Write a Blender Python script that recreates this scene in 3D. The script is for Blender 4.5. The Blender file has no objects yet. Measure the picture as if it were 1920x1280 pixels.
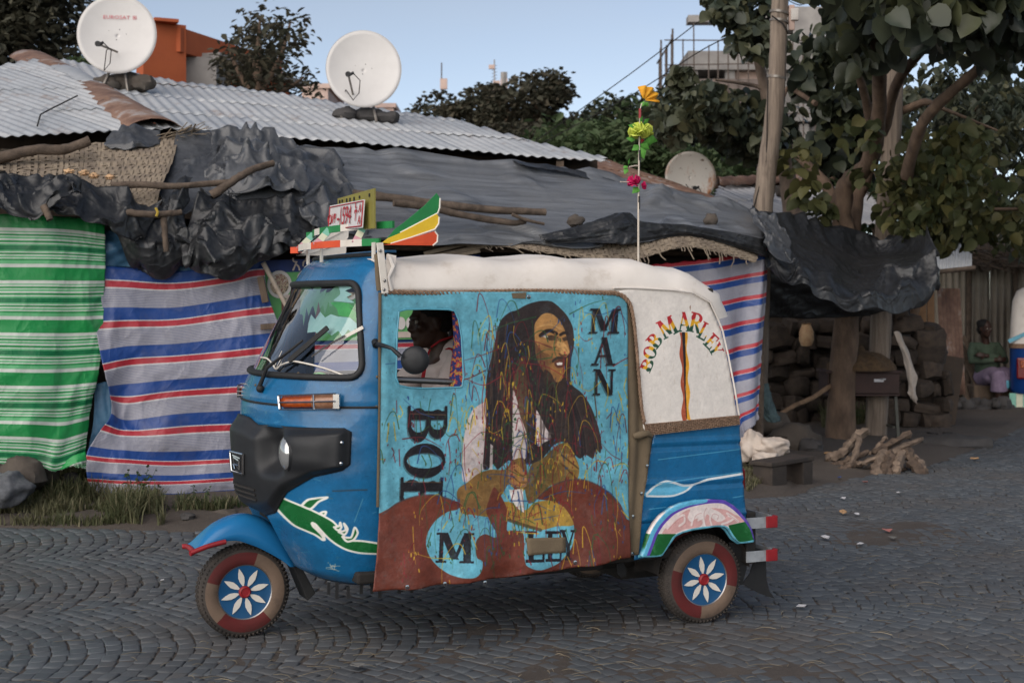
import bpy, bmesh, math, random
import numpy as np
from mathutils import Vector, Matrix, noise
from mathutils.bvhtree import BVHTree
from mathutils.geometry import tessellate_polygon
scn = bpy.context.scene
C = scn.collection
rad = math.radians
# ------ camera, sky, sun, exposure
FOC, CAMH, HOR, CXP = 2637.0, 1.495, 560.0, 960.0
cam = bpy.data.cameras.new("camera")
camo = bpy.data.objects.new("camera",cam); C.objects.link(camo)
camo.location = (0,0,CAMH); camo.rotation_euler = (rad(90),0,0)
cam.sensor_width = 36.0; cam.lens = 36.0*FOC/1920.0
cam.shift_y = -(640.0-HOR)/1920.0
cam.clip_start = 0.05; cam.clip_end = 3000
cam.dof.use_dof = True; cam.dof.focus_distance = 6.45; cam.dof.aperture_fstop = 5.0
scn.camera = camo
SUN_EL, SUN_AZ = rad(25), rad(-150)
world = bpy.data.worlds.new("World"); scn.world = world; world.use_nodes = True
wn = world.node_tree.nodes; wl = world.node_tree.links
sky = wn.new("ShaderNodeTexSky"); sky.sky_type = 'NISHITA'; sky.sun_disc = False
sky.sun_elevation = SUN_EL; sky.sun_rotation = SUN_AZ
sky.air_density = 1.0; sky.dust_density = 0.3; sky.ozone_density = 1.6; sky.altitude = 2600
hs = wn.new("ShaderNodeHueSaturation"); hs.inputs["Saturation"].default_value = 0.70
tcw = wn.new("ShaderNodeTexCoord"); mpw = wn.new("ShaderNodeMapping"); mpw.inputs["Scale"].default_value = (1.0,1.0,3.2); nzw = wn.new("ShaderNodeTexNoise"); nzw.inputs["Scale"].default_value = 2.2; nzw.inputs["Detail"].default_value = 6
rmw = wn.new("ShaderNodeMapRange"); rmw.inputs[1].default_value = .40; rmw.inputs[2].default_value = .72; rmw.inputs[3].default_value = .02; rmw.inputs[4].default_value = .30; mxw = wn.new("ShaderNodeMixRGB"); bww = wn.new("ShaderNodeRGBToBW"); vmw = wn.new("ShaderNodeMixRGB"); vmw.blend_type = 'MULTIPLY'; vmw.inputs[0].default_value = 1; vmw.inputs[2].default_value = (0.99,1.07,1.15,1)
wl.new(tcw.outputs["Generated"],mpw.inputs[0]); wl.new(mpw.outputs[0],nzw.inputs["Vector"]); wl.new(nzw.outputs["Fac"],rmw.inputs[0]); wl.new(rmw.outputs[0],mxw.inputs[0])
wl.new(sky.outputs[0],hs.inputs["Color"]); wl.new(hs.outputs[0],mxw.inputs[1]); wl.new(hs.outputs[0],bww.inputs[0]); wl.new(bww.outputs[0],vmw.inputs[1]); wl.new(vmw.outputs[0],mxw.inputs[2]); wl.new(mxw.outputs[0],wn["Background"].inputs[0]); wn["Background"].inputs[1].default_value = 0.069
sl = bpy.data.lights.new("sun",'SUN'); so = bpy.data.objects.new("sun",sl); C.objects.link(so)
sl.energy = 2.2; sl.angle = rad(85); sl.color = (1.0,0.90,0.80)
sd = Vector((math.sin(SUN_AZ)*math.cos(SUN_EL),math.cos(SUN_AZ)*math.cos(SUN_EL),math.sin(SUN_EL)))
so.rotation_euler = sd.to_track_quat('Z','Y').to_euler(); so.location = (0,-4,9)
scn.view_settings.view_transform = 'Standard'; scn.view_settings.look = 'None'
scn.view_settings.gamma = 1.0; scn.view_settings.use_curve_mapping = False
scn.view_settings.exposure = 0.88
scn.cycles.max_bounces = 6; scn.cycles.transparent_max_bounces = 16
scn.cycles.use_adaptive_sampling = True; scn.cycles.caustics_reflective = False; scn.cycles.caustics_refractive = False
# ------ geometry helpers
ORG = {}
def P(x,y,D):
 return Vector(((x-CXP)/FOC*D,D,CAMH-(y-HOR)/FOC*D))
def gnd(x,y,z=0.0):
 return P(x,y,FOC*(CAMH-z)/(y-HOR))
WA = Vector((-3.09,10.15)); WD = Vector((5.36,2.20)).normalized(); WN = Vector((WD.y,-WD.x))
def WDep(x,off=0.0):
 a = WA+WN*off; k = (x-CXP)/FOC
 return(a.x*WD.y-a.y*WD.x)/(k*WD.y-WD.x)
def W(x,y,off=0.0):return P(x,y,WDep(x,off))
def tag(o,label=None,cat=None,group=None,kind=None):
 if label:o['label'] = label
 if cat:o['category'] = cat
 if group:o['group'] = group
 if kind:o['kind'] = kind
 return o
def empty(name,loc,label=None,cat=None,group=None,rz=0.0):
 o = bpy.data.objects.new(name,None); C.objects.link(o)
 o.location = loc; o.rotation_euler = (0,0,rz); o.empty_display_size = 0.1
 ORG[o] = Vector(loc)if rz==0 else Vector((0,0,0))
 return tag(o,label,cat,group)
def place(name,me,origin,parent=None):
 o = bpy.data.objects.new(name,me); C.objects.link(o)
 o.location = Vector(origin)-(ORG[parent]if parent else Vector((0,0,0)))
 if parent:o.parent = parent
 ORG[o] = Vector(origin)
 return o
def children(o):return[c for c in bpy.data.objects if c.parent==o]
def copy_tree(o,parent=None):
 c = o.copy(); C.objects.link(c)
 if parent:c.parent = parent
 for ch in children(o):copy_tree(ch,c)
 return c
class MB:
 def __init__(s):s.v = []; s.f = []; s.m = []; s.uv = {}
 def add(s,vs,fs,m=0):
  b = len(s.v); s.v+=[tuple(v)for v in vs]
  for f in fs:s.f.append([i+b for i in f]); s.m.append(m)
  return b
 def box(s,c,size,rot=None,m=0,taper=1.0):
  c = Vector(c); hx, hy, hz = [k/2 for k in size]; vs = []
  for z in(-1,1):
   t = taper if z>0 else 1.0
   for x, y in((-1,-1),(1,-1),(1,1),(-1,1)):
    p = Vector((x*hx*t,y*hy*t,z*hz))
    vs.append(c+(rot@p if rot else p))
  s.add(vs,[(3,2,1,0),(4,5,6,7),(0,1,5,4),(1,2,6,5),(2,3,7,6),(3,0,4,7)],m)
 def bar(s,a,b,w,h,m=0,up=(0,0,1)):
  a, b = Vector(a), Vector(b); d = (b-a); L = d.length; d.normalize()
  u = Vector(up); sx = d.cross(u)
  if sx.length<1e-4:sx = d.cross(Vector((1,0,0)))
  sx.normalize(); u = sx.cross(d)
  rot = Matrix((d,sx,u)).transposed()
  s.box((a+b)/2,(L,w,h),rot,m)
 def tube(s,pts,r,n=8,m=0,cap=True,squash=1.0,wob=0.0,seed=0):
  pts = [Vector(p)for p in pts]; k = len(pts)
  rs = r if isinstance(r,(list,tuple))else[r]*k
  vs = []; ref = None
  for i, p in enumerate(pts):
   t = (pts[min(i+1,k-1)]-pts[max(i-1,0)])
   if t.length<1e-9:t = Vector((0,0,1))
   t.normalize()
   if ref is None:
    ref = t.cross(Vector((0.13,0.21,1)));
    if ref.length<.1:ref = t.cross(Vector((1,0,0)))
   ref = ref-t*ref.dot(t); ref.normalize(); b = t.cross(ref)
   for j in range(n):
    a = 2*math.pi*j/n
    rr = rs[i]*(1+(wob*noise.noise(Vector((i*.9+seed,math.cos(a)*1.3,math.sin(a)*1.3+seed)))if wob else 0))
    vs.append(p+(ref*math.cos(a)+b*math.sin(a)*squash)*rr)
  fs = []
  for i in range(k-1):
   for j in range(n):
    fs.append((i*n+j,i*n+(j+1)%n,(i+1)*n+(j+1)%n,(i+1)*n+j))
  if cap:fs+=[tuple(reversed(range(n))),tuple(range((k-1)*n,k*n))]
  s.add(vs,fs,m)
 def lathe(s,prof,n,M,m=0,closed=False,mfun=None):
  k = len(prof); vs = []
  for r, h in prof:
   for j in range(n):
    a = 2*math.pi*j/n
    vs.append(M@Vector((r*math.cos(a),r*math.sin(a),h)))
  b = len(s.v); s.v+=[tuple(v)for v in vs]
  for i in range(k if closed else k-1):
   for j in range(n):
    i2 = (i+1)%k
    s.f.append([b+i*n+j,b+i*n+(j+1)%n,b+i2*n+(j+1)%n,b+i2*n+j])
    s.m.append(mfun(i,2*math.pi*(j+.5)/n)if mfun else m)
 def ell(s,c,rad3,n=12,k=8,rot=None,amp=0,fr=2.0,seed=0.0,m=0):
  c = Vector(c); vs = []; fs = []
  for i in range(k+1):
   th = math.pi*i/k
   for j in range(n):
    ph = 2*math.pi*j/n
    d = Vector((math.sin(th)*math.cos(ph),math.sin(th)*math.sin(ph),math.cos(th)))
    q = 1+(amp*noise.noise(d*fr+Vector((seed,seed*.7,0)))if amp else 0)
    p = Vector((d.x*rad3[0],d.y*rad3[1],d.z*rad3[2]))*q
    vs.append(c+(rot@p if rot else p))
  for i in range(k):
   for j in range(n):
    fs.append((i*n+j,(i+1)*n+j,(i+1)*n+(j+1)%n,i*n+(j+1)%n))
  s.add(vs,fs,m)
 def prism(s,poly,off,m=0):
  poly = [Vector(p)for p in poly]; n = len(poly); off = Vector(off)
  tri = tessellate_polygon([poly])
  vs = poly+[p+off for p in poly]
  fs = [tuple(t)for t in tri]+[tuple(i+n for i in reversed(t))for t in tri]
  fs+=[(i,(i+1)%n,(i+1)%n+n,i+n)for i in range(n)]
  s.add(vs,fs,m)
 def grid(s,rows,m=0,uvs=None,flip=False):
  nr, nc = len(rows), len(rows[0]); b = len(s.v)
  s.v+=[tuple(p)for r in rows for p in r]
  for i in range(nr-1):
   for j in range(nc-1):
    f = [b+i*nc+j,b+i*nc+j+1,b+(i+1)*nc+j+1,b+(i+1)*nc+j]
    s.f.append(f[::-1]if flip else f); s.m.append(m)
  if uvs is not None:
   for i, q in enumerate([q for r in uvs for q in r]):s.uv[b+i] = q
  return b
 def build(s,name,mats,parent=None,smooth=None,bevel=0.0,solid=0.0,offs=-1.0,origin=None,fix=True,sub=0):
  me = bpy.data.meshes.new(name)
  A = np.array(s.v,dtype=np.float64)
  lo, hi = A.min(0), A.max(0)
  o3 = np.array([(lo[0]+hi[0])/2,(lo[1]+hi[1])/2,lo[2]])if origin is None else np.array(origin)
  me.from_pydata((A-o3).tolist(),[],s.f)
  if not isinstance(mats,(list,tuple)):mats = [mats]
  for m in mats:me.materials.append(m)
  if len(mats)>1:me.polygons.foreach_set("material_index",s.m)
  if s.uv:
   ul = me.uv_layers.new(name="UVMap"); li = np.empty(len(me.loops),dtype=np.int32)
   me.loops.foreach_get("vertex_index",li)
   U = np.zeros((len(s.v),2))
   for k, q in s.uv.items():U[k] = q
   ul.data.foreach_set("uv",U[li].astype(np.float32).ravel())
  if fix:
   bm = bmesh.new(); bm.from_mesh(me); bmesh.ops.recalc_face_normals(bm,faces=bm.faces); bm.to_mesh(me); bm.free()
  if smooth is not None:
   me.polygons.foreach_set("use_smooth",[True]*len(me.polygons))
   if smooth<180:me.set_sharp_from_angle(angle=rad(smooth))
  me.update()
  o = place(name,me,o3,parent)
  if sub:md = o.modifiers.new("sub",'SUBSURF'); md.levels = md.render_levels = sub
  if solid:md = o.modifiers.new("thick",'SOLIDIFY'); md.thickness = solid; md.offset = offs
  if bevel:md = o.modifiers.new("bev",'BEVEL'); md.width = bevel; md.segments = 2; md.limit_method = 'ANGLE'; md.angle_limit = rad(35)
  return o
def fast_mesh(name,V,F,mat,parent=None,origin=(0,0,0),smooth=False):
 V = np.asarray(V,dtype=np.float64)-np.array(origin); F = np.asarray(F,dtype=np.int32)
 me = bpy.data.meshes.new(name); me.vertices.add(len(V)); me.vertices.foreach_set("co",V.astype(np.float32).ravel())
 k = F.shape[1]; me.loops.add(F.size); me.loops.foreach_set("vertex_index",F.ravel())
 me.polygons.add(len(F)); me.polygons.foreach_set("loop_start",np.arange(0,F.size,k,dtype=np.int32))
 if smooth:me.polygons.foreach_set("use_smooth",[True]*len(F))
 for m in(mat if isinstance(mat,(list,tuple))else[mat]):me.materials.append(m)
 me.update(calc_edges=True)
 return place(name,me,origin,parent)
def sm(a,b,x):
 t = min(1,max(0,(x-a)/(b-a))); return t*t*(3-2*t)
def lerp(xs,ys,x):
 return float(np.interp(x,xs,ys))
def crom(ctrl,nu,nv):
 A = np.array([[list(p)for p in r]for r in ctrl],dtype=np.float64)
 def one(A,n):
  k = A.shape[0]; t = np.linspace(0,k-1,n); i = np.minimum(t.astype(int),k-2); f = (t-i)[:,None,None]
  E = np.concatenate([2*A[:1]-A[1:2],A,2*A[-1:]-A[-2:-1]])
  p0, p1, p2, p3 = E[i], E[i+1], E[i+2], E[i+3]
  return .5*((2*p1)+(p2-p0)*f+(2*p0-5*p1+4*p2-p3)*f**2+(3*p1-p0-3*p2+p3)*f**3)
 B = one(A,nv); return one(B.transpose(1,0,2),nu).transpose(1,0,2)
def normals(G):
 du = np.gradient(G,axis=1); dv = np.gradient(G,axis=0); n = np.cross(du,dv)
 return n/(np.linalg.norm(n,axis=2,keepdims=True)+1e-9)
def patch(name,ctrl,mat,nu=60,nv=40,disp=None,parent=None,solid=.004,uvs=(1,1),label=None,cat=None,group=None,smooth=60,keep=None,edge=0.0):
 """Cloth or sheet: a smooth surface through world points; disp(u, v, p) moves it along its normal; edge frays the outline."""
 G = crom(ctrl,nu,nv); N = normals(G)
 if np.mean(N[:,:,1])>0:N = -N
 if disp:
  for i in range(nv):
   for j in range(nu):
    G[i,j]+=N[i,j]*disp(j/(nu-1),i/(nv-1),Vector(G[i,j]))
 if edge:
  for i in(0,nv-1):
   for j in range(nu):
    d = G[1,j]-G[0,j]if i==0 else G[nv-2,j]-G[nv-1,j]
    G[i,j]+=d/(np.linalg.norm(d)+1e-9)*edge*noise.noise(Vector((j*.33,i,G[i,j][0])))
  for j in(0,nu-1):
   for i in range(nv):
    d = G[i,1]-G[i,0]if j==0 else G[i,nu-2]-G[i,nu-1]
    G[i,j]+=d/(np.linalg.norm(d)+1e-9)*edge*noise.noise(Vector((i*.33,j,G[i,j][2])))
 mb = MB(); U = [[(j/(nu-1)*uvs[0],i/(nv-1)*uvs[1])for j in range(nu)]for i in range(nv)]
 mb.grid(G.tolist(),uvs=U)
 if keep:
  nf = [(f,m)for f,m in zip(mb.f,mb.m)if keep((f[0]%nu+.5)/(nu-1),(f[0]//nu+.5)/(nv-1))]
  mb.f = [a for a,b in nf]; mb.m = [b for a,b in nf]
 o = mb.build(name,mat,parent,smooth=smooth,solid=solid,offs=0.0,fix=False)
 return tag(o,label,cat,group)
def crumple(seed,amp,f0=1.6,n=6,rot=None):
 rr = random.Random(seed); D_ = []
 for k in range(n):
  a = rr.uniform(0,math.pi)if rot is None else rot+rr.gauss(0,.45); f = f0*1.5**k*rr.uniform(.8,1.2); D_.append((math.cos(a)*f,math.sin(a)*f,rr.random(),1.0/1.6**k))
 w = sum(d[3]for d in D_)
 def f(u,v,p):
  q1, q2 = noise.noise(Vector((u*2.3+seed,v*2.3,1))), noise.noise(Vector((u*2.3,v*2.3+seed,5))); h = 0.0
  for i, (a,b,c,g)in enumerate(D_):
   t = (a*(u+.16*q1)+b*(v+.16*q2)+c)%1.0; h+=g*(abs(t-.5)*2-.5)
  return amp*(h/w*2.0+.5*q1*q2+.05*noise.noise(Vector((u*22,v*22,seed))))
 return f
def rid(p,H=1.0,l=2.1,o=4):
 return noise.ridged_multi_fractal(p,H,l,o,0.9,2.0)*.5
def folds(sx,sy,amp,seed,fine=.25,rot=0.0):
 c, s = math.cos(rot), math.sin(rot)
 def f(u,v,p):
  a, b = (u*c-v*s)*sx, (u*s+v*c)*sy
  w = noise.noise(Vector((a*.6+seed,b*.6,3.1)))
  q = rid(Vector((a+w*.8,b+w*.5+seed,seed*.37)))
  return amp*(q-.6)+amp*fine*noise.noise(Vector((a*4,b*4,seed)))
 return f
 # ------ materials
def srgb(*c):
 c = [k/255.0 for k in c]
 return tuple((k/12.92 if k<=.04045 else((k+.055)/1.055)**2.4)for k in c)
MATS = {}
class NT:
 def __init__(s,name):
  s.mat = bpy.data.materials.new(name); s.mat.use_nodes = True
  s.t = s.mat.node_tree; s.n = s.t.nodes; s.b = s.n["Principled BSDF"]
 def node(s,typ,**kw):
  nd = s.n.new("ShaderNode"+typ)
  for k, v in kw.items():
   if k.startswith("i_"):
    key = k[2:]; key = int(key)if key.isdigit()else key.replace("_"," ")
    if hasattr(v,"is_output")or isinstance(v,bpy.types.NodeSocket):s.t.links.new(v,nd.inputs[key])
    else:nd.inputs[key].default_value = v
   else:setattr(nd,k,v)
  return nd
 def link(s,a,b):s.t.links.new(a,b)
 def noise(s,scale,vec=None,detail=6,rough=.6,dist=0.0):
  nd = s.node("TexNoise"); nd.inputs["Scale"].default_value = scale; nd.inputs["Detail"].default_value = detail
  nd.inputs["Roughness"].default_value = rough; nd.inputs["Distortion"].default_value = dist
  if vec is not None:s.link(vec,nd.inputs["Vector"])
  return nd.outputs["Fac"]
 def ramp(s,fac,stops,interp='LINEAR'):
  nd = s.node("ValToRGB"); cr = nd.color_ramp; cr.interpolation = interp
  while len(cr.elements)<len(stops):cr.elements.new(.5)
  for e, (p,c)in zip(cr.elements,stops):
   e.position = p; e.color = (*c,1)if len(c)==3 else c
  s.link(fac,nd.inputs[0]); return nd.outputs[0]
 def math(s,op,a,b=None,clamp=False):
  nd = s.node("Math",operation=op,use_clamp=clamp)
  for i, k in enumerate((a,b)):
   if k is None:continue
   if isinstance(k,bpy.types.NodeSocket):s.link(k,nd.inputs[i])
   else:nd.inputs[i].default_value = k
  return nd.outputs[0]
 def mix(s,fac,a,b,blend='MIX'):
  nd = s.node("MixRGB",blend_type=blend)
  for i, k in enumerate((fac,a,b)):
   if isinstance(k,bpy.types.NodeSocket):s.link(k,nd.inputs[i])
   else:nd.inputs[i].default_value = k if i==0 else((*k,1)if len(k)==3 else k)
  return nd.outputs[0]
 def coord(s,which="Object",scale=None,rot=None):
  c = s.node("TexCoord").outputs[which]
  if scale or rot:
   mp = s.node("Mapping"); s.link(c,mp.inputs[0])
   if scale:mp.inputs["Scale"].default_value = scale
   if rot:mp.inputs["Rotation"].default_value = rot
   c = mp.outputs[0]
  return c
 def bump(s,h,strength=.3,dist=.01,prev=None):
  nd = s.node("Bump"); nd.inputs["Strength"].default_value = strength; nd.inputs["Distance"].default_value = dist
  s.link(h,nd.inputs["Height"])
  if prev is not None:s.link(prev,nd.inputs["Normal"])
  s.link(nd.outputs[0],s.b.inputs["Normal"]); return nd.outputs[0]
 def base(s,c):
  if isinstance(c,bpy.types.NodeSocket):s.link(c,s.b.inputs["Base Color"])
  else:s.b.inputs["Base Color"].default_value = (*c,1)
 def set(s,**kw):
  for k, v in kw.items():
   key = k.replace("_"," ")
   if isinstance(v,bpy.types.NodeSocket):s.link(v,s.b.inputs[key])
   else:s.b.inputs[key].default_value = v
  return s
def mk(name,col,col2=None,scale=6,rough=.7,bump=.0,bscale=40,metal=0.0,spec=.4,vec=None,island=0.0,dirt=None,dscale=3,dlo=.55,dhi=.75,spacer=None):
 """General worn surface: two colours mixed by noise, optional dirt in patches, optional variation from piece to piece."""
 if name in MATS:return MATS[name]
 t = NT(name); co = t.coord("Object",scale=vec)
 if col2 is None:col2 = tuple(k*.72 for k in col)
 c = t.mix(t.ramp(t.noise(scale,co),[(.35,(0,0,0)),(.68,(1,1,1))]),col,col2)
 if island:
  r = t.node("NewGeometry").outputs["Random Per Island"]
  oi = t.node("ObjectInfo").outputs["Random"]
  rr = t.math('FRACT',t.math('ADD',r,oi))
  c = t.mix(1.0,c,t.ramp(rr,[(0,(1-island,)*3),(1,(1+island*.6,)*3)]),'MULTIPLY')
 if dirt is not None:
  c = t.mix(t.ramp(t.noise(dscale,co,detail=8,rough=.7),[(dlo,(0,0,0)),(dhi,(1,1,1))]),c,dirt)
 t.base(c); t.set(Roughness=rough,Metallic=metal,Specular_IOR_Level=spec)
 if bump:t.bump(t.noise(bscale,co,detail=8,rough=.65),bump,.01)
 MATS[name] = t.mat; return t.mat
def cut_sheet(fn,us,vs,outer=None,holes=(),uvf=None,snap=True):
 """Sheet fn(u, v) over a grid of parameters, trimmed to an outline and with holes; edges follow the outlines."""
 def inside(x,y,pl):
  r_ = False; n = len(pl)
  for i in range(n):
   (ax,ay), (bx,by) = pl[i], pl[(i+1)%n]
   if(ay>y)!=(by>y)and x<(bx-ax)*(y-ay)/(by-ay)+ax:r_ = not r_
  return r_
 nu, nv = len(us), len(vs); keep = set()
 for i in range(nv-1):
  for j in range(nu-1):
   x, y = (us[j]+us[j+1])/2, (vs[i]+vs[i+1])/2
   if outer and not inside(x,y,outer):continue
   if any(inside(x,y,h)for h in holes):continue
   keep.add((i,j))
 mb = MB(); idx = {}
 def vert(i,j):
  if(i,j)in idx:return idx[(i,j)]
  x, y = us[j], vs[i]; cells = [(a,b)in keep for a in(i-1,i)for b in(j-1,j)]
  if snap and not all(cells)and(outer or holes):
   best = None
   for pl in([outer]if outer else[])+list(holes):
    n = len(pl)
    for k in range(n):
     a, b = pl[k], pl[(k+1)%n]; dx, dy = b[0]-a[0], b[1]-a[1]; l2 = dx*dx+dy*dy+1e-12
     t = min(1,max(0,((x-a[0])*dx+(y-a[1])*dy)/l2)); q = (a[0]+t*dx,a[1]+t*dy)
     d = (q[0]-x)**2+(q[1]-y)**2
     if best is None or d<best[0]:best = (d,q)
   if best and best[0]<(2.1*max(us[1]-us[0],vs[1]-vs[0]))**2:x, y = best[1]
  k = mb.add([fn(x,y)],[]); idx[(i,j)] = k
  if uvf:mb.uv[k] = uvf(x,y)
  return k
 for(i,j)in sorted(keep):
  mb.f.append([vert(i,j),vert(i,j+1),vert(i+1,j+1),vert(i+1,j)]); mb.m.append(0)
 return mb
def spl(q,k=6,closed=True):
 q = np.asarray(q,float); n = len(q); out = []
 for i in range(n if closed else n-1):
  if closed:p0, p1, p2, p3 = q[i-1], q[i], q[(i+1)%n], q[(i+2)%n]
  else:p0, p1, p2, p3 = q[max(i-1,0)], q[i], q[i+1], q[min(i+2,n-1)]
  for j in range(k):
   f = j/k
   l = p1+(p2-p1)*f; c = .5*((2*p1)+(p2-p0)*f+(2*p0-5*p1+4*p2-p3)*f**2+(3*p1-p0-3*p2+p3)*f**3)
   out.append(l+.8*(c-l))
 if not closed:out.append(q[-1])
 return np.array(out)
 # ========================== GROUND, COBBLES, VERGE
t = NT("packed_earth"); co = t.coord("Object")
c = t.mix(t.ramp(t.noise(1.4,co,8,.7),[(.35,(0,0,0)),(.65,(1,1,1))]),(.066,.052,.043),(.10,.082,.068))
c = t.mix(t.ramp(t.noise(30,co,6,.7),[(.4,(0,0,0)),(.75,(.7,.7,.7))]),c,(.045,.037,.031)); t.base(c); t.set(Roughness=.95)
t.bump(t.noise(55,co,8,.75),.6,.015); M_earth = t.mat
t = NT("basalt_cobble"); co = t.coord("Object"); g = t.node("NewGeometry").outputs; oi = t.node("ObjectInfo").outputs["Random"]
r = t.math('FRACT',t.math('ADD',g["Random Per Island"],oi))
c = t.ramp(r,[(0,(.058,.067,.075)),(.5,(.080,.091,.101)),(.85,(.104,.116,.127)),(1,(.092,.090,.088))])
wp = g["Position"]
c = t.mix(t.ramp(t.noise(60,wp,6,.7),[(.35,(0,0,0)),(.7,(.8,.8,.8))]),c,(.098,.108,.117))
dm = t.ramp(t.noise(.9,wp,8,.68),[(.44,(0,0,0)),(.64,(1,1,1))])
c = t.mix(t.math('MULTIPLY',dm,.55),c,(.078,.064,.054)); t.base(c)
t.set(Roughness=t.math('ADD',t.math('MULTIPLY',dm,.25),.62),Specular_IOR_Level=.45)
t.bump(t.noise(110,wp,6,.7),.35,.006); M_cob = t.mat
def edge_y(x):return lerp([-500,0,330,560,900,1300,1480,1560,1750,1850,1920,2400],[990,986,994,1000,968,940,930,905,872,835,800,775],x)
def paved(X,Y):
 if Y<2.0:return True
 x = CXP+FOC*X/Y; y = HOR+FOC*CAMH/Y
 return y>edge_y(x)+5*noise.noise(Vector((X*3,Y*3,0)))
GR = MB(); xs = [-900,-200,-40,-16,-9]+list(np.linspace(-7,9,30))+[12,20,50,200,900]; ys = [-60,-10,0,3]+list(np.linspace(4,24,40))+[30,50,120,400,1500]
GR.grid([[Vector((x,y,-.03))for x in xs]for y in ys])
tag(GR.build("ground",M_earth,smooth=180),"brown packed earth stretching out to the horizon",None,kind="structure")
def bedz(X,Y):
 m = noise.fractal(Vector((X*.55+3,Y*.55,.3)),1,2,4)
 a = -.0062+.0095*sm(.22,.8,m)+.006*noise.noise(Vector((X*4,Y*4,2)))+.003*noise.noise(Vector((X*15,Y*15,5)))
 cx, cy = X-.55, Y-5.9
 a+=.007*math.exp(-(cx/1.5)**2-(cy/.75)**2)
 return a
rows = []
for Y in np.concatenate([np.linspace(3.2,11,190),np.linspace(11.1,26,90)]):
 rows.append([Vector((X,Y,bedz(X,Y)if Y<12 else-.01))for X in np.linspace(-.5*Y-1.0,.5*Y+1.5,150)])
mb = MB(); mb.grid(rows); ROAD = tag(mb.build("road",M_earth,smooth=180,fix=False),"street paved with dark basalt cobbles laid in arcs",None,kind="structure")
rg = random.Random(11); DA = Vector((math.cos(rad(22)),math.sin(rad(22)),0)); DB = Vector((-DA.y,DA.x,0))
stones = []; BW = 1.42; PA = .076
for b in range(-2,16):
 for i in range(-160,320):
  ph = (.37*b)%1.0
  nj = 16
  for j in range(nj):
   v = (j+.5+rg.uniform(-.06,.06)+(.5 if i%2 else 0)*.5)/nj-.5
   if v>.5:continue
   a = (i+ph)*PA+.23*(1-(2*v)**2)+rg.gauss(0,.006)+.02*math.sin(i*.11+b); q = (b+.5+v)*BW+rg.gauss(0,.004)
   P_ = DA*a+DB*q
   X, Y = P_.x-2.0, P_.y+2.2
   if Y<3.6 or Y>23 or X<-.40*Y-.9 or X>.40*Y+.9:continue
   if not paved(X,Y):continue
   sl = -.23*8*v/BW; ang = math.atan(sl)
   stones.append((X,Y,math.atan2(DB.y,DB.x)-ang,BW/nj/max(.6,math.cos(ang))*.965*rg.uniform(.94,1.04),PA*math.cos(ang)*.965*rg.uniform(.93,1.03)))
def stone_mesh(seed,w=1.0,l=1.0):
 rr = random.Random(seed); V = []
 base = [(-.5,-.5),(.5,-.5),(.5,.5),(-.5,.5)]; base = [(x+rr.uniform(-.06,.06),y+rr.uniform(-.06,.06))for x,y in base]
 for z, k in((-.05,1.0),(-.005,1.0),(.0015,.93),(.003,.74)):
  for x, y in base:V.append((x*k,y*k,z+(rr.uniform(-.0015,.0015)if z>-.02 else 0)))
 Fq = []
 for r_ in range(3):
  for k in range(4):Fq.append((r_*4+k,r_*4+(k+1)%4,r_*4+4+(k+1)%4,r_*4+4+k))
 Fq.append((12,13,14,15)); return np.array(V), np.array(Fq)
SM = [stone_mesh(k)for k in range(8)]
def cos_key(s):return s[1]+(0 if abs(s[0])<.364*s[1]and s[1]>5.45 else 50)
stones.sort(key=cos_key)
meshes = []
for k, (V,Fq)in enumerate(SM):
 me = bpy.data.meshes.new("cobblestone"); me.from_pydata([(x*.088,y*.066,z)for x,y,z in V],[],Fq.tolist()); me.materials.append(M_cob)
 me.polygons.foreach_set("use_smooth",[True]*len(me.polygons)); me.update(); meshes.append(me)
vis = [s for s in stones if cos_key(s)<40]; near_, rest = vis[:300], vis[300:]+[s for s in stones if cos_key(s)>=40]
for k, (X,Y,a,l,w)in enumerate(near_):
 o = bpy.data.objects.new("cobblestone",meshes[k%8]); C.objects.link(o); o.parent = ROAD
 o.location = Vector((X,Y,rg.uniform(-.003,.0015)))-ORG[ROAD]; o.rotation_euler = (rg.gauss(0,.011),rg.gauss(0,.011),a+rg.uniform(-.07,.07)+(math.pi if k%2 else 0)); o.scale = (l/.088,w/.066,1)
Vs, Fs = [], []; n = 0
for k, (X,Y,a,l,w)in enumerate(rest):
 V, Fq = SM[k%8]; a+=rg.uniform(-.07,.07); c_, s_ = math.cos(a), math.sin(a)
 x, y = V[:,0]*l, V[:,1]*w
 z = V[:,2]+rg.uniform(-.003,.0015)+(x*rg.gauss(0,.011)+y*rg.gauss(0,.011))*(V[:,2]>-.02)
 Vs.append(np.stack([X+x*c_-y*s_,Y+x*s_+y*c_,z],1)); Fs.append(Fq+n); n+=len(V)
o = fast_mesh("cobblestones",np.concatenate(Vs),np.concatenate(Fs),M_cob,ROAD,smooth=True); o["kind"] = "stuff"
rows = []
for i in range(150):
 x = -420+i*(2900/149); row = []; y1 = edge_y(x); D1 = FOC*CAMH/(y1-HOR)
 Wd = WDep(x,-.9)if x<1480 else lerp([1480,1700,1920,2480],[17,19,21.5,26],x)
 for j in range(26):
  k = j/25; D = D1-.10+(Wd-D1+.1)*k; X = (x-CXP)/FOC*D
  z = .004+.045*sm(0,.18,k)+.05*sm(.1,.8,k)*(1 if x<1480 else .3)+.018*noise.fractal(Vector((X*3,D*3,1)),1,2,4)*sm(0,.1,k)
  row.append(Vector((X,D,z if j else-.02)))
 rows.append(row)
VG = MB(); VG.grid(rows); tag(VG.build("verge",M_earth,smooth=180,fix=True),"bare brown earth strip between cobbles and stalls",None,kind="structure")
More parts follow.
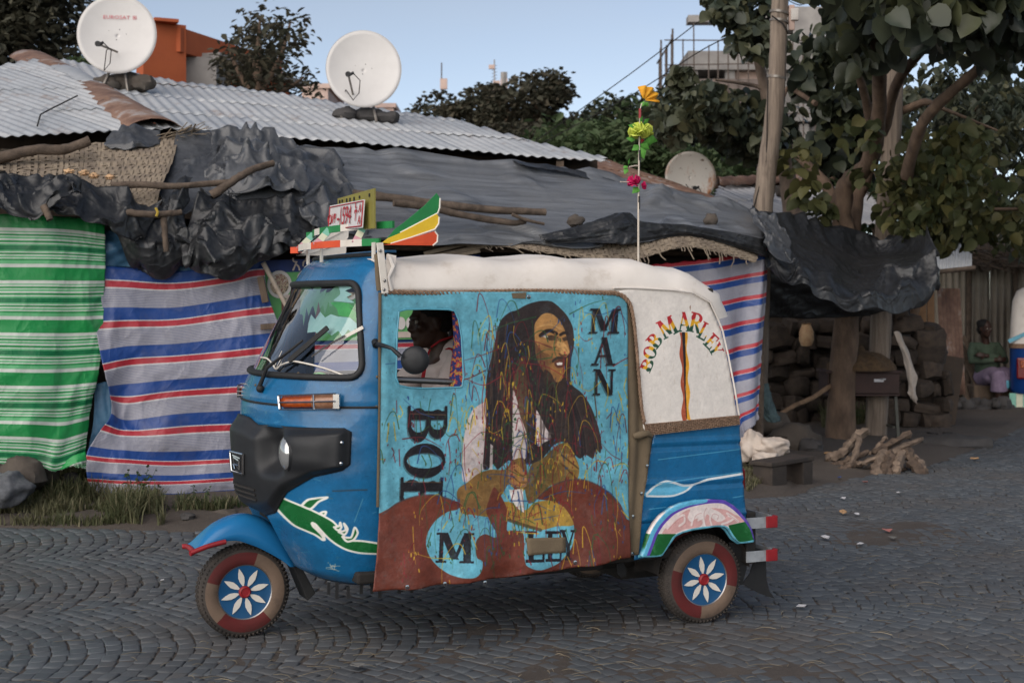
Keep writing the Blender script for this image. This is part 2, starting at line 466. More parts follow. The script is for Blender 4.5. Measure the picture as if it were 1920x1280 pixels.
def vz(X,Y):
 x = CXP+FOC*X/Y; D1 = FOC*CAMH/(edge_y(x)-HOR); Wd = WDep(x,-.9)if x<1480 else lerp([1480,1700,1920,2480],[17,19,21.5,26],x)
 k = (Y-D1+.1)/(Wd-D1+.1)
 if k<0:return 0
 return .004+.045*sm(0,.18,k)+.05*sm(.1,.8,k)*(1 if x<1480 else .3)+.018*noise.fractal(Vector((X*3,Y*3,1)),1,2,4)*sm(0,.1,k)
 # ------ foliage helpers
def leafmat(name,c1,c2,c3=None,rough=.5,trans=.25,spec=.35):
 t = NT(name); g = t.node("NewGeometry").outputs; oi = t.node("ObjectInfo").outputs["Random"]
 r = t.math('FRACT',t.math('ADD',g["Random Per Island"],oi))
 st = [(0,c1),(.7,c2)]+([(.9,c3),(1,c3)]if c3 else[])
 c = t.ramp(r,st); c = t.mix(t.ramp(t.noise(1.3,g["Position"],3),[(.4,(0,0,0)),(.62,(1,1,1))]),c,t.mix(.5,c,c3 or c2))
 t.base(c); t.set(Roughness=rough,Specular_IOR_Level=spec)
 tb = t.node("BsdfTranslucent"); t.link(c,tb.inputs[0]); mx = t.node("MixShader"); mx.inputs[0].default_value = trans
 t.link(t.b.outputs[0],mx.inputs[1]); t.link(tb.outputs[0],mx.inputs[2]); t.link(mx.outputs[0],t.n["Material Output"].inputs[0]); return t.mat
LSH = {"round":np.array([(0,0,0),(-.26,.0,.03),(-.44,.22,.06),(-.43,.54,.05),(-.24,.84,-.01),(0,1.04,-.10),(.24,.84,-.01),(.43,.54,.05),(.44,.22,.06),(.26,.0,.03),(0,.45,-.02)]),"oval":np.array([(0,0,0),(-.22,.25,.04),(-.22,.65,.03),(0,1.0,-.1),(.22,.65,.03),(.22,.25,.04)]),"thin":np.array([(0,0,0),(-.09,.3,.02),(-.08,.7,.0),(0,1.0,-.12),(.08,.7,.0),(.09,.3,.02)]),"spray":np.array([(0,0,0),(-.30,.22,.1),(-.16,.7,-.06),(0,1.0,.08),(.34,.62,.05),(.2,.2,-.1)])}
LFQ = np.array([(0,1,2,3),(0,3,4,5)]); LFR = np.array([(10,i,(i+1)%10)for i in range(10)])
def LFS(shape):return LFR if shape=="round" else LFQ
def leaf_cloud(C3,size,rgn,droop=.5,shape="round",up=.5):
 """Vertices and faces of leaves at C3; each hangs out and down by droop with its face towards the sky by up."""
 n = len(C3); a = rgn.random(n)*2*math.pi
 d = np.stack([np.cos(a),np.sin(a),-droop+rgn.normal(0,.35,n)],1); d/=np.linalg.norm(d,axis=1,keepdims=True)
 u = np.stack([rgn.normal(0,.6,n),rgn.normal(0,.6,n),np.full(n,up)+rgn.random(n)],1); u-=d*(u*d).sum(1,keepdims=True); u/=np.linalg.norm(u,axis=1,keepdims=True)
 s = np.cross(d,u); S = LSH[shape]; size = np.broadcast_to(np.asarray(size,float),(n,))*(.5+.9*rgn.random(n)); fold = rgn.uniform(.2,2.6,n)
 V = C3[:,None,:]+size[:,None,None]*(s[:,None,:]*S[None,:,0:1]+d[:,None,:]*S[None,:,1:2]+u[:,None,:]*(S[None,:,2:3]*fold[:,None,None]))
 LF = LFS(shape); F = (LF[None]+len(S)*np.arange(n)[:,None,None]).reshape(-1,LF.shape[1])
 return V.reshape(-1,3), F
def clumps(rgn,centers,radii,per,flat=.75,shell=.5):
 out = []
 for c, r in zip(centers,radii):
  d = rgn.normal(0,1,(per,3)); d/=np.linalg.norm(d,axis=1,keepdims=True)
  rr = r*(shell+(1-shell)*rgn.random(per))**.6
  p = np.array(c)+d*rr[:,None]*np.array((1,1,flat)); out.append(p)
 return np.concatenate(out)
def grass_patch(name,pts,hgt,mat,label,seed=0):
 rgn = np.random.default_rng(seed); n = len(pts); P0 = np.array(pts); a = rgn.random(n)*6.28; h = hgt*(.4+.9*rgn.random(n)); ln = rgn.uniform(.15,.75,n); w = .0035+.004*rgn.random(n)
 dx, dy = np.cos(a), np.sin(a); V = np.zeros((n,6,3))
 for k, (t_,wk)in enumerate(((0,1),(.5,.8),(1,.15))):
  cx = P0[:,0]+dx*h*ln*t_**1.8; cy = P0[:,1]+dy*h*ln*t_**1.8; cz = P0[:,2]+h*t_*(1-.35*ln*t_)
  V[:,2*k] = np.stack([cx-dy*w*wk,cy+dx*w*wk,cz],1); V[:,2*k+1] = np.stack([cx+dy*w*wk,cy-dx*w*wk,cz],1)
 F = (np.array([(0,1,3,2),(2,3,5,4)])[None]+6*np.arange(n)[:,None,None]).reshape(-1,4)
 return tag(fast_mesh(name,V.reshape(-1,3),F,mat),label,None,kind="stuff")
M_grass = leafmat("verge_grass",(.055,.072,.030),(.095,.105,.048),(.19,.17,.10),.7,.3)
M_weed = leafmat("weed_leaf",(.035,.065,.022),(.060,.095,.035),None,.6,.3)
def scatter(pxpoly,n,rgn,thr=-9,fr=4):
 xs_, ys_ = [p[0]for p in pxpoly], [p[1]for p in pxpoly]; out = []
 while len(out)<n:
  x, y = rgn.uniform(min(xs_),max(xs_)), rgn.uniform(min(ys_),max(ys_)); ins = False
  for i in range(len(pxpoly)):
   (ax,ay), (bx,by) = pxpoly[i], pxpoly[(i+1)%len(pxpoly)]
   if(ay>y)!=(by>y)and x<(bx-ax)*(y-ay)/(by-ay)+ax:ins = not ins
  if not ins:continue
  p = gnd(x,y)
  if noise.noise(Vector((p.x*fr,p.y*fr,8)))<thr:continue
  out.append((p.x,p.y,vz(p.x,p.y)-.005))
 return out
rgn = np.random.default_rng(5)
grass_patch("verge_grass",scatter([(-120,930),(60,935),(150,925),(300,950),(300,988),(150,990),(-120,986)],5200,rgn,-.12),.085,M_grass,"unkempt grass growing along the foot of the green tarpaulin",1)
grass_patch("verge_grass",scatter([(60,915),(190,915),(200,955),(90,965)],2600,rgn,-.2),.17,M_grass,"taller grass tuft under the torn lower corner of the green tarpaulin",2)
grass_patch("verge_grass",scatter([(200,962),(300,965),(310,990),(210,988)],1300,rgn,-.2),.16,M_grass,"grass tuft in front of the left striped tarpaulin",3)
grass_patch("verge_grass",scatter([(330,962),(460,962),(460,975),(330,978)],500,rgn,.0),.10,M_grass,"short thin grass below the left striped tarpaulin beside the front wheel",4)
grass_patch("verge_grass",scatter([(1395,880),(1470,868),(1475,900),(1400,930)],1100,rgn,-.2),.065,M_grass,"grass around the white sacks behind the bumper",6)
grass_patch("verge_grass",scatter([(1540,812),(1790,790),(1780,775),(1550,790)],2600,rgn,-.3),.26,M_grass,"grass growing behind the metal stand at the foot of the stone wall",7)
M_straw = mk("straw",srgb(136,124,102),srgb(104,94,76),30,.8,island=.35)
def straws(n,region,seed,name,label):
 rr = random.Random(seed); m_ = MB()
 for k in range(n):
  x = rr.uniform(region[0],region[2]); y = region[1]+(region[3]-region[1])*rr.random()**.8
  p = gnd(x,y,.006); a = rr.gauss(0,.5)+(0 if rr.random()<.75 else 1.5); L_ = rr.uniform(.02,.11)*(1 if rr.random()<.85 else 1.8); b = rr.uniform(-.6,.6)
  pts = [p+Vector((math.cos(a+b*t_)*L_*t_,math.sin(a+b*t_)*L_*t_,.004+.006*math.sin(3*t_)))for t_ in(0,.33,.66,1)]
  m_.tube(pts,[.0012,.0014,.0012,.0008],3,cap=False)
 return tag(m_.build(name,M_straw,fix=False),label,None,kind="stuff")
straws(230,(1150,960,2000,1290),3,"straw","bits of straw strewn over the cobbles right of the rickshaw")
straws(150,(350,1120,1200,1290),4,"straw","bits of straw strewn over the dusty cobbles in front of the rickshaw")
straws(60,(-60,1000,400,1290),5,"straw","bits of straw on the cobbles left of the front wheel")
M_paper = mk("paper_scrap",srgb(200,200,204),srgb(176,174,176),20,.8); M_card = mk("card_scrap",srgb(176,140,104),None,20,.8); M_pinkp = mk("pink_scrap",srgb(186,120,112),None,20,.8); M_bluep = mk("blue_cap",srgb(40,84,170),None,20,.5); M_gryp = mk("grey_scrap",srgb(118,116,112),None,20,.8)
LIT = [(1547,1010,9,M_paper,"crumpled white scrap nearest the bumper on the cobbles"),(1612,1021,7,M_paper,"small white scrap right of the crumpled one"),(1502,1139,11,M_paper,"white paper scrap with a straw beside the black mud flap"),(1674,1010,9,M_gryp,"grey scrap lying right of the two white scraps"),(1664,996,9,M_pinkp,"thin pink scrap lying behind the grey scrap"),(1581,963,8,M_card,"tan wood chip on the cobbles behind the white scraps"),(1607,965,5,M_paper,"tiny white scrap beside the tan wood chip"),(1581,935,6,M_paper,"white scrap on the earth in front of the firewood"),(1574,896,4,M_bluep,"blue bottle cap by the firewood"),(1622,905,6,M_pinkp,"pale pink scrap on the earth below the firewood"),(1828,862,8,M_card,"tan wood chip alone on the far cobbles at right"),(670,1251,15,M_gryp,"torn grey paper on the cobbles below the curtain"),(304,1089,4,M_paper,"white speck of paper left of the front wheel"),(1508,900,5,M_paper,"white scrap under the low bench"),(1684,924,4,M_paper,"white speck on the cobbles right of the firewood"),(1555,852,9,M_card,"pale wood chip lying beneath the metal stand")]
for k, (x,y,r_,m_,lab)in enumerate(LIT):
 rr = random.Random(k); z0 = .012 if paved(gnd(x,y).x,gnd(x,y).y)else vz(gnd(x,y).x,gnd(x,y).y)+.006; p = gnd(x,y,z0); s_ = r_/FOC*p.y; n_ = rr.choice((4,5,6)); rows = []
 pl = [(math.cos(6.28*i/n_+rr.uniform(-.3,.3))*s_*rr.uniform(.8,1.2),math.sin(6.28*i/n_)*s_*rr.uniform(.9,1.8))for i in range(n_)]
 mb = MB(); vs_ = [p+Vector((a,b,.004+rr.uniform(0,.5)*s_))for a,b in pl]+[p+Vector((0,0,.004))]
 mb.add(vs_,[(i,(i+1)%n_,n_)for i in range(n_)]); tag(mb.build("litter_scrap",m_,solid=.002 if m_ is not M_card else .012),lab,"litter","scraps of litter on the street")
 # ========================== HOUSE WITH TIN ROOF
t = NT("galvanised_tin"); co = t.coord("Object"); oi = t.node("ObjectInfo").outputs["Random"]; wp = t.node("NewGeometry").outputs["Position"]
c = t.mix(t.ramp(t.noise(1.6,wp,6),[(.3,(0,0,0)),(.7,(1,1,1))]),(.40,.42,.44),(.54,.55,.56))
c = t.mix(1.0,c,t.ramp(oi,[(0,(.86,.88,.9)),(1,(1.06,1.05,1.03))]),'MULTIPLY')
c = t.mix(t.ramp(t.noise(2.3,wp,9,.75),[(.55,(0,0,0)),(.72,(.8,.8,.8))]),c,(.22,.14,.10))
c = t.mix(t.ramp(t.noise(14,wp,5,.7),[(.5,(0,0,0)),(.85,(.5,.5,.5))]),c,(.16,.13,.12)); t.base(c); t.set(Roughness=.55,Metallic=.15); t.bump(t.noise(40,wp,5),.15,.01); M_tin = t.mat
t = NT("rusty_tin"); wp = t.node("NewGeometry").outputs["Position"]
c = t.ramp(t.noise(3.2,wp,8,.7),[(.32,(.36,.35,.35)),(.46,(.22,.13,.09)),(.6,(.13,.07,.05)),(.75,(.075,.05,.042))]); t.base(c); t.set(Roughness=.8); t.bump(t.noise(50,wp,6),.3,.01); M_rust = t.mat
M_mud = mk("mud_wall",(.075,.055,.042),(.05,.038,.03),3,.95,.5,18)
M_wood = mk("weathered_wood",srgb(112,96,82),srgb(78,66,56),9,.9,.6,45,vec=(1,1,.25),island=.15)
M_bark = mk("grey_bark_pole",srgb(104,90,78),srgb(70,60,52),14,.9,.7,60,island=.2)
def plane3(a,b,c):n = (b-a).cross(c-a).normalized(); return a, n if n.z>0 else-n
def onplane(px,py,pl):
 o = Vector((0,0,CAMH)); d = P(px,py,1)-o; return o+d*((pl[0]-o).dot(pl[1])/d.dot(pl[1]))
HS = empty("tin_roof_house",W(600,560,-3.5)*1.0,"long low house with weathered corrugated tin roof behind the stalls","house")
def tin_face(pl,e0,e1,poly,su,sv,parent,mat=None,per=.105,amp=.008,name="roof_sheet"):
 """Corrugated sheets laid on a roof plane: e0, e1 give the eave direction, poly is the outline in photo pixels."""
 O_ = onplane(*e0,pl); U = (onplane(*e1,pl)-O_).normalized(); V_ = pl[1].cross(U).normalized(); V_ = V_ if V_.z>0 else-V_
 q = [onplane(*p,pl)-O_ for p in poly]; q = [(p.dot(U),p.dot(V_))for p in q]
 u0, u1, v0, v1 = min(p[0]for p in q), max(p[0]for p in q), min(p[1]for p in q), max(p[1]for p in q); rr = random.Random(5); k = 0
 v = v0; row = 0
 while v<v1:
  u = u0-(row%2)*su*.4
  while u<u1:
   a0, a1, b0, b1 = max(u-.03,u0), min(u+su+.03,u1), v-(.10 if row else 0), min(v+sv,v1)
   if a1-a0>.06 and b1-b0>.05:
    off, til = rr.uniform(0,.004)+.003*row, rr.uniform(-.006,.006); dv = rr.uniform(-.03,.02)if row==0 else rr.uniform(-.02,.02)
    def fn(x,y,off=off,til=til,u=u,dv=dv,b0=b0):
     bend = .010*noise.noise(Vector((x*1.4,y*1.4,3)))+.012*noise.noise(Vector((x*.5,row,1)))
     return O_+U*x+V_*(y+dv*max(0,1-(y-b0)*2))+pl[1]*(off+amp*math.cos(2*math.pi*x/per)+til*(x-u)+bend)
    nu_ = max(3,int((a1-a0)/(per/7))); m_ = cut_sheet(fn,list(np.linspace(a0,a1,nu_)),list(np.linspace(b0,b1,7)),q,snap=(row==99))
    if m_.f:m_.build(name,mat(rr)if callable(mat)else(mat or M_tin),parent,smooth=60,solid=.003,offs=-1); k+=1
   u+=su
  v+=sv; row+=1
 return O_, U, V_
E1, E2 = P(318,240,11.7), P(1135,301,13.2); T1 = P(285,150,15.2); PLR = plane3(E1,E2,T1)
tin_face(PLR,(318,240),(1135,301),[(300,240),(1140,302),(1128,292),(1000,266),(860,227),(750,212),(500,172),(285,148),(190,128),(125,114),(60,116)],.86,1.15,HS,lambda r_:M_tin)
PLL = plane3(P(-160,264,10.2),P(300,241,11.65),P(70,117,14.6))
tin_face(PLL,(-160,264),(300,241),[(-170,266),(312,241),(66,112),(-20,128),(-170,150)],.80,1.05,HS)
rp = [(62,108),(118,136),(172,168),(228,202),(296,240)]
for i in range(4):
 a, b = onplane(*rp[i],PLR)+Vector((0,0,.05)), onplane(*rp[i+1],PLR)+Vector((0,0,.05)); d = (b-a).normalized(); s_ = d.cross(Vector((0,0,1))).normalized(); up = s_.cross(d)
 a = a-d*.08; rows = []
 for tt in np.linspace(0,1,9):
  c_ = a.lerp(b,tt); rows.append([c_+s_*(.26*math.sin(q))+up*(.15*math.cos(q)-.12+.008*noise.noise(Vector((tt*8,q*3,i)))+.016*i*0)for q in np.linspace(-1.25,1.25,13)])
 mb = MB(); mb.grid(rows); mb.build("ridge_cap",M_rust if i!=1 else M_tin,HS,smooth=60,solid=.004)
mb = MB()
def planez(pl,p):return pl[0].z-((p.x-pl[0].x)*pl[1].x+(p.y-pl[0].y)*pl[1].y)/pl[1].z
for x0 in range(-300,1110,47):
 x1 = x0+47; h = min(planez(PLL if x0<262 else PLR,W(x,560,-1.75)+Vector((0,.05,0)))for x in(x0,x1))-.035; w0, w1 = W(x0,560,-1.75), W(x1,560,-1.75); mb = MB(); mb.bar(Vector((w0.x,w0.y+.2,h/2)),Vector((w1.x,w1.y+.2,h/2)),.3,h); mb.build("wall",M_mud,HS)
for x in(330,560,800,1050):mb = MB(); a = W(x,560,-1.3); b = W(x,560,-2.3); a.z, b.z = 2.72, 2.96; mb.bar(a,b,.07,.09); mb.build("rafter",M_wood,HS)
def rock(name,c,r3,seed,mat,label=None,cat=None,group=None,parent=None,amp=.35,fr=1.6,sink=.25,rz=0):
 m_ = MB(); m_.ell((0,0,0),r3,16,10,Matrix.Rotation(rz,3,'Z'),amp,fr,seed)
 vs_ = []
 for v in m_.v:
  p = Vector(v); k = noise.cell(p*(1.4/max(r3))); p+=p.normalized()*max(r3)*(.10*noise.noise(p*(4/max(r3))+Vector((seed,0,0)))); vs_.append(tuple(p+Vector(c)))
 m_.v = vs_; return tag(m_.build(name,mat,parent,smooth=42),label,cat,group)
M_rock = mk("field_rock",(.095,.078,.064),(.058,.049,.042),4,.95,.7,22,dirt=(.13,.115,.10),dscale=2.5,dlo=.5,dhi=.7)
M_rock2 = mk("dark_rock",(.045,.042,.042),(.075,.07,.068),4,.9,.6,25)
M_wallst = mk("wall_stone",(.070,.052,.040),(.040,.031,.026),4,.95,.7,20,island=.3)
M_dish = mk("dish_white",srgb(206,203,200),srgb(196,193,190),3,.5,.03,20,dirt=srgb(150,140,132),dlo=.68,dhi=.95)
t = NT("dish_rusted"); co = t.coord("Object"); c = t.mix(t.ramp(t.noise(7,t.coord("Object",scale=(1,1,.35)),7,.7),[(.53,(0,0,0)),(.68,(1,1,1))]),srgb(204,198,190),srgb(168,116,80))
c = t.mix(t.ramp(t.noise(16,co,4),[(.62,(0,0,0)),(.7,(1,1,1))]),c,srgb(110,90,74)); t.base(c); t.set(Roughness=.7); M_dishr = t.mat
M_galv = mk("galvanised_leg",srgb(140,136,130),srgb(110,100,92),20,.5,metal=.4)
def dish(cx,cy,D,rx,ry,yaw,label,mat,lnb,legs,base,flip=False):
 c = P(cx,cy,D); R_ = ry*D/FOC; DH = empty("satellite_dish",P(cx,base,D),label,"satellite dish","satellite dishes on the tin roofs")
 Md = Matrix.Translation(c)@Matrix.Rotation(rad(yaw),4,'Z')@Matrix.Rotation(rad(90-9),4,'X')
 prof = [(R_*k,-R_*.16*(1-k*k))for k in np.linspace(.001,1,12)]
 mb = MB(); mb.lathe(prof,64,Md@Matrix.Diagonal((rx/ry,1,1,1))); mb.build("reflector",mat,DH,smooth=60,solid=.006)
 mb = MB(); mb.lathe([(R_*.985,-.004),(R_*1.012,.002),(R_*1.012,-.012),(R_*.985,-.014)],64,Md@Matrix.Diagonal((rx/ry,1,1,1)),closed=True); mb.build("rim",mat,DH,smooth=60)
 for a, b in((-.42,.12),(.1,.16),(.42,.05),(-.05,-.1)):mb = MB(); mb.ell(Md@Vector((a*R_*.5,b*R_+.0,-R_*.145)),(.006,.006,.006),6,4); mb.build("bolt",M_dark,DH)
 l = P(*lnb,D-.42*R_*2); foot = P(legs[0][0]+8,legs[0][1]-22,D-.02)
 mb = MB(); mb.tube([foot,l],.011,6); arm = mb.build("feed_arm",M_galv,DH,smooth=60)
 mb = MB(); mb.tube([l+Vector((0,-.02,0)),l+Vector((0,.05,.008))],[.028,.024],10); mb.tube([l+Vector((.02,.0,0)),l+Vector((.05,.01,.02))],.014,8); mb.build("receiver",M_blk,arm,smooth=50)
 mb = MB(); k = R_/.36; mb.tube([l+Vector((.04,.02,.02)),l+Vector((.10*k,.05,-.05)),l+Vector((.09*k,.05,-.16*k)),l+Vector((.04,.06,-.22*k)),foot.lerp(l,.25)+Vector((-.06,0,0)),foot+Vector((-.08,0,.03))],.005,5); mb.build("cable",M_dark,DH,smooth=60)
 for(x0,y0,x1,y1)in legs:mb = MB(); mb.tube([P(x0,y0,D+.05),P(x1,y1,D-.05)],.014,6); mb.build("leg",M_galv,DH,smooth=60)
 mb = MB(); mb.tube([P(cx,cy+ry*.3,D+.1),P(cx+3,base-18,D+.12),P(cx+3,base,D+.1)],.022,8); mb.build("mast",M_galv,DH,smooth=60)
 return DH, Md, R_
M_blk = mk("black_plastic",(.013,.014,.016),(.02,.021,.023),5,.48,.12,220,spec=.35,dirt=(.05,.045,.04),dlo=.62,dhi=.95); M_dark = mk("dark_underbody",(.012,.012,.012),(.03,.024,.02),7,.8,.2,30)
D1 = onplane(228,168,PLR).y-.15; D2 = onplane(686,226,PLR).y-.1
dh, Md, R_ = dish(219,64,D1,72,76,9,"white satellite dish with red lettering on the tin roof at left",M_dish,(184,83),[(212,120,190,168),(234,132,240,174)],172)
def text_w(body,name,mat,Mx,h,parent,sx=1.0,off=.0):
 cu = bpy.data.curves.new("lettering",'FONT'); cu.body = body; cu.size = 1.0; cu.resolution_u = 2; cu.align_x = 'CENTER'
 o = bpy.data.objects.new("tmp",cu); C.objects.link(o); bpy.context.view_layer.update()
 me = bpy.data.meshes.new_from_object(o.evaluated_get(bpy.context.evaluated_depsgraph_get())); bpy.data.objects.remove(o)
 m_ = MB(); m_.add([Mx@Vector((v.co.x*h*sx,v.co.y*h,off))for v in me.vertices],[list(p.vertices)for p in me.polygons])
 o = m_.build(name,mat,parent,solid=.001); o["kind"] = "stuff"; return o
M_dred = mk("faded_red_print",srgb(206,120,126),None,8,.6)
text_w("EUROSAT","lettering",M_dred,Md@Matrix.Translation((-.01,.165,-R_*.078)),.052,dh,1.15)
mb = MB(); q = Md@Matrix.Translation((.165,.182,-R_*.066))
for a in((-.018,-.018,.036,.005),(-.018,.013,.036,.005),(-.018,-.018,.005,.036),(.013,-.018,.005,.036),(-.003,-.009,.006,.018),(-.009,-.003,.018,.006)):
 mb.add([q@Vector((a[0],a[1],0)),q@Vector((a[0]+a[2],a[1],0)),q@Vector((a[0]+a[2],a[1]+a[3],0)),q@Vector((a[0],a[1]+a[3],0))],[(0,1,2,3)])
mb.build("logo",M_dred,dh)
dish(682,129,D2,70,74,7,"plain white satellite dish standing at the middle of the tin roof",M_dish,(653,140),[(654,200,640,220),(700,200,706,228)],228)
dish(1295,331,17.5,48,48,6,"small rust stained satellite dish beside the wooden pole",M_dishr,(1303,353),[(1290,372,1280,388),(1304,372,1312,390)],390)
for k, (x,y,D,r3,lab)in enumerate([(205,158,D1+.1,(.16,.12,.085),"brown stone weighing down the lettered dish, leftmost of three"),(238,154,D1+.15,(.17,.12,.10),"mossy stone at the middle of the lettered dish's foot"),(268,156,D1+.1,(.13,.1,.085),"mossy stone right of the lettered dish's foot"),(648,214,D2+.05,(.13,.11,.07),"dark stone left of the plain dish's foot"),(690,217,D2+.12,(.17,.12,.08),"dark stone under the plain dish's mast"),(724,220,D2+.08,(.14,.1,.065),"dark stone right of the plain dish's foot")]):
 rock("roof_stone",P(x,y,D),r3,k*3.1,M_rock2 if k>2 else M_rock,lab,"stone","stones holding down the dishes")
mb = MB(); mb.tube([onplane(*p,PLL)+Vector((0,0,.04))for p in((145,188),(118,202),(98,212),(76,224),(70,246))],.007,5); tag(mb.build("roof_cable",M_dark,smooth=60),"black cable trailing down the left tin roof","cable")
# ========================== THE STALLS: frame, tarpaulins, plastic sheets
ST = empty("market_stall",W(700,900,-.6)*1.0,"low stall frame of poles and dark boards behind the striped tarpaulins","stall")
ORG[ST] = Vector(ST.location)
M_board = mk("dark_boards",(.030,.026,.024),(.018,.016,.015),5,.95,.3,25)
def wseg(x0,x1,off,z0,z1,th,name,mat,parent=ST):
 a, b = W(x0,560,off), W(x1,560,off); m_ = MB(); a.z = b.z = (z0+z1)/2; m_.bar(a,b,th,z1-z0); return m_.build(name,mat,parent)
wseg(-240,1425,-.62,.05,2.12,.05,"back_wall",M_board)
for x in(-40,250,540,830,1130,1420):
 m_ = MB(); a = W(x,560,-.28); m_.tube([(a.x,a.y,0),(a.x+.02,a.y,.9),(a.x-.01,a.y,1.80)],[.05,.045,.045],8,wob=.2,seed=x); m_.build("post",M_bark,ST,smooth=60)
def pole_px(pts,r,name,mat,off0=0.0,parent=None,label=None,cat=None,group=None,wob=.18):
 m_ = MB(); P_ = spl(np.array([tuple(W(x,y,o))for x,y,o in pts]),5,False)if len(pts)>2 else[W(x,y,o)for x,y,o in pts]
 rs_ = [r*lerp([0,1],[1.08,.86],i/(len(P_)-1))for i in range(len(P_))]
 m_.tube([tuple(p)for p in P_],rs_,9,wob=wob,seed=r*999); return tag(m_.build(name,mat,parent,smooth=60),label,cat,group)
pole_px([(-60,470,-.25),(300,452,-.25),(700,462,-.25),(1425,476,-.25)],.035,"beam",M_bark,parent=ST)
def crease(t,vec,scale):
 a = t.math('ABSOLUTE',t.math('SUBTRACT',t.noise(scale,vec,3,.5,.6),.5)); b = t.math('ABSOLUTE',t.math('SUBTRACT',t.noise(scale*2.7,vec,2,.5,.4),.5))
 return t.math('SUBTRACT',1.0,t.math('POWER',t.math('ADD',t.math('MULTIPLY',a,3.0),t.math('MULTIPLY',b,1.2)),.6))
def stripe_mat(name,period,stops,hf=None,rough=.42,wob=.02,bumpk=.18):
 """Woven plastic tarpaulin: flat stripes printed across, repeating every period of v."""
 t = NT(name); uv = t.node("UVMap").outputs[0]; sp = t.node("SeparateXYZ"); t.link(uv,sp.inputs[0]); v = sp.outputs[1]
 co = t.coord("Object"); f = t.math('FRACT',t.math('MULTIPLY',v,1.0/period)); c = t.ramp(f,stops,'CONSTANT')
 if hf:
  lo, hi, n, col = hf; lines = t.math('GREATER_THAN',t.math('FRACT',t.math('MULTIPLY',f,n)),.62)
  m_ = t.math('MULTIPLY',lines,t.math('MULTIPLY',t.math('GREATER_THAN',f,lo),t.math('LESS_THAN',f,hi))); c = t.mix(m_,c,col)
 c = t.mix(t.ramp(t.noise(5,co,8,.7),[(.5,(0,0,0)),(.8,(.35,.35,.35))]),c,(.20,.18,.17)); t.base(c)
 t.set(Roughness=rough,Specular_IOR_Level=.5); wv = t.node("TexNoise"); wv.inputs["Scale"].default_value = 8; t.link(co,wv.inputs["Vector"])
 pv = t.bump(t.noise(9,co,6,.6),bumpk,.03); pv = t.bump(crease(t,co,3.2),.35,.02,pv); t.bump(t.noise(260,t.coord("Object",scale=(1,1,3)),2),.12,.004,pv)
 tb = t.node("BsdfTranslucent"); t.link(c,tb.inputs[0]); mx = t.node("MixShader"); mx.inputs[0].default_value = .12; t.link(t.b.outputs[0],mx.inputs[1]); t.link(tb.outputs[0],mx.inputs[2]); t.link(mx.outputs[0],t.n["Material Output"].inputs[0])
 return t.mat
tb_b, tb_r, tb_w, tb_g = srgb(34,72,142), srgb(184,50,62), srgb(210,207,207), srgb(172,170,177)
M_tarpB = stripe_mat("blue_red_tarp",1.0,[(0,tb_b),(.315,tb_w),(.34,tb_r),(.50,tb_w),(.535,tb_g)],(.535,1.0,24,srgb(118,122,146)))
M_tarpB2 = stripe_mat("red_blue_tarp",1.0,[(0,tb_r),(.17,tb_w),(.19,tb_b),(.46,tb_g)],(.47,1.0,24,srgb(126,130,152)))
gG, gD, gL, gW = srgb(34,148,76), srgb(20,118,70), srgb(104,186,128), srgb(212,218,208)
st_ = [(0,gG),(.25,gW),(.31,gL)]
for a, b in((.335,gW),(.36,gG),(.40,gW),(.415,gL),(.455,gW),(.485,gG),(.53,gW),(.55,gL),(.58,gD),(.675,gL),(.70,gW),(.72,gG),(.755,gW),(.78,gL),(.815,gW),(.835,gG),(.87,gL),(.93,gW)):st_.append((a,b))
M_tarpG = stripe_mat("green_tarp",1.0,st_,None)
def drape(seed,a1=.03,a2=.014,diag=True):
 def f(u,v,p):
  k = a1*noise.noise(Vector((u*2.2+seed,v*1.6,seed)))*1.4+a2*(rid(Vector((u*2.5+v*1.2+seed,v*3.2-u*1.1,seed*.7)),.9,2.1,3)-.55)*1.5
  return k+.006*math.sin((u*2+v*.6)*14+3*noise.noise(Vector((u*3,v*3,seed))))*sm(.2,.9,v)
 return f
patch("striped_tarpaulin",[[W(x,y,o)for x,y,o in r]for r in([(-230,398,.14),(-60,400,.16),(70,404,.18),(140,408,.16),(197,418,.12)],[(-230,520,.16),(-60,521,.17),(70,521,.2),(140,522,.17),(196,522,.10)],[(-230,638,.2),(-60,638,.2),(70,640,.22),(140,640,.17),(190,637,.08)],[(-230,756,.24),(-60,757,.25),(70,759,.25),(135,757,.20),(176,750,.10)],[(-230,868,.28),(-60,868,.3),(60,873,.3),(112,882,.3),(166,862,.16)])],M_tarpG,130,120,drape(2.0,.03,.035),uvs=(1,4.82),solid=.002,label="green and white striped tarpaulin hanging at the left end of the stalls",cat="tarpaulin",edge=.01)
patch("striped_tarpaulin",[[W(x,y,o)for x,y,o in r]for r in([(112,880,.34),(130,858,.36),(160,846,.35)],[(125,876,.36),(142,868,.4),(162,862,.36)],[(138,872,.36),(150,876,.37),(163,880,.34)])],M_tarpG,20,20,drape(8.,.015,.01),uvs=(.3,.5),solid=.002,label="small folded green and white tarpaulin flap at the bottom corner",cat="tarpaulin")
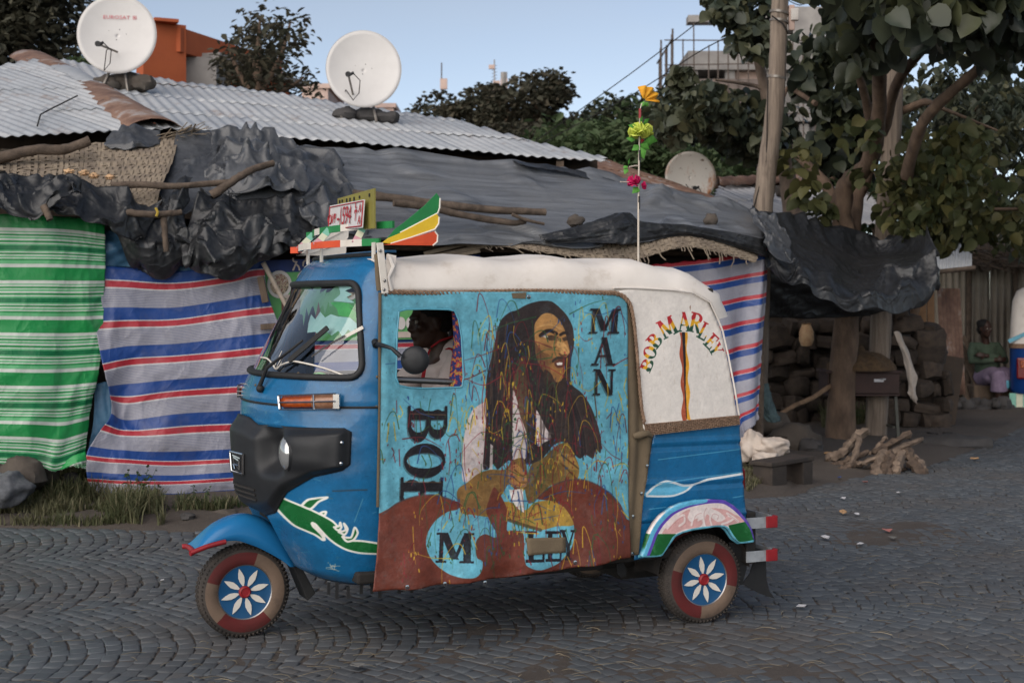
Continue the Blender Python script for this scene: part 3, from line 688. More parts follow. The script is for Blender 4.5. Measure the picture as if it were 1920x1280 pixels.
patch("striped_tarpaulin",[[W(x,y,o)for x,y,o in r]for r in([(172,497,.10),(230,500,.1),(330,508,.08),(430,497,.08),(465,484,.06),(494,481,.05)],[(178,600,.12),(240,598,.12),(330,596,.1),(430,582,.08),(472,576,.06),(507,572,.04)],[(196,700,.14),(245,690,.09),(330,684,.12),(430,676,.12),(490,670,.10),(552,664,.06)],[(212,768,.16),(238,780,.08),(330,768,.15),(430,762,.14),(510,758,.10),(600,752,.06)],[(166,846,.22),(240,854,.16),(330,856,.16),(430,852,.16),(510,848,.12),(600,842,.08)],[(164,900,.2),(240,906,.2),(330,906,.2),(430,900,.17),(510,896,.12),(600,890,.10)],[(186,944,.2),(240,945,.22),(330,947,.2),(430,942,.17),(510,938,.12),(600,930,.1)])],M_tarpB,130,130,drape(5.0,.04,.05),uvs=(1,7.75),solid=.002,label="blue, red and lilac striped tarpaulin hanging left of the rickshaw",cat="tarpaulin")
patch("striped_tarpaulin",[[W(x,y,o)for x,y,o in r]for r in([(520,632,-.08),(760,626,-.08),(1000,620,-.08),(1260,610,-.08)],[(520,720,-.06),(760,712,-.06),(1000,704,-.06),(1260,690,-.06)],[(520,815,-.05),(760,806,-.05),(1000,796,-.05),(1260,780,-.05)],[(520,925,-.04),(760,912,-.04),(1000,896,-.04),(1260,872,-.04)])],M_tarpB,90,60,drape(9.,.02,.012),uvs=(1,5.2),solid=.002,label="blue, red and white striped tarpaulin seen through the rickshaw window",cat="tarpaulin")
def vfold(u,v,p):return .035*math.sin(u*16+2*v+2*noise.noise(Vector((u*3,v*2,4))))*(.3+.7*u)+.02*noise.noise(Vector((u*5,v*3,2)))
patch("striped_tarpaulin",[[W(x,y,o)for x,y,o in r]for r in([(1170,500,.05),(1310,488,.05),(1400,474,.08),(1443,464,.10)],[(1170,590,.05),(1310,572,.06),(1398,556,.08),(1440,548,.10)],[(1170,690,.05),(1320,664,.06),(1394,648,.08),(1434,636,.1)],[(1170,790,.05),(1340,752,.06),(1392,736,.08),(1428,722,.1)],[(1170,905,.05),(1370,838,.08),(1400,806,.1),(1425,788,.1)])],M_tarpB2,110,110,vfold,uvs=(1,8.0),solid=.002,label="red, blue and lilac striped tarpaulin hanging in folds behind the rear canopy",cat="tarpaulin",edge=.01)
M_bsheet = mk("blue_plastic_sheet",srgb(70,112,142),srgb(50,88,120),6,.5,.4,20)
patch("blue_plastic_sheet",[[W(x,y,o)for x,y,o in r]for r in([(192,425,.0),(260,440,.0),(340,455,.02),(420,470,.02)],[(194,460,.04),(260,470,.06),(340,480,.05),(420,482,.03)],[(186,498,.05),(260,502,.05),(340,510,.04),(420,500,.03)])],M_bsheet,50,30,crumple(4,.06,1.6,6),label="crumpled light blue plastic sheet above the left striped tarpaulin",cat="plastic sheet")
patch("blue_plastic_sheet",[[W(x,y,o)for x,y,o in r]for r in([(178,720,.02),(205,715,.02),(225,722,.02)],[(175,790,.03),(205,790,.04),(225,795,.03)],[(165,845,.04),(200,840,.04),(225,838,.03)])],M_bsheet,20,24,folds(3,3,.02,6.),label="blue plastic sheet showing in the gap between the two tarpaulins",cat="plastic sheet")
SG = empty("shop_sign",W(660,640,-.15),"painted food sign with blue header and plates on green","sign"); M_sblue = mk("sign_blue",srgb(36,56,112),srgb(30,46,92),10,.6); M_sgrn = mk("sign_green",srgb(96,160,96),srgb(78,140,84),6,.6); M_slet = mk("sign_letter",srgb(196,180,168),None,8,.6)
t = NT("sign_food"); co = t.coord("Object"); t.base(t.ramp(t.noise(24,co,4,.7),[(.3,srgb(96,84,66)),(.42,srgb(176,160,134)),(.5,srgb(120,70,60)),(.56,srgb(190,182,166)),(.66,srgb(90,96,66)),(.75,srgb(206,200,186))],'CONSTANT')); t.set(Roughness=.6); M_food = t.mat
M_plate2 = mk("sign_plate",srgb(204,200,194),srgb(180,172,166),9,.6); M_table = mk("sign_brown",srgb(112,78,70),srgb(92,62,58),9,.6)
def Wq(pts,off,th,name,mat,parent):m_ = MB(); m_.prism([W(x,y,off)for x,y in pts],(WN.x*-th,WN.y*-th,0)); return m_.build(name,mat,parent)
Wq([(494,488),(900,478),(900,634),(494,640)],-.02,.02,"board",M_sgrn,SG); Wq([(494,488),(900,478),(900,503),(494,511)],-.014,.004,"header",M_sblue,SG)
ww = W(560,506,-.008); text_w("\u12a0\u1233 \u12c8\u1325 \u121d\u130d\u1265","lettering",M_slet,Matrix.Translation(W(640,508,-.008))@Matrix(((WD.x,0,WN.x,0),(WD.y,0,WN.y,0),(0,1,0,0),(0,0,0,1))),.135,SG,1.0)
def disc(cx,cy,rx,ry,off,mat,name):Wq([(cx+rx*math.cos(a),cy+ry*math.sin(a))for a in np.linspace(0,2*math.pi,28)[:-1]],off,.003,name,mat,SG)
for cx, cy, rx, ry in((524,533,23,26),(584,522,27,20),(650,540,26,24),(840,560,26,22)):disc(cx,cy,rx,ry,-.012,M_plate2,"plate_picture"); disc(cx,cy,rx*.76,ry*.76,-.008,M_food,"food_picture")
Wq([(528,566),(600,562),(600,630),(528,632)],-.013,.004,"table_picture",M_table,SG)
for k in range(3):disc(541,556+8*k,8,4,-.008,M_slet,"cup_picture")
for k in range(5):disc(752+18*k,606,8.5,12,-.010,M_plate2,"cup_picture")
Wq([(740,622),(900,618),(900,629),(740,633)],-.010,.004,"sign_border",M_slet,SG)
pole_px([(493,492,.12),(535,570,.14),(574,646,.16)],.018,"pale_pole",mk("pale_wood",srgb(186,172,156),srgb(150,136,122),14,.8,.3,60),label="pale thin pole leaning against the striped tarpaulin's right edge",cat="pole",wob=.06)
m_ = MB(); m_.bar(W(488,518,.12),W(498,567,.13),.05,.03,up=(0,-1,0)); tag(m_.build("wood_batten",M_wood,bevel=.004),"short upright batten beside the pale leaning pole","plank")
m_ = MB(); m_.bar(W(489,613,.14),W(518,611,.14),.045,.03,up=(0,-1,0)); tag(m_.build("wood_batten",M_wood,bevel=.004),"short horizontal batten at the foot of the pale pole","plank")
m_ = MB(); m_.bar(W(440,487,.16),W(525,470,.16),.05,.03,up=(0,-1,0)); tag(m_.build("wood_batten",mk("cream_wood",srgb(176,150,128),srgb(150,128,110),14,.8),bevel=.004),"pale batten along the top of the striped tarpaulin","plank")
def settle(G,gu,gv,steps,seed,grav=.0012,pin=(),bend=.35,lift=.03,lag=3,push=-.012,inner=10):
 """Slack sheet: grows by gu, gv over its resting place and buckles into folds (position based cloth)."""
 rg_ = np.random.default_rng(seed); G0 = G.copy(); N = normals(G)
 if np.mean(N[:,:,1])>0:N = -N
 nv, nu = G.shape[:2]; lo = rg_.normal(0,1,(nv//7+2,nu//7+2)); zy, zx = np.linspace(0,lo.shape[0]-1.001,nv), np.linspace(0,lo.shape[1]-1.001,nu)
 iy, ix = zy.astype(int), zx.astype(int); fy, fx = (zy-iy)[:,None], (zx-ix)[None]
 nz = lo[iy][:,ix]*(1-fy)*(1-fx)+lo[iy+1][:,ix]*fy*(1-fx)+lo[iy][:,ix+1]*(1-fy)*fx+lo[iy+1][:,ix+1]*fy*fx
 X = G+N*(lift*np.abs(nz))[...,None]; V = np.zeros_like(X); w = np.ones((nv,nu));
 w[0] = 0
 for(i,j)in list(pin)+[(rg_.uniform(.15,.95),rg_.uniform(.04,.96))for _ in range(inner)]:
  a, b = int(i*(nv-1)), int(j*(nu-1)); w[max(0,a-1):a+2,max(0,b-2):b+3] = 0
 sl = [((slice(None),slice(0,-k)),(slice(None),slice(k,None)),gu,q)for k,q in((1,1.0),(lag,bend))]+[((slice(0,-k),slice(None)),(slice(k,None),slice(None)),gv,q)for k,q in((1,1.0),(lag,bend))]
 g2 = (gu+gv)/2; sl+=[((slice(0,-1),slice(0,-1)),(slice(1,None),slice(1,None)),g2,.8),((slice(0,-1),slice(1,None)),(slice(1,None),slice(0,-1)),g2,.8)]
 rest = [np.linalg.norm(G0[a]-G0[b],axis=2)*g for a,b,g,q in sl]
 for st in range(steps):
  f = min(1,.15+st/(steps*.6)); X0 = X.copy(); X = X+V*.9; X[...,2]-=grav*w
  for it in range(5):
   for(a,b,g,q), r0 in zip(sl,rest):
    rr_ = r0*((1-f)/g+f); d = X[b]-X[a]; L_ = np.linalg.norm(d,axis=2)+1e-9; wa, wb = w[a], w[b]
    k = (L_-rr_)/L_/(wa+wb+1e-9)*q*.45; k = np.where(L_<rr_,k*(.9 if q==1.0 else .45),k); c = d*k[...,None]; X[a]+=c*wa[...,None]; X[b]-=c*wb[...,None]
   h = ((X-G0)*N).sum(2); X+=N*(np.maximum(0,push-h)*w)[...,None]
  V = np.clip(X-X0,-.02,.02)
 return X
def slack(name,ctrl,mat,nu,nv,gu,gv,steps,seed,label,uvs=(1,1),smooth=32,**k):
 X = settle(crom(ctrl,nu,nv),gu,gv,steps,seed,**k); mb = MB(); mb.grid(X.tolist(),uvs=[[(j/(nu-1)*uvs[0],i/(nv-1)*uvs[1])for j in range(nu)]for i in range(nv)])
 return tag(mb.build(name,mat,smooth=smooth,solid=.003,offs=0.0,fix=False),label,"plastic sheet")
def plastic(name,base,dust,lo,hi,rough=.42,cs=2.0,ck=.5):
 t = NT(name); co = t.coord("Object"); wp = t.node("NewGeometry").outputs["Position"]
 c = t.mix(t.ramp(t.noise(2.2,wp,9,.72),[(lo,(0,0,0)),(hi,(1,1,1))]),base,dust)
 c = t.mix(t.ramp(t.noise(26,wp,6,.75),[(.45,(0,0,0)),(.8,(.6,.6,.6))]),c,tuple(k*1.5 for k in dust)); t.base(c)
 t.set(Roughness=t.math('ADD',t.math('MULTIPLY',t.noise(6,wp),.3),rough-.15),Specular_IOR_Level=.5)
 pv = t.bump(crease(t,wp,cs),ck,.05); t.bump(t.noise(120,wp,3),.10,.003,pv); return t.mat
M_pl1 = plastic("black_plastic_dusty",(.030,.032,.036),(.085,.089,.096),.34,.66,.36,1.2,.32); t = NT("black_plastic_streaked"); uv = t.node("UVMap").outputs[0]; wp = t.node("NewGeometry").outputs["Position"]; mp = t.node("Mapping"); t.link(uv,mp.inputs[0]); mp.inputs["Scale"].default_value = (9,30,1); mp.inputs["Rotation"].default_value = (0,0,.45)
st = t.noise(1.0,mp.outputs[0],6,.62,.5); c = t.mix(t.ramp(st,[(.32,(0,0,0)),(.68,(1,1,1))]),(.058,.063,.071),(.185,.20,.225)); c = t.mix(t.ramp(t.noise(1.1,wp,6,.65),[(.38,(0,0,0)),(.62,(.6,.6,.6))]),c,(.15,.152,.155)); t.base(c)  # blue-grey streaks: dust, plus the sky sheen put into the colour
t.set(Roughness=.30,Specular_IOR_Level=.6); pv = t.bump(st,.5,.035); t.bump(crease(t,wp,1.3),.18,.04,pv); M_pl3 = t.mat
M_pl2 = plastic("black_plastic_sheet",(.016,.017,.019),(.040,.041,.043),.5,.85,.40)
RW = crumple(77,.10,2.6,6,1.25)
def roofwaves(u,v,p):
 a = u*9+v*5+1.5*noise.noise(Vector((u*3,v*3,1)))
 return RW(u,v,p)+.028*noise.noise(Vector((u*3-v*2,v*9+u*4,2)))+.030*(rid(Vector((u*2.2+v*.8,v*4.2-u*1.5,3)),1,2.1,4)-.5)+.016*noise.noise(Vector((u*26,v*6,4)))
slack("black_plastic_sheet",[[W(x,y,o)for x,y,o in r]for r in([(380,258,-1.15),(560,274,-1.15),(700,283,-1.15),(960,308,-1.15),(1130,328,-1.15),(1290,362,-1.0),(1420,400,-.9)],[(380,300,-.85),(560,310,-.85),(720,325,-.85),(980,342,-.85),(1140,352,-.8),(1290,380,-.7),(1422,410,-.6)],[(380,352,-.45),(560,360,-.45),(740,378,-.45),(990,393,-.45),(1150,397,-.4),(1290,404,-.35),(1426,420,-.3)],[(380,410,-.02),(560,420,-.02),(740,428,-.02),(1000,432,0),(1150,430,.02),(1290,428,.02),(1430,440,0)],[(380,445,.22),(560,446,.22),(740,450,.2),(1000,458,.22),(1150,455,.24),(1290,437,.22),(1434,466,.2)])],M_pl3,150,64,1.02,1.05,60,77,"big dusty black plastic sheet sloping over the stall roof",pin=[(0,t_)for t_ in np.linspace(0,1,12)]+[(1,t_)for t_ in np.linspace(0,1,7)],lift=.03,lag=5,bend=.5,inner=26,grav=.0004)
patch("black_plastic_sheet",[[W(x,y,o)for x,y,o in r]for r in([(1010,440,.20),(1090,420,.16),(1150,400,.16),(1175,398,.14),(1205,418,.16),(1300,425,.16),(1430,452,.16)],[(1020,452,.27),(1090,440,.28),(1150,425,.30),(1178,424,.28),(1210,432,.26),(1300,434,.26),(1436,465,.24)],[(1030,457,.28),(1090,456,.31),(1150,458,.34),(1180,458,.34),(1215,452,.30),(1300,442,.28),(1440,482,.26)])],M_pl2,90,30,crumple(12,.035,2.4,5),label="black plastic fold peaking at the eave behind the flower aerial",cat="plastic sheet")
patch("black_plastic_sheet",[[W(x,y,o)for x,y,o in r]for r in([(960,300,-1.12),(1080,318,-1.1),(1240,368,-.95),(1410,412,-.8)],[(975,308,-1.0),(1090,330,-1.0),(1240,380,-.85),(1400,420,-.72)])],M_pl2,60,12,folds(6,1,.02,14.),label="dark folded sheet edge running down below the tin eave",cat="plastic sheet")
def crum(seed,amp=.085,sx=2.6,sy=2.2,rot=.5):return crumple(seed,amp*1.25,sx*.42,5)
SHT = [("grey-black plastic sheet lying flat beside the woven mat",M_pl1,[[(332,244,-.95),(380,246,-.95),(428,250,-.95)],[(318,300,-.6),(365,302,-.55),(405,300,-.55)],[(300,345,-.28),(350,345,-.22),(400,340,-.22)],[(288,392,.02),(330,395,.05),(378,388,.05)]],50,60,crum(21,.02)),("small black plastic flap at the foot of the rusty ridge cap",M_pl1,[[(200,262,-.92),(240,238,-.98),(300,248,-.95)],[(196,268,-.8),(245,262,-.78),(300,266,-.82)],[(215,276,-.78),(250,278,-.72),(298,270,-.8)]],40,26,crum(22,.04)),("crumpled black plastic heaped below the tin eave",M_pl1,[[(400,262,-.9),(450,246,-.92),(500,252,-.9),(560,276,-.9),(640,318,-.8)],[(395,300,-.55),(450,290,-.5),(510,292,-.5),(580,312,-.5),(655,345,-.5)],[(385,335,-.3),(450,330,-.15),(520,332,-.15),(590,348,-.2),(668,372,-.3)],[(375,366,-.1),(450,372,.0),(520,374,.02),(600,384,-.0),(668,394,-.15)]],110,80,crum(23,.15,3.2,2.6)),("crumpled black plastic bunch lying over the bent branch",M_pl1,[[(420,300,-.3),(470,285,-.3),(520,296,-.3),(575,315,-.3)],[(425,330,-.12),(475,322,-.05),(525,330,-.08),(580,338,-.1)],[(430,365,-.02),(480,362,.04),(530,362,.02),(570,366,0)]],80,60,crum(24,.12,2.4,2.0,-.4)),("black plastic sheet hanging over the eave above the number plate",M_pl2,[[(370,372,.0),(450,378,.02),(530,372,.02),(600,392,.0),(668,398,-.02)],[(350,410,.12),(440,412,.18),(530,412,.18),(600,422,.14),(668,432,.1)],[(335,440,.2),(430,440,.28),(520,440,.26),(590,456,.22),(640,470,.16)],[(330,452,.24),(420,450,.32),(500,450,.28),(560,460,.22),(620,474,.14)]],110,80,crum(25,.13,3.2,2.4,.8)),("black plastic bundle sagging over the striped tarpaulin's top edge",M_pl2,[[(340,452,.2),(400,440,.26),(480,446,.26),(560,452,.2)],[(336,468,.28),(400,466,.36),(470,462,.36),(540,462,.28)],[(336,482,.28),(385,486,.34),(440,482,.32),(500,474,.26)],[(350,490,.2),(385,494,.24),(430,490,.22),(490,478,.2)]],90,60,crum(26,.07,2.2,2.,.2)),("dark plastic bundle hanging beside the thin upright stick",M_pl2,[[(222,432,.05),(260,420,.12),(300,412,.15),(345,400,.12)],[(226,452,.14),(262,448,.2),(300,444,.22),(350,440,.2)],[(240,478,.12),(270,484,.18),(305,486,.2),(345,478,.18)],[(262,500,.05),(285,506,.1),(310,505,.1),(340,495,.1)]],80,60,crum(27,.10,2.8,2.4,1.2)),("long black plastic strip hanging from the eave over the green tarpaulin",M_pl2,[[(-230,340,.2),(-60,338,.2),(60,352,.18),(150,352,.16),(230,372,.14),(292,398,.12)],[(-230,366,.34),(-60,364,.34),(70,374,.32),(150,376,.3),(230,396,.28),(284,412,.22)],[(-230,392,.40),(-60,390,.40),(80,398,.38),(160,412,.36),(226,440,.32),(262,446,.26)]],130,40,crum(28,.06,4.0,1.6)),("pointed black plastic flap folded up at the left eave",M_pl2,[[(36,376,.44),(90,348,.40),(128,328,.36),(152,362,.36)],[(42,388,.48),(84,372,.48),(118,352,.46),(146,366,.42)],[(62,410,.46),(72,400,.5),(96,384,.5),(140,368,.44)]],50,36,crum(29,.03)),("black plastic fold rolled up along the left edge of the woven mat",M_pl2,[[(-220,318,.05),(-60,322,.05),(40,330,.05),(110,336,.05)],[(-220,338,.14),(-60,340,.16),(40,346,.14),(112,344,.1)],[(-220,352,.2),(-60,356,.22),(40,360,.2),(105,352,.14)]],80,30,crum(30,.06,5,1.5)),("upright black plastic peak in front of the bare branch",M_pl2,[[(318,388,.1),(332,348,.05),(346,330,.02),(350,336,.0)],[(312,402,.16),(330,372,.18),(344,350,.14),(350,350,.06)],[(308,408,.16),(326,402,.2),(342,388,.16),(348,380,.1)]],36,36,crum(31,.02)),("black plastic triangle hanging at the eave left of the number plate",M_pl1,[[(560,392,.1),(590,386,.08),(640,388,.04),(690,394,.0)],[(568,410,.18),(600,412,.16),(640,414,.12),(690,420,.06)],[(588,430,.22),(612,436,.22),(640,440,.16),(690,448,.1)]],50,30,crum(32,.035)),]
PIN_ = [(0,t_)for t_ in(0,.2,.4,.6,.8,1)]+[(1,0),(1,1)]
for k, (lab,m_,rws,nu_,nv_,f_)in enumerate(SHT):
 c_ = [[W(x,y,o)for x,y,o in r]for r in rws]; g_ = 1.05 if k in(0,1,10)else 1.13
 slack("black_plastic_sheet",c_,m_,int(nu_*.8),int(nv_*.8),g_,g_,60,20+k,lab,pin=PIN_,lift=.02 if g_<1.1 else .06,inner=(3,2,16,9,14,7,8,9,4,6,2,3)[k],grav=.0003)
def PP(r):return[P(x,y,d)for x,y,d in r]
slack("black_plastic_sheet",[PP(r)for r in([(1404,398,12.9),(1480,402,13.7),(1545,425,14.0),(1620,450,14.2),(1690,452,14.0),(1752,440,13.2)],[(1412,420,12.5),(1480,436,13.0),(1545,452,13.2),(1620,478,13.4),(1690,470,13.2),(1756,455,12.9)],[(1428,452,12.2),(1480,480,12.5),(1550,506,12.6),(1620,512,12.8),(1690,498,12.8),(1756,476,12.8)],[(1440,476,12.0),(1490,508,12.1),(1550,540,12.2),(1630,552,12.3),(1700,535,12.5),(1756,500,12.7)],[(1446,488,12.0),(1495,522,12.1),(1560,556,12.25),(1640,568,12.35),(1705,558,12.6),(1752,540,12.8)])],M_pl2,100,60,1.06,1.08,60,41,"sagging black plastic awning at the right end of the stalls",pin=PIN_+[(.5,0),(.5,1),(.8,1)],lift=.06,lag=4,push=-.10)
slack("black_plastic_sheet",[PP(r)for r in([(1400,392,12.6),(1440,408,12.6),(1470,430,12.5)],[(1412,420,12.1),(1445,440,12.1),(1480,465,12.1)],[(1432,455,11.9),(1455,478,11.9),(1490,488,12.)])],M_pl1,44,36,1.14,1.14,60,42,"black plastic sheet wrapped round the stall's right corner post",pin=PIN_,lift=.04)
patch("black_plastic_sheet",[PP(r)for r in([(1436,470,13.9),(1540,500,14.1),(1640,520,14.2),(1750,470,14.0)],[(1436,540,14.0),(1540,550,14.2),(1640,560,14.3),(1745,520,14.1)],[(1436,596,14.1),(1530,598,14.3),(1640,590,14.4),(1730,545,14.2)])],M_pl2,50,40,folds(3,2,.06,43.),label="dark sheet added for the shade behind the awning",cat="plastic sheet")  # added dark sheet standing in for the shade beneath the awning
M_mat = mk("woven_palm",srgb(146,132,114),srgb(116,104,92),8,.9,.4,60,island=.2)
def woven(name,ctrl,nu,nv,label,lift=.010,fray=.03,seed=1):
 rr = random.Random(seed); K = 6; G = crom(ctrl,nu*K+1,nv*K+1); N = normals(G)
 if np.mean(N[:,:,1])>0:N = -N
 V, F = [], []
 def ribbon(pts,side,w):
  b = len(V)
  for p, s in zip(pts,side):V.append(p-s*w); V.append(p+s*w)
  for i in range(len(pts)-1):F.append((b+2*i,b+2*i+1,b+2*i+3,b+2*i+2))
 for j in range(nv):
  r_ = j*K+K//2; off = rr.uniform(-.3,.3); e0, e1 = rr.randint(0,3), rr.randint(0,3)
  cols = range(0+e0,nu*K+1-e1); pts = [G[r_,c_]+N[r_,c_]*(lift*math.cos(math.pi*(c_/K-.5+(j%2))*.5+off)+rr.gauss(0,.001))for c_ in cols]
  side = [(G[min(r_+1,nv*K),c_]-G[r_-1,c_])for c_ in cols]; side = [s/(np.linalg.norm(s)+1e-9)for s in side]; ribbon(pts,side,np.linalg.norm(G[K,0]-G[0,0])*rr.uniform(.38,.5))
 for i in range(nu):
  c_ = i*K+K//2; e0, e1 = rr.randint(0,2), rr.randint(0,3); rws = range(e0,nv*K+1-e1); pts = [G[r_,c_]-N[r_,c_]*(lift*math.cos(math.pi*(r_/K-.5+(i%2))*.5))for r_ in rws]
  side = [(G[r_,min(c_+1,nu*K)]-G[r_,c_-1])for r_ in rws]; side = [s/(np.linalg.norm(s)+1e-9)for s in side]; ribbon(pts,side,np.linalg.norm(G[0,K]-G[0,0])*rr.uniform(.32,.46))
  if rr.random()<.4:
   p0, p1 = G[-1,c_], G[-3,c_]; d = p0-p1; d = d/np.linalg.norm(d); L_ = rr.uniform(.01,fray*2); tw = np.array((rr.uniform(-.5,.5),0,rr.uniform(-.3,.1))); s_ = side[-1]; ribbon([p0-d*.02,p0+(d+tw*.3)*L_*.5,p0+(d+tw)*L_],[s_]*3,.0045)
 m_ = MB(); m_.v = [tuple(v)for v in V]; m_.f = [list(f)for f in F]; m_.m = [0]*len(F)
 o = m_.build(name,M_mat,solid=.0025,fix=False); return tag(o,label,"mat","woven mats on the stall roof")
woven("woven_mat",[[W(x,y,o)for x,y,o in r]for r in([(-210,288,-.95),(-60,284,-.95),(130,272,-.95),(250,262,-.95),(334,256,-.93)],[(-210,312,-.55),(-60,316,-.55),(130,312,-.55),(240,308,-.52),(322,304,-.5)],[(-210,345,-.1),(-60,350,-.1),(120,352,-.1),(220,356,-.08),(300,352,-.08)],[(-210,364,.12),(-60,366,.12),(110,372,.14),(200,384,.16),(290,400,.14)])],62,34,"grey-brown woven palm mat lying on the left stall roof",.006)
woven("woven_mat",[[W(x,y,o)for x,y,o in r]for r in([(830,456,-.05),(950,452,.1),(1060,456,.14),(1170,450,.16),(1270,432,.18),(1340,446,.2),(1420,478,.2)],[(850,458,.02),(950,458,.18),(1060,466,.24),(1170,466,.26),(1270,446,.28),(1345,458,.28),(1420,484,.26)],[(860,460,.05),(960,464,.22),(1070,480,.30),(1180,488,.32),(1280,464,.34),(1350,474,.32),(1415,492,.3)])],84,11,"tan woven palm mat with frayed edge curling out under the eave",.006,.05,3)
for k in range(16):
 pass
m_ = MB(); rr = random.Random(2)
for k in range(26):
 x = rr.uniform(290,360); a = W(x,258-(x-290)*.15+rr.uniform(-3,6),-.92); b = a+Vector((rr.uniform(.05,.25),rr.uniform(-.1,.05),rr.uniform(-.02,.10))); m_.bar(a,b,.012,.003)
tag(m_.build("loose_palm_strips",M_mat),"loose palm strips sticking out below the rusty ridge cap","palm strips")
m_ = MB()
for k, (a,b)in enumerate((((795,476),(880,455)),((805,482),(905,462)),((815,488),(900,470)))):m_.bar(W(*a,.02),W(*b,.06),.03,.008,up=(0,-1,.3))
tag(m_.build("loose_palm_strips",M_mat),"loose palm strips crossing under the eave behind the feather fins","palm strips")
BRS = [([(-140,318,-.6),(0,296,-.6),(60,282,-.6),(120,280,-.6),(168,264,-.6)],.043,"thick branch lying across the woven mat at far left"),([(208,348,.12),(260,346,.12),(330,349,.12),(440,340,.1)],.026,"straight branch lying on the black plastic right of the woven mat"),([(396,366,.2),(425,348,.22),(452,330,.2),(478,316,.14),(512,306,.08)],.030,"crooked grey branch poking out of the black plastic"),([(662,364,.0),(740,372,.02),(830,384,.02),(930,394,.02),(1022,398,.0)],.034,"long pole lying on the stall roof above the feather fins"),([(738,380,.1),(800,388,.1),(880,406,.1),(960,418,.1),(985,414,.1)],.028,"shorter pole lying below the long roof pole"),([(960,402,.14),(985,412,.14),(1020,420,.12)],.014,"forked twig at the end of the shorter roof pole"),([(307,405,.3),(309,440,.32),(312,472,.32)],.022,"thin upright stick among the hanging black plastic"),([(82,386,.5),(88,398,.52),(94,412,.54)],.026,"sawn stub of a pole sticking out over the green tarpaulin"),([(235,398,.3),(290,402,.32),(340,398,.3)],.024,"short dark stick tied at the eave above the blue sheet")]
for pts, r_, lab in BRS:pole_px(pts,r_,"branch",M_bark,label=lab,cat="branch",group="branches and poles on the stall roofs",wob=.3)
m_ = MB(); m_.tube([W(292,390,.36),W(296,398,.37),W(293,406,.37)],.010,6); tag(m_.build("rope_knot",mk("yellow_cord",srgb(176,150,60),None,20,.9)),"yellow cord knot tied round the dark stick","cord")
for k, (x,y,o,r3,lab)in enumerate([(1078,414,.05,(.072,.06,.05),"brown stone on the plastic right of the roof poles"),(1334,412,-.12,(.062,.055,.06),"brown stone on the plastic near the stall's right corner")]):rock("roof_stone",W(x,y,o),r3,30+k,M_rock,lab,"stone","stones on the plastic roof")
M_corn = mk("dry_husk",srgb(196,166,130),srgb(170,130,96),20,.8)
for k, (x,y,lab)in enumerate([(64,334,"pale husk on the woven mat, leftmost"),(74,336,"pale husk beside the leftmost husk on the mat"),(130,322,"small pale husk in the middle of the mat"),(158,324,"bent pale husk right of the middle of the mat"),(176,330,"pale husk low on the mat"),(206,332,"tan husk nearest the straight branch")]):
 rock("corn_husk",W(x,y,.0),(.035,.03,.02),50+k,M_corn,lab,"husk","dry husks on the woven mat",amp=.7,fr=2.5)
 # ========================== BUILDINGS AND TREES BEHIND
M_orng = mk("orange_render",srgb(176,92,56),srgb(164,84,52),2,.9,.1,30,dirt=srgb(130,74,52),dlo=.62,dhi=.85)
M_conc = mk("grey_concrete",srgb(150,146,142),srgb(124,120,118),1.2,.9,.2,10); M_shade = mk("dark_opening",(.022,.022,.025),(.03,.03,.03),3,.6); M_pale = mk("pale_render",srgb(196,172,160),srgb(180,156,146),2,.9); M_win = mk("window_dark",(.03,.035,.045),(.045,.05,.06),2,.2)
def quadbox(p0,p1,z0,z1,th,m_):
 m_.bar(Vector((p0.x,p0.y,(z0+z1)/2)),Vector((p1.x,p1.y,(z0+z1)/2)),th,z1-z0)
OB = empty("orange_building",P(400,560,33),"orange rendered building with a recessed balcony behind the tin roof","building")
D = 32.0
def pz(x,y,d):return P(x,y,d).z
a, b, c = P(262,560,31), P(342,560,31.6), P(516,560,36); a.z = b.z = c.z = 0; m_ = MB(); quadbox(a,b,0,pz(300,44,31.2),.4,m_); m_.build("wall",M_orng,OB)
m_ = MB(); quadbox(P(286,560,30.98),P(331,560,31.2),pz(300,46,31.2),pz(300,40,31.2),.5,m_); m_.build("parapet",M_orng,OB)
zt, zb = pz(342,57,31.6), pz(342,102,31.6); m_ = MB(); quadbox(b+Vector((-.2,-.25,0)),c+Vector((0,-.25,0)),zb,zt,.5,m_); m_.build("parapet",M_orng,OB)
m_ = MB(); quadbox(b+Vector((0,1.4,0)),c+Vector((0,1.4,0)),0,zb+.1,.3,m_); m_.build("wall",M_orng,OB)
m_ = MB(); quadbox(P(488,560,35.2),c,0,zb-.003,.6,m_); m_.build("wall",M_orng,OB); m_ = MB(); quadbox(b+Vector((.25,.3,0)),b+Vector((.25,1.3,0)),0,zb-.004,.9,m_); m_.build("pillar",M_conc,OB)
m_ = MB(); q = P(372,130,33.6); m_.box((q.x,q.y+.2,zb-1.5),(1.3,.9,2.9)); m_.build("door",M_shade,OB)
for x in(410,446):m_ = MB(); q = P(x,130,34.2); m_.box((q.x,q.y+.2,zb-1.2),(1.0,.5,1.5)); w_ = m_.build("window",M_conc,OB); m_ = MB(); m_.box((q.x,q.y-.06,zb-1.2),(.8,.06,1.3)); m_.build("pane",M_win,w_)
m_ = MB(); m_.bar(b+Vector((0,.6,zb+.05)),c+Vector((0,.6,zb+.05)),1.6,.12); m_.build("balcony_slab",M_conc,OB)
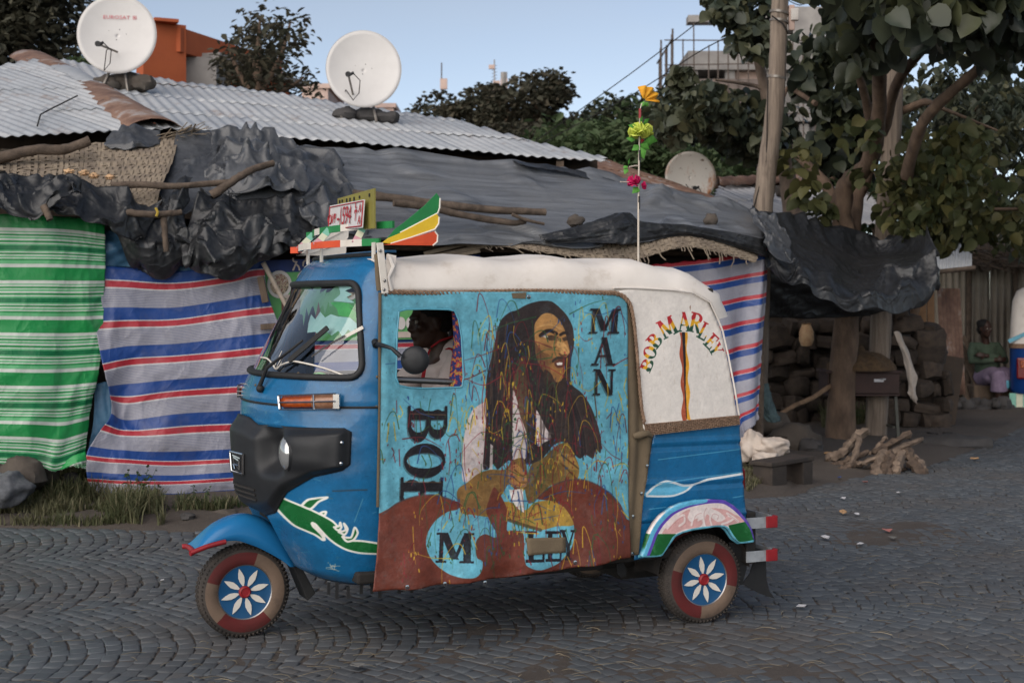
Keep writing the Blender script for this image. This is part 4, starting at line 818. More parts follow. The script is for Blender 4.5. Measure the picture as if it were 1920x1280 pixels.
def block(name,x0,x1,ytop,D,mat,label,rows,cols,depth=6):
 r = empty(name,P((x0+x1)/2,560,D),label,"building"); a, b = P(x0,ytop,D), P(x1,ytop,D); m_ = MB(); m_.box(((a.x+b.x)/2,D+depth/2,a.z/2),(b.x-a.x,depth,a.z)); m_.build("wall",mat,r)
 m_ = MB(); m_.box(((a.x+b.x)/2,D+depth/2,a.z+.12),(b.x-a.x+.3,depth+.3,.25)); m_.build("roof",mat,r)
 w = (b.x-a.x)/cols
 for i in range(rows):
  for j in range(cols):
   m_ = MB(); m_.box((a.x+w*(j+.5),D+.02,a.z-1.2-i*2.6),(w*.5,.12,1.2)); f = m_.build("window",M_win,r); m_ = MB(); m_.box((a.x+w*(j+.5),D-.02,a.z-1.85-i*2.6),(w*.6,.2,.1)); m_.build("sill",mat,f)
 return r
block("far_building",566,615,166,75,M_pale,"small pale pinkish building far off behind the slim tree",2,2)
block("far_building",612,738,202,82,M_pale,"pale low building far off behind the plain dish",2,4)
CB = empty("unfinished_building",P(1400,560,62),"grey concrete building under construction wrapped in scaffolding","building")
D = 60.0; a, b = P(1290,70,D), P(1560,52,D+3); zt = P(1290,100,D).z
for k in range(5):
 z = zt-.3-k*2.35; m_ = MB(); m_.box(((a.x+b.x)/2,D+4,z),(b.x-a.x,8,.5 if k else .8)); m_.build("floor_slab",M_conc,CB)
 for j in range(5):
  x = a.x+.25+(b.x-a.x-.5)*j/4; m_ = MB(); m_.box((x,D+.4,z-1.3),(.4,.4,1.9)); m_.build("column",M_conc,CB)
 for j in range(4):
  if(j+k)%3:x = a.x+(b.x-a.x)*(j+.5)/4; m_ = MB(); m_.box((x,D+.7,z-1.3),((b.x-a.x)/4*.8,.12,1.8)); m_.build("infill_wall",M_pale if(j+k)%2 else M_conc,CB)
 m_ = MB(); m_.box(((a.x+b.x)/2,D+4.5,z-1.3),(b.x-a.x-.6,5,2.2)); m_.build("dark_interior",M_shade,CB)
m_ = MB(); m_.box(((a.x+b.x)/2+1.4,D+3,zt+1.3),(2.8,3,2.0)); m_.build("stair_tower",M_conc,CB); m_ = MB(); q = P(1338,62,D); m_.box((q.x,D+1,zt+1.6),(2.0,.8,.3)); m_.build("floor_slab",M_conc,CB)
M_scaf = mk("scaffold_pole",srgb(96,84,76),srgb(74,66,62),20,.9); rr = random.Random(8)
m_ = MB()
for j in range(15):
 x = a.x-.7+j*.46; m_.tube([(x,D-.8,zt-12),(x+rr.uniform(-.1,.1),D-.8,zt+rr.uniform(.1,.6)+(.9 if j in(2,5)else 0))],.03,5)
for j in range(7):x = a.x-.75; m_.tube([(x,D-.8+j,zt-12),(x+rr.uniform(-.1,.1),D-.8+j,zt+rr.uniform(.3,1.2))],.045,5)
for k in range(11):z = zt+.4-k*1.05; m_.tube([(a.x-1.1,D-.85,z),(a.x+6.2,D-.85,z+rr.uniform(-.15,.15))],.028,5); m_.tube([(a.x-.8,D-1.4,z),(a.x-.8,D+5,z)],.04,5)
s_ = m_.build("scaffolding",M_scaf,CB); s_["kind"] = "stuff"
M_net = mk("scaffold_netting",srgb(120,108,102),srgb(96,88,84),2,.95)
m_ = MB(); m_.grid([[Vector((a.x+.4+3.4*u,D-.65+.12*noise.noise(Vector((u*6,v*8,1))),zt-1.2-7*v))for u in np.linspace(0,1,16)]for v in np.linspace(0,1,20)]); m_.build("netting",M_net,CB,smooth=60)
for(x,yt,yb,nm,lab,tw)in((828,118,172,"antenna_mast","thin antenna mast on the distant rooftop, leftmost of the three",.0),(927,112,176,"antenna_mast","lattice antenna mast with small panel on the distant skyline",.25),(945,136,172,"water_tower","white square tower beside the lattice mast on the skyline",.5)):
 r = empty(nm,P(x,200,120),lab,"mast" if nm=="antenna_mast" else "tower",); m_ = MB(); m_.tube([P(x,260,120),P(x,yt,120)],.06 if tw<.5 else .32,6); m_.build("pole",M_conc if tw else M_scaf,r)
 m_ = MB(); q = P(x+(4 if tw<.4 else 0),yb-14,120); m_.box(q,(.6,.4,.9)); m_.build("panel",M_pale,r)
 if tw==.25:
  q = P(x-5,126,120); m_ = MB(); m_.box(q,(.5,.3,.35)); m_.build("panel",M_pale,r)
  for k in range(9):m_ = MB(); q = P(x,175-6*k,120); m_.bar(q+Vector((-.22,0,0)),q+Vector((.22,0,.2)),.04,.04); m_.build("brace",M_scaf,r)
for k, (pts,lab)in enumerate([([(1000,268),(1180,140),(1345,14),(1440,-60)],"upper black cable crossing the sky to the pole"),([(1010,272),(1190,175),(1320,92),(1470,20)],"lower black cable crossing the sky to the pole"),([(1462,-10),(1500,10),(1560,-20)],"black cable leaving the pole top to the right")]):
 q = [P(x,y,24-8*i/(len(pts)-1))for i,(x,y)in enumerate(pts)]; m_ = MB(); m_.tube([tuple(p)for p in spl(np.array([tuple(p)for p in q]),8,False)],.008,5); tag(m_.build("overhead_cable",M_dark,smooth=60),lab,"cable","overhead cables")
RH = empty("white_roof_house",P(1430,560,20),"house with whitish tin roof and rusty ridge behind the wooden pole","house"); M_wtin = mk("whitish_tin",srgb(190,188,188),srgb(168,168,170),2.5,.6,.1,30,dirt=srgb(120,104,96),dlo=.66,dhi=.85)
PR = plane3(P(1320,408,17.6),P(1640,412,18.4),P(1400,345,20.5)); tin_face(PR,(1320,408),(1640,412),[(1290,416),(1660,418),(1620,352),(1360,346)],1.0,1.5,RH,M_wtin,.12,.014)
a, b = onplane(1345,350,PR), onplane(1640,336,PR); rows = []
for tt in np.linspace(0,1,40):c_ = a.lerp(b,tt); rows.append([c_+Vector((0,.28*math.sin(q),.16*math.cos(q)-.02+.012*math.cos(tt*90)))for q in np.linspace(-1.5,1.5,9)])
m_ = MB(); m_.grid(rows); m_.build("ridge_cap",M_rust,RH,smooth=60,solid=.004)
m_ = MB(); q0, q1 = onplane(1280,418,PR), onplane(1665,420,PR); m_.bar(Vector((q0.x,q0.y+.5,q0.z/2-.1)),Vector((q1.x,q1.y+.5,q0.z/2-.1)),.2,q0.z-.2); m_.build("wall",M_mud,RH)
q = onplane(1485,372,PR); m_ = MB(); m_.tube([q+Vector((-.22,-.02,.10)),q+Vector((0,0,.11)),q+Vector((.22,.03,.10))],[.07,.10,.07],10,wob=.3); tag(m_.build("roof_log",M_rock,smooth=60),"stubby log weighing down the whitish tin roof","log")
PB = plane3(P(1020,300,15),P(1420,395,16),P(1100,296,17.5)); tin_face(PB,(1130,335),(1420,398),[(1080,300),(1140,302),(1300,355),(1400,392),(1390,402),(1240,372),(1090,320)],.9,1.2,empty("brown_roof_shed",P(1250,560,15.5),"low shed with brown rusted tin roof behind the plastic sheet","shed"),M_rust)
# ------ trees
M_trunk = mk("tree_bark",srgb(118,98,82),srgb(80,66,56),9,.95,.8,40,vec=(1,1,.4))
M_palebark = mk("pale_bark",srgb(140,122,108),srgb(104,90,80),9,.95,.7,40,vec=(1,1,.4))
M_lfA = leafmat("broad_leaf_dark",(.018,.026,.021),(.033,.044,.033),(.064,.07,.033),.42,.2,.4)
M_lfB = leafmat("broad_leaf_mid",(.032,.044,.032),(.056,.070,.047),(.088,.088,.046),.48,.2,.4)
M_lfC = leafmat("leaf_yellow_green",(.045,.058,.026),(.080,.090,.036),(.12,.11,.04),.5,.3,.35)
M_lfD = leafmat("far_leaf_olive",(.045,.048,.034),(.080,.078,.054),(.10,.086,.06),.8,.25,.15)
M_lfE = leafmat("bush_green",(.045,.075,.032),(.072,.108,.046),(.09,.115,.055),.65,.25,.25)
M_lfF = leafmat("dark_tree_leaf",(.034,.038,.028),(.060,.058,.042),(.08,.075,.05),.7,.2,.2)
def tree(name,label,cat,base,limbs,crown,parts=0,group=None,ctrunk=None):
 """limbs: (points, radii); crown: dicts with centres, radii, leaves per clump, leaf size, shape and material."""
 T = empty(name,base,label,cat,group); first = True
 for pts, rs_ in limbs:
  P_ = spl(np.array([tuple(p)for p in pts]),5,False)if len(pts)>2 else pts
  r_ = [lerp(np.linspace(0,1,len(rs_)),rs_,i/(len(P_)-1))for i in range(len(P_))]
  m_ = MB(); m_.tube([tuple(p)for p in P_],r_,9,wob=.25,seed=len(P_)); m_.build("trunk" if first else "limb",ctrunk or M_trunk,T,smooth=60); first = False
 for k, c in enumerate(crown):
  rgn = np.random.default_rng(c.get("seed",k+3)); C3 = clumps(rgn,c["c"],c["r"],c["n"],c.get("flat",.75),c.get("shell",.35))
  V, F = leaf_cloud(C3,c["s"],rgn,c.get("droop",.6),c.get("shape","round"),c.get("up",.5))
  npart = c.get("parts",0)
  if npart:
   dist = np.linalg.norm(C3-np.array((0,0,CAMH)),axis=1); xs_ = CXP+FOC*C3[:,0]/C3[:,1]; ys_ = HOR-FOC*(C3[:,2]-CAMH)/C3[:,1]
   inv = (xs_>0)&(xs_<1920)&(ys_>0); order = np.argsort(np.where(inv,dist,dist+100))[:npart]; sel = np.zeros(len(C3),bool); sel[order] = True
   LF = LFS(c.get("shape","round")); nl = V.shape[0]//len(C3); Vr = V.reshape(-1,nl,3)
   for i in order:
    me = bpy.data.meshes.new("leaf"); o3 = Vr[i,0]; me.from_pydata((Vr[i]-o3).tolist(),[],LF.tolist()); me.materials.append(c["m"]); me.polygons.foreach_set("use_smooth",[True]*len(me.polygons)); place("leaf",me,o3,T)
   keep = ~sel; V = Vr[keep].reshape(-1,3); F = (LF[None]+nl*np.arange(int(keep.sum()))[:,None,None]).reshape(-1,LF.shape[1])
  o = fast_mesh("crown",V,F,c["m"],T,smooth=True); o["kind"] = "stuff"
 return T
def cl(lst):return[tuple(P(x,y,d))for x,y,d,r in lst], [r for x,y,d,r in lst]
rr = random.Random(31)
def fill(poly,n,d0,d1,r0,r1,seed):
 r_ = random.Random(seed); xs_, ys_ = [p[0]for p in poly], [p[1]for p in poly]; o = []
 while len(o)<n:
  x, y = r_.uniform(min(xs_),max(xs_)), r_.uniform(min(ys_),max(ys_)); ins = False
  for i in range(len(poly)):
   (ax,ay), (bx,by) = poly[i], poly[(i+1)%len(poly)]
   if(ay>y)!=(by>y)and x<(bx-ax)*(y-ay)/(by-ay)+ax:ins = not ins
  if ins:o.append((x,y,r_.uniform(d0,d1),r_.uniform(r0,r1)))
 return o
c1, r1_ = cl(fill([(1570,-80),(1570,-80),(1990,-80),(1990,110),(1840,55),(1760,60),(1720,90),(1690,60),(1640,90),(1600,90),(1590,40)],42,10.4,13.4,.26,.52,1))
c2, r2_ = cl(fill([(1500,60),(1570,60),(1630,110),(1625,250),(1610,300),(1560,300),(1510,290),(1488,240)],20,14.7,16.2,.22,.4,2))
c3, r3_ = cl([(1520,360,14.0,.2),(1545,400,14.3,.14),(1640,330,14,.25),(1500,300,14,.25),(1600,250,13.6,.3)])
TL = [([P(1570,880,14.6),P(1585,640,14.6),P(1590,480,14.6),P(1575,400,14.6)],[.17,.135,.12,.105]),([P(1575,400,14.6),P(1588,345,14.5),P(1630,305,14.2),P(1650,200,13.6),P(1640,60,12.8),P(1600,-60,12.2)],[.11,.10,.09,.075,.06,.03]),([P(1575,405,14.6),P(1545,340,14.8),P(1492,290,14.9)],[.075,.055,.04]),([P(1592,470,14.7),P(1605,370,15),P(1622,330,15),P(1635,240,14.8),P(1600,105,14)],[.10,.09,.08,.06,.03]),([P(1655,250,14),P(1690,140,13.5),P(1800,30,12.2),P(1900,-40,11.4)],[.06,.05,.035,.02]),([P(1530,195,15.0),P(1480,165,15.5),P(1470,180,15.4)],[.03,.025,.02])]
tree("broad_leaf_tree","large tree with big round dark leaves at the upper right","tree",P(1570,880,14.6),TL,[dict(c=c1+c2,r=r1_+r2_,n=52,s=.155,shape="round",m=M_lfA,droop=1.0,up=.25,parts=300,seed=4),dict(c=c3,r=r3_,n=32,s=.12,shape="round",m=M_lfC,droop=.9,up=.4,seed=9)])
c1, r1_ = cl(fill([(1712,310),(1740,260),(1800,240),(1830,330),(1800,380),(1860,405),(1930,405),(1960,420),(1840,425),(1760,420),(1710,410)],32,13.4,15.6,.28,.5,5))
tree("yellow_green_tree","tree with small yellowish green leaves and a long bare diagonal limb at right","tree",P(1720,780,17.9),[([P(1715,780,17.9),P(1712,560,17.6),P(1700,440,16.6),P(1700,330,14.6)],[.10,.09,.08,.06]),([P(1700,330,13.6),P(1730,230,12.9),P(1810,150,12.4),P(1885,92,12.0),P(1940,50,11.7)],[.062,.054,.048,.04,.03]),([P(1850,118,12.2),P(1890,103,12.1),P(1960,70,12.0)],[.035,.03,.02]),([P(1665,215,15),P(1700,205,14.9),P(1735,192,14.8),P(1770,205,14.8),P(1870,245,14.9)],[.04,.045,.04,.02,.012]),([P(1690,420,15.1),P(1790,395,14.6),P(1930,392,14.2)],[.03,.02,.015]),([P(1688,440,15.0),P(1640,395,14.5),P(1745,372,14.2)],[.02,.014,.008])],[dict(c=c1,r=r1_,n=72,s=.11,shape="round",m=M_lfC,droop=.9,up=.35,seed=6)])
c1, r1_ = cl(fill([(1700,180),(1790,130),(1990,150),(1990,470),(1880,440),(1820,330),(1790,260),(1740,240)],40,17.0,20.5,.3,.6,7))
tree("grey_green_tree","grey green leafy tree at the right edge behind the diagonal limb","tree",P(1880,700,24),[([P(1885,700,24),P(1878,450,23.4),P(1850,300,20.5),P(1830,200,19)],[.16,.13,.1,.05])],[dict(c=c1,r=r1_,n=120,s=.14,shape="oval",m=M_lfB,droop=.8,up=.4,seed=8)])
c1, r1_ = cl(fill([(1350,-40),(1460,-60),(1470,70),(1420,85),(1385,70),(1352,40)],20,16.0,18.5,.2,.36,9)+fill([(1262,185),(1330,175),(1400,195),(1455,190),(1475,230),(1470,310),(1420,295),(1355,258),(1310,245),(1262,255),(1215,240),(1225,215),(1270,225)],46,16.0,19,.18,.32,10)+[(1240,228,17,.14),(1222,232,17,.10),(1275,150,17,.14),(1282,135,17,.1)])
tree("round_leaf_tree","tree with medium round leaves reaching out left of the wooden pole","tree",P(1500,780,18),[([P(1500,780,18),P(1490,450,18),P(1470,300,17.8),P(1430,150,17.4),P(1400,10,17)],[.16,.13,.1,.07,.03]),([P(1470,300,17.8),P(1390,240,17.4),P(1280,190,17)],[.07,.045,.02]),([P(1465,180,17.4),P(1410,160,17.4),P(1340,150,17)],[.03,.025,.012])],[dict(c=c1,r=r1_,n=78,s=.125,shape="round",m=M_lfB,droop=.85,up=.35,seed=11)],ctrunk=M_palebark)
c1, r1_ = cl(fill([(1020,290),(1060,262),(1130,262),(1180,238),(1230,235),(1290,270),(1300,330),(1200,330),(1130,310),(1040,300)],34,24,28,.5,.9,12))
tree("green_bush","dense green bush mound behind the right end of the tin roof","bush",P(1160,600,26),[([P(1160,600,26),P(1165,300,26)],[.12,.06])],[dict(c=c1,r=r1_,n=260,s=.17,shape="oval",m=M_lfE,droop=.4,up=.6,seed=13)])
c1, r1_ = cl(fill([(1290,300),(1420,290),(1500,320),(1560,300),(1560,350),(1300,355)],20,21,24,.4,.7,14))
tree("green_bush","dense green bush behind the whitish tin roof and rusted dish","bush",P(1420,600,22),[([P(1420,600,22),P(1425,330,22)],[.12,.06])],[dict(c=c1,r=r1_,n=260,s=.14,shape="oval",m=M_lfE,droop=.4,up=.6,seed=15)])
c1, r1_ = cl(fill([(1540,330),(1640,320),(1780,330),(1790,420),(1640,430),(1540,400)],20,21,24,.4,.7,16))
tree("green_bush","green bush filling the gap behind the big tree's forked trunk","bush",P(1640,600,22.5),[([P(1640,600,22.5),P(1645,380,22.5)],[.12,.06])],[dict(c=c1,r=r1_,n=240,s=.14,shape="oval",m=M_lfE,droop=.4,up=.6,seed=17)])
def far_tree(label,pl,n,seed,base,D,size=.22,per=150,name="far_tree",mat=None,r=(.4,.85),flat=.6,cat="tree",shape="spray",trunk=.2,limbs=()):
 c_, r_ = cl(fill(pl,n,D-2,D+2.5,r[0],r[1],seed)); x, y = base
 return tree(name,label,cat,P(x,640,D),[([P(x,640,D),P(x+3,y+60,D),P(x,y,D)],[trunk,trunk*.8,trunk*.4])]+list(limbs),[dict(c=c_,r=r_,n=per,s=size,shape=shape,m=mat or M_lfD,droop=.3,up=.8,flat=flat,seed=seed)])
far_tree("wide olive tree on the skyline right of the plain dish",[(752,222),(775,200),(820,182),(860,170),(900,172),(910,220),(960,245),(900,262),(800,245)],17,41,(840,200),46,name="far_tree")
far_tree("umbrella shaped olive tree on the skyline in the middle",[(885,178),(920,170),(960,176),(990,200),(1040,215),(1060,232),(1030,262),(930,262),(890,220)],17,42,(950,205),44,.22)
far_tree("taller olive tree with a round top standing above the skyline",[(985,158),(1020,148),(1056,160),(1050,182),(1010,195),(985,190)],9,43,(1008,185),43,.22,limbs=[([P(1005,230,43),P(1012,200,43),P(1025,165,43)],[.16,.1,.05])])
far_tree("small far tree left of the green bush mound",[(1068,228),(1092,208),(1118,220),(1130,250),(1070,255)],8,44,(1095,230),50,.24)
far_tree("dark olive tree behind the aerial's yellow flower",[(1150,200),(1200,170),(1250,180),(1285,215),(1280,260),(1200,262),(1120,258),(1125,230)],17,45,(1210,215),34,.18,mat=M_lfB)
far_tree("row of dark trees behind the tin roof beneath the far skyline",[(760,240),(860,250),(960,250),(1060,250),(1060,300),(960,290),(800,260)],20,46,(900,240),38,.2,mat=M_lfD)
far_tree("slim grey green tree in front of the orange building",[(400,170),(390,120),(420,90),(450,80),(462,40),(478,20),(500,22),(512,70),(505,130),(530,60),(550,25),(552,50),(545,90),(520,110),(545,140),(575,130),(585,155),(560,180),(500,178),(440,150)],42,47,(480,110),28,.17,42,"slim_tree",M_lfD,(.35,.65),.9,shape="oval",trunk=.13,limbs=[([P(480,200,28),P(484,120,28),P(487,40,28)],[.1,.08,.02]),([P(490,170,28),P(525,110,28),P(545,40,28)],[.07,.05,.02]),([P(478,190,28),P(445,130,28),P(430,95,28)],[.07,.05,.02]),([P(495,190,28),P(540,165,28),P(570,145,28)],[.06,.04,.02])])
far_tree("dark bushy tree at the upper left corner behind the tin roof",[(-160,-60),(130,-60),(150,10),(140,60),(165,110),(100,118),(-160,130)],44,48,(40,60),24,.16,300,"dark_tree",M_lfF,(.5,.95),.9,shape="oval",trunk=.22)
c1, r1_ = cl(fill([(130,118),(190,118),(190,140),(130,132)],8,17,18,.12,.2,49)); tree("green_bush","small bright green bush showing left of the lettered dish","bush",P(150,600,17.5),[([P(150,600,17.5),P(155,130,17.5)],[.06,.03])],[dict(c=c1,r=r1_,n=120,s=.09,shape="oval",m=M_lfE,droop=.4,up=.6,seed=50)])
# ------ poles
UP = empty("utility_pole",P(1420,850,14.0),"leaning wooden utility pole with metal bands above the stall's right corner","utility pole","wooden poles by the stalls")
t = NT("pole_wood"); co = t.coord("Object",scale=(1,1,.06)); c = t.ramp(t.noise(22,co,6,.7),[(.3,srgb(80,70,62)),(.5,srgb(122,109,97)),(.7,srgb(146,131,116))]); t.base(c); t.set(Roughness=.9); t.bump(t.noise(30,co,6),.5,.02); M_pole = t.mat
pp = [P(1416,850,14),P(1422,600,14),P(1430,400,14),P(1440,305,14),P(1454,190,14),P(1460,60,14),P(1464,-70,14)]
m_ = MB(); P_ = spl(np.array([tuple(p)for p in pp]),8,False); m_.tube([tuple(p)for p in P_],[lerp([0,1],[.112,.080],i/(len(P_)-1))for i in range(len(P_))],14,wob=.10); m_.build("shaft",M_pole,UP,smooth=60)
for y, x in((24,1461),(40,1461),(146,1456)):m_ = MB(); q = P(x,y,14); m_.tube([q+Vector((-.002,0,-.012)),q+Vector((.002,0,.012))],.0965,16); m_.build("metal_band",M_galv,UP,smooth=40)
m_ = MB(); m_.tube([P(1447,30,13.9),P(1468,45,13.9),P(1478,62,13.95)],.008,5); m_.tube([P(1440,150,13.9),P(1437,300,13.92),P(1412,395,13.95)],.007,5); m_.build("cable",M_dark,UP,smooth=60)
m_ = MB(); m_.bar(P(1484,10,14),P(1484,58,14),.05,.06); m_.build("meter_box",M_pale,UP,bevel=.01); m_ = MB(); m_.box(P(1490,28,13.98),(.08,.06,.12)); m_.build("insulator",M_plate2,UP,bevel=.01); m_ = MB(); m_.box(P(1481,61,13.96),(.05,.06,.03)); m_.build("clamp",M_dark,UP)
UP2 = empty("utility_pole",P(1640,840,14.9),"thick straight wooden post standing beneath the big leaved tree","utility pole","wooden poles by the stalls")
m_ = MB(); pp = [P(1640,862,14.9),P(1650,640,14.9),P(1658,450,14.9),P(1672,250,14.9),P(1678,60,14.9)]; P_ = spl(np.array([tuple(p)for p in pp]),6,False); m_.tube([tuple(p)for p in P_],[lerp([0,1],[.118,.10],i/(len(P_)-1))for i in range(len(P_))],14,wob=.08); m_.build("shaft",M_pole,UP2,smooth=60)
m_ = MB(); m_.bar(P(1676,400,14.8),P(1674,452,14.8),.03,.012); m_.build("splinter",mk("split_wood",srgb(176,150,120),None,14,.8),UP2)
# ========================== THE RICKSHAW (its own frame: x to its rear, y away from the camera, z up)
VTH = rad(23.5); VC, VS = math.cos(VTH), math.sin(VTH); VO = Vector((-1.195,6.24,0))
VM = Matrix.Translation(VO)@Matrix.Rotation(VTH,4,'Z'); VI = VM.inverted()
CAML = VI@Vector((0,0,CAMH))
def ray(px,py):return(VI.to_3x3()@(P(px,py,1.0)-Vector((0,0,CAMH)))).normalized()
def L(px,py,yl):
 d = ray(px,py); t = (yl-CAML.y)/d.y; return CAML+d*t
def sideXZ(px,py,yl=-.635):p = L(px,py,yl); return(p.x,p.z)
def proj(p):
 q = VM@Vector(p); return(CXP+FOC*q.x/q.y,HOR-(q.z-CAMH)/q.y*FOC)
def z1(x,y):return(340+x/3.2,440+y/3.2)
def z2(x,y):return(340+x/3.2,800+y/3.2)
def z3(x,y):return(690+x/2.208,540+y/2.208)
def z4(x,y):return(1150+x/3.2,460+y/3.2)
def z5(x,y):return(1150+x/3.2,800+y/3.2)
def z6(x,y):return(520+x/5.647,340+y/5.647)
def z8(x,y):return(850+x/2.909,560+y/2.909)
# ---- hand painting, kept as a flat print in the side view of the body (metres along, metres up)
_rg = np.random.default_rng(4)
def _smooth_noise(n,k):
 a = _rg.random((k+1,k+1)); t = np.linspace(0,k,n,endpoint=False); i = t.astype(int); f = t-i; f = f*f*(3-2*f)
 a = a[i]*(1-f)[:,None]+a[i+1]*f[:,None]
 return a[:,i]*(1-f)[None]+a[:,i+1]*f[None]
NZ = sum(_smooth_noise(1024,k)*w for k,w in((12,.3),(48,.3),(160,.25),(500,.15)))
NZ = (NZ-NZ.mean())/NZ.std()
class Paint:
 def __init__(s,x0,x1,z0,z1_,ppm,bg,yl,wear=.02):
  s.x0, s.z0, s.ppm, s.yl = x0, z0, ppm, yl; s.x1, s.z1 = x1, z1_
  s.w, s.h = int((x1-x0)*ppm), int((z1_-z0)*ppm)
  s.a = np.ones((s.h,s.w,3))*(np.array(bg)/255.0)
  s.a*=1+wear*NZ[np.arange(s.h)[:,None]%1024,np.arange(s.w)[None]%1024][...,None]
 def c(s,pts,px=True):
  out = []
  for p in pts:
   if px:p = sideXZ(p[0],p[1],s.yl)
   out.append(((p[0]-s.x0)*s.ppm,(p[1]-s.z0)*s.ppm))
  return np.array(out)
 def blend(s,x0,y0,M,col,alpha,grain=.0):
  h, w = M.shape; col = np.array(col)/255.0 if np.ndim(col)==1 else np.asarray(col)/255.0
  M = M*alpha
  if grain:
   n = NZ[(np.arange(y0,y0+h)[:,None]*1)%1024,np.arange(x0,x0+w)[None]%1024]
   M = M*np.clip(1-.22*grain*np.maximum(0,n-.6),0,1); col = col*(1+.10*grain*n[...,None])
  v = s.a[y0:y0+h,x0:x0+w]; v[...] = v*(1-M[...,None])+col*M[...,None]
 def mask(s,q):
  x0, y0 = np.floor(q.min(0)).astype(int)-1; x1, y1 = np.ceil(q.max(0)).astype(int)+2
  x0, y0 = max(0,x0), max(0,y0); x1, y1 = min(s.w,x1), min(s.h,y1)
  if x1<=x0 or y1<=y0:return None
  M = np.zeros((y1-y0,x1-x0))
  for ox, oy in((.25,.25),(.75,.25),(.25,.75),(.75,.75)):
   X, Y = np.meshgrid(np.arange(x0,x1)+ox,np.arange(y0,y1)+oy); ins = np.zeros(X.shape,bool); n = len(q)
   for i in range(n):
    (ax,ay), (bx,by) = q[i], q[(i+1)%n]
    if ay==by:continue
    ins^=((ay>Y)!=(by>Y))&(X<(bx-ax)*(Y-ay)/(by-ay)+ax)
   M+=ins*.25
  return x0, y0, M
 def poly(s,pts,col,alpha=1.0,px=True,grain=.3,curve=True,shade=None):
  q = s.c(pts,px)
  if curve and len(q)>5:q = spl(q)
  r = s.mask(q)
  if r is None:return
  x0, y0, M = r
  if shade is not None:
   c2, (dx,dy) = shade; yy, xx = np.mgrid[0:M.shape[0],0:M.shape[1]]
   t = xx/M.shape[1]*dx+yy/M.shape[0]*dy; t = (t-t.min())/(t.max()-t.min()+1e-6)
   t = np.clip(t+.08*NZ[:M.shape[0],:M.shape[1]],0,1)[...,None]
   col = np.array(col)*(1-t)+np.array(c2)*t
  s.blend(x0,y0,M,col,alpha,grain)
 def stroke(s,pts,w,col,alpha=1.0,px=True,taper=False,grain=.3,curve=True):
  q = s.c(pts,px)
  if curve and len(q)>2:q = spl(q,closed=False)
  w = w*s.ppm/2; pad = w+2
  x0, y0 = np.floor(q.min(0)-pad).astype(int); x1, y1 = np.ceil(q.max(0)+pad).astype(int)
  x0, y0 = max(0,x0), max(0,y0); x1, y1 = min(s.w,x1), min(s.h,y1)
  if x1<=x0 or y1<=y0:return
  M = np.zeros((y1-y0,x1-x0)); n = len(q)
  for i in range(n-1):
   a, b = q[i], q[i+1]; ww = w*(1-.75*i/n)if taper else w
   bx0, by0 = np.floor(np.minimum(a,b)-ww-2).astype(int); bx1, by1 = np.ceil(np.maximum(a,b)+ww+2).astype(int)
   bx0, by0 = max(x0,bx0), max(y0,by0); bx1, by1 = min(x1,bx1), min(y1,by1)
   if bx1<=bx0 or by1<=by0:continue
   X, Y = np.meshgrid(np.arange(bx0,bx1)+.5,np.arange(by0,by1)+.5); d = b-a; l2 = d@d+1e-9
   t = np.clip(((X-a[0])*d[0]+(Y-a[1])*d[1])/l2,0,1)
   ds = np.hypot(X-a[0]-t*d[0],Y-a[1]-t*d[1])
   v = M[by0-y0:by1-y0,bx0-x0:bx1-x0]; np.maximum(v,np.clip(ww-ds+.5,0,1),out=v)
  s.blend(x0,y0,M,col,alpha,grain)
 def letter(s,ch,bl,br,tl,cols,alpha=1.0,grain=.5,px=True):
  G = glyph(ch); b, r, t = s.c([bl,br,tl],px); u, v = r-b, t-b; A = np.array([u,v]).T; Ai = np.linalg.inv(A)
  q = np.array([b,r,r+v,t]); x0, y0 = np.floor(q.min(0)).astype(int); x1, y1 = np.ceil(q.max(0)).astype(int)
  x0, y0 = max(0,x0), max(0,y0); x1, y1 = min(s.w,x1), min(s.h,y1)
  X, Y = np.meshgrid(np.arange(x0,x1)+.5-b[0],np.arange(y0,y1)+.5-b[1])
  U = Ai[0,0]*X+Ai[0,1]*Y; V = Ai[1,0]*X+Ai[1,1]*Y; K = G.shape[0]
  ok = (U>=0)&(U<1)&(V>=0)&(V<1)
  fu, fv = np.clip(U,0,.999)*K, np.clip(V,0,.999)*K
  M = G[fv.astype(int),fu.astype(int)]*ok
  if len(cols)==1:s.blend(x0,y0,M,cols[0],alpha,grain)
  else:
   k = np.clip((V*len(cols)+.25*np.sin(U*9+ord(ch))).astype(int),0,len(cols)-1)
   s.blend(x0,y0,M,np.array(cols)[k],alpha,grain)
 def soften(s,k):
  a = s.a; b = a.copy()
  for ax in(0,1):b = (1-k)*b+k*.5*(np.roll(b,1,ax)+np.roll(b,-1,ax))
  n = NZ[np.arange(s.h)[:,None]//2%1024,np.arange(s.w)[None]//2%1024][...,None]; s.a = b*(1+.05*n)
 def image(s,name):
  im = bpy.data.images.new(name,s.w,s.h); A = np.ones((s.h,s.w,4),np.float32); A[...,:3] = np.clip(s.a,0,1)
  im.pixels.foreach_set(A.ravel()); im.pack(); return im
 def uv(s,x,z):return((x-s.x0)/(s.x1-s.x0),(z-s.z0)/(s.z1-s.z0))
_GL = {}
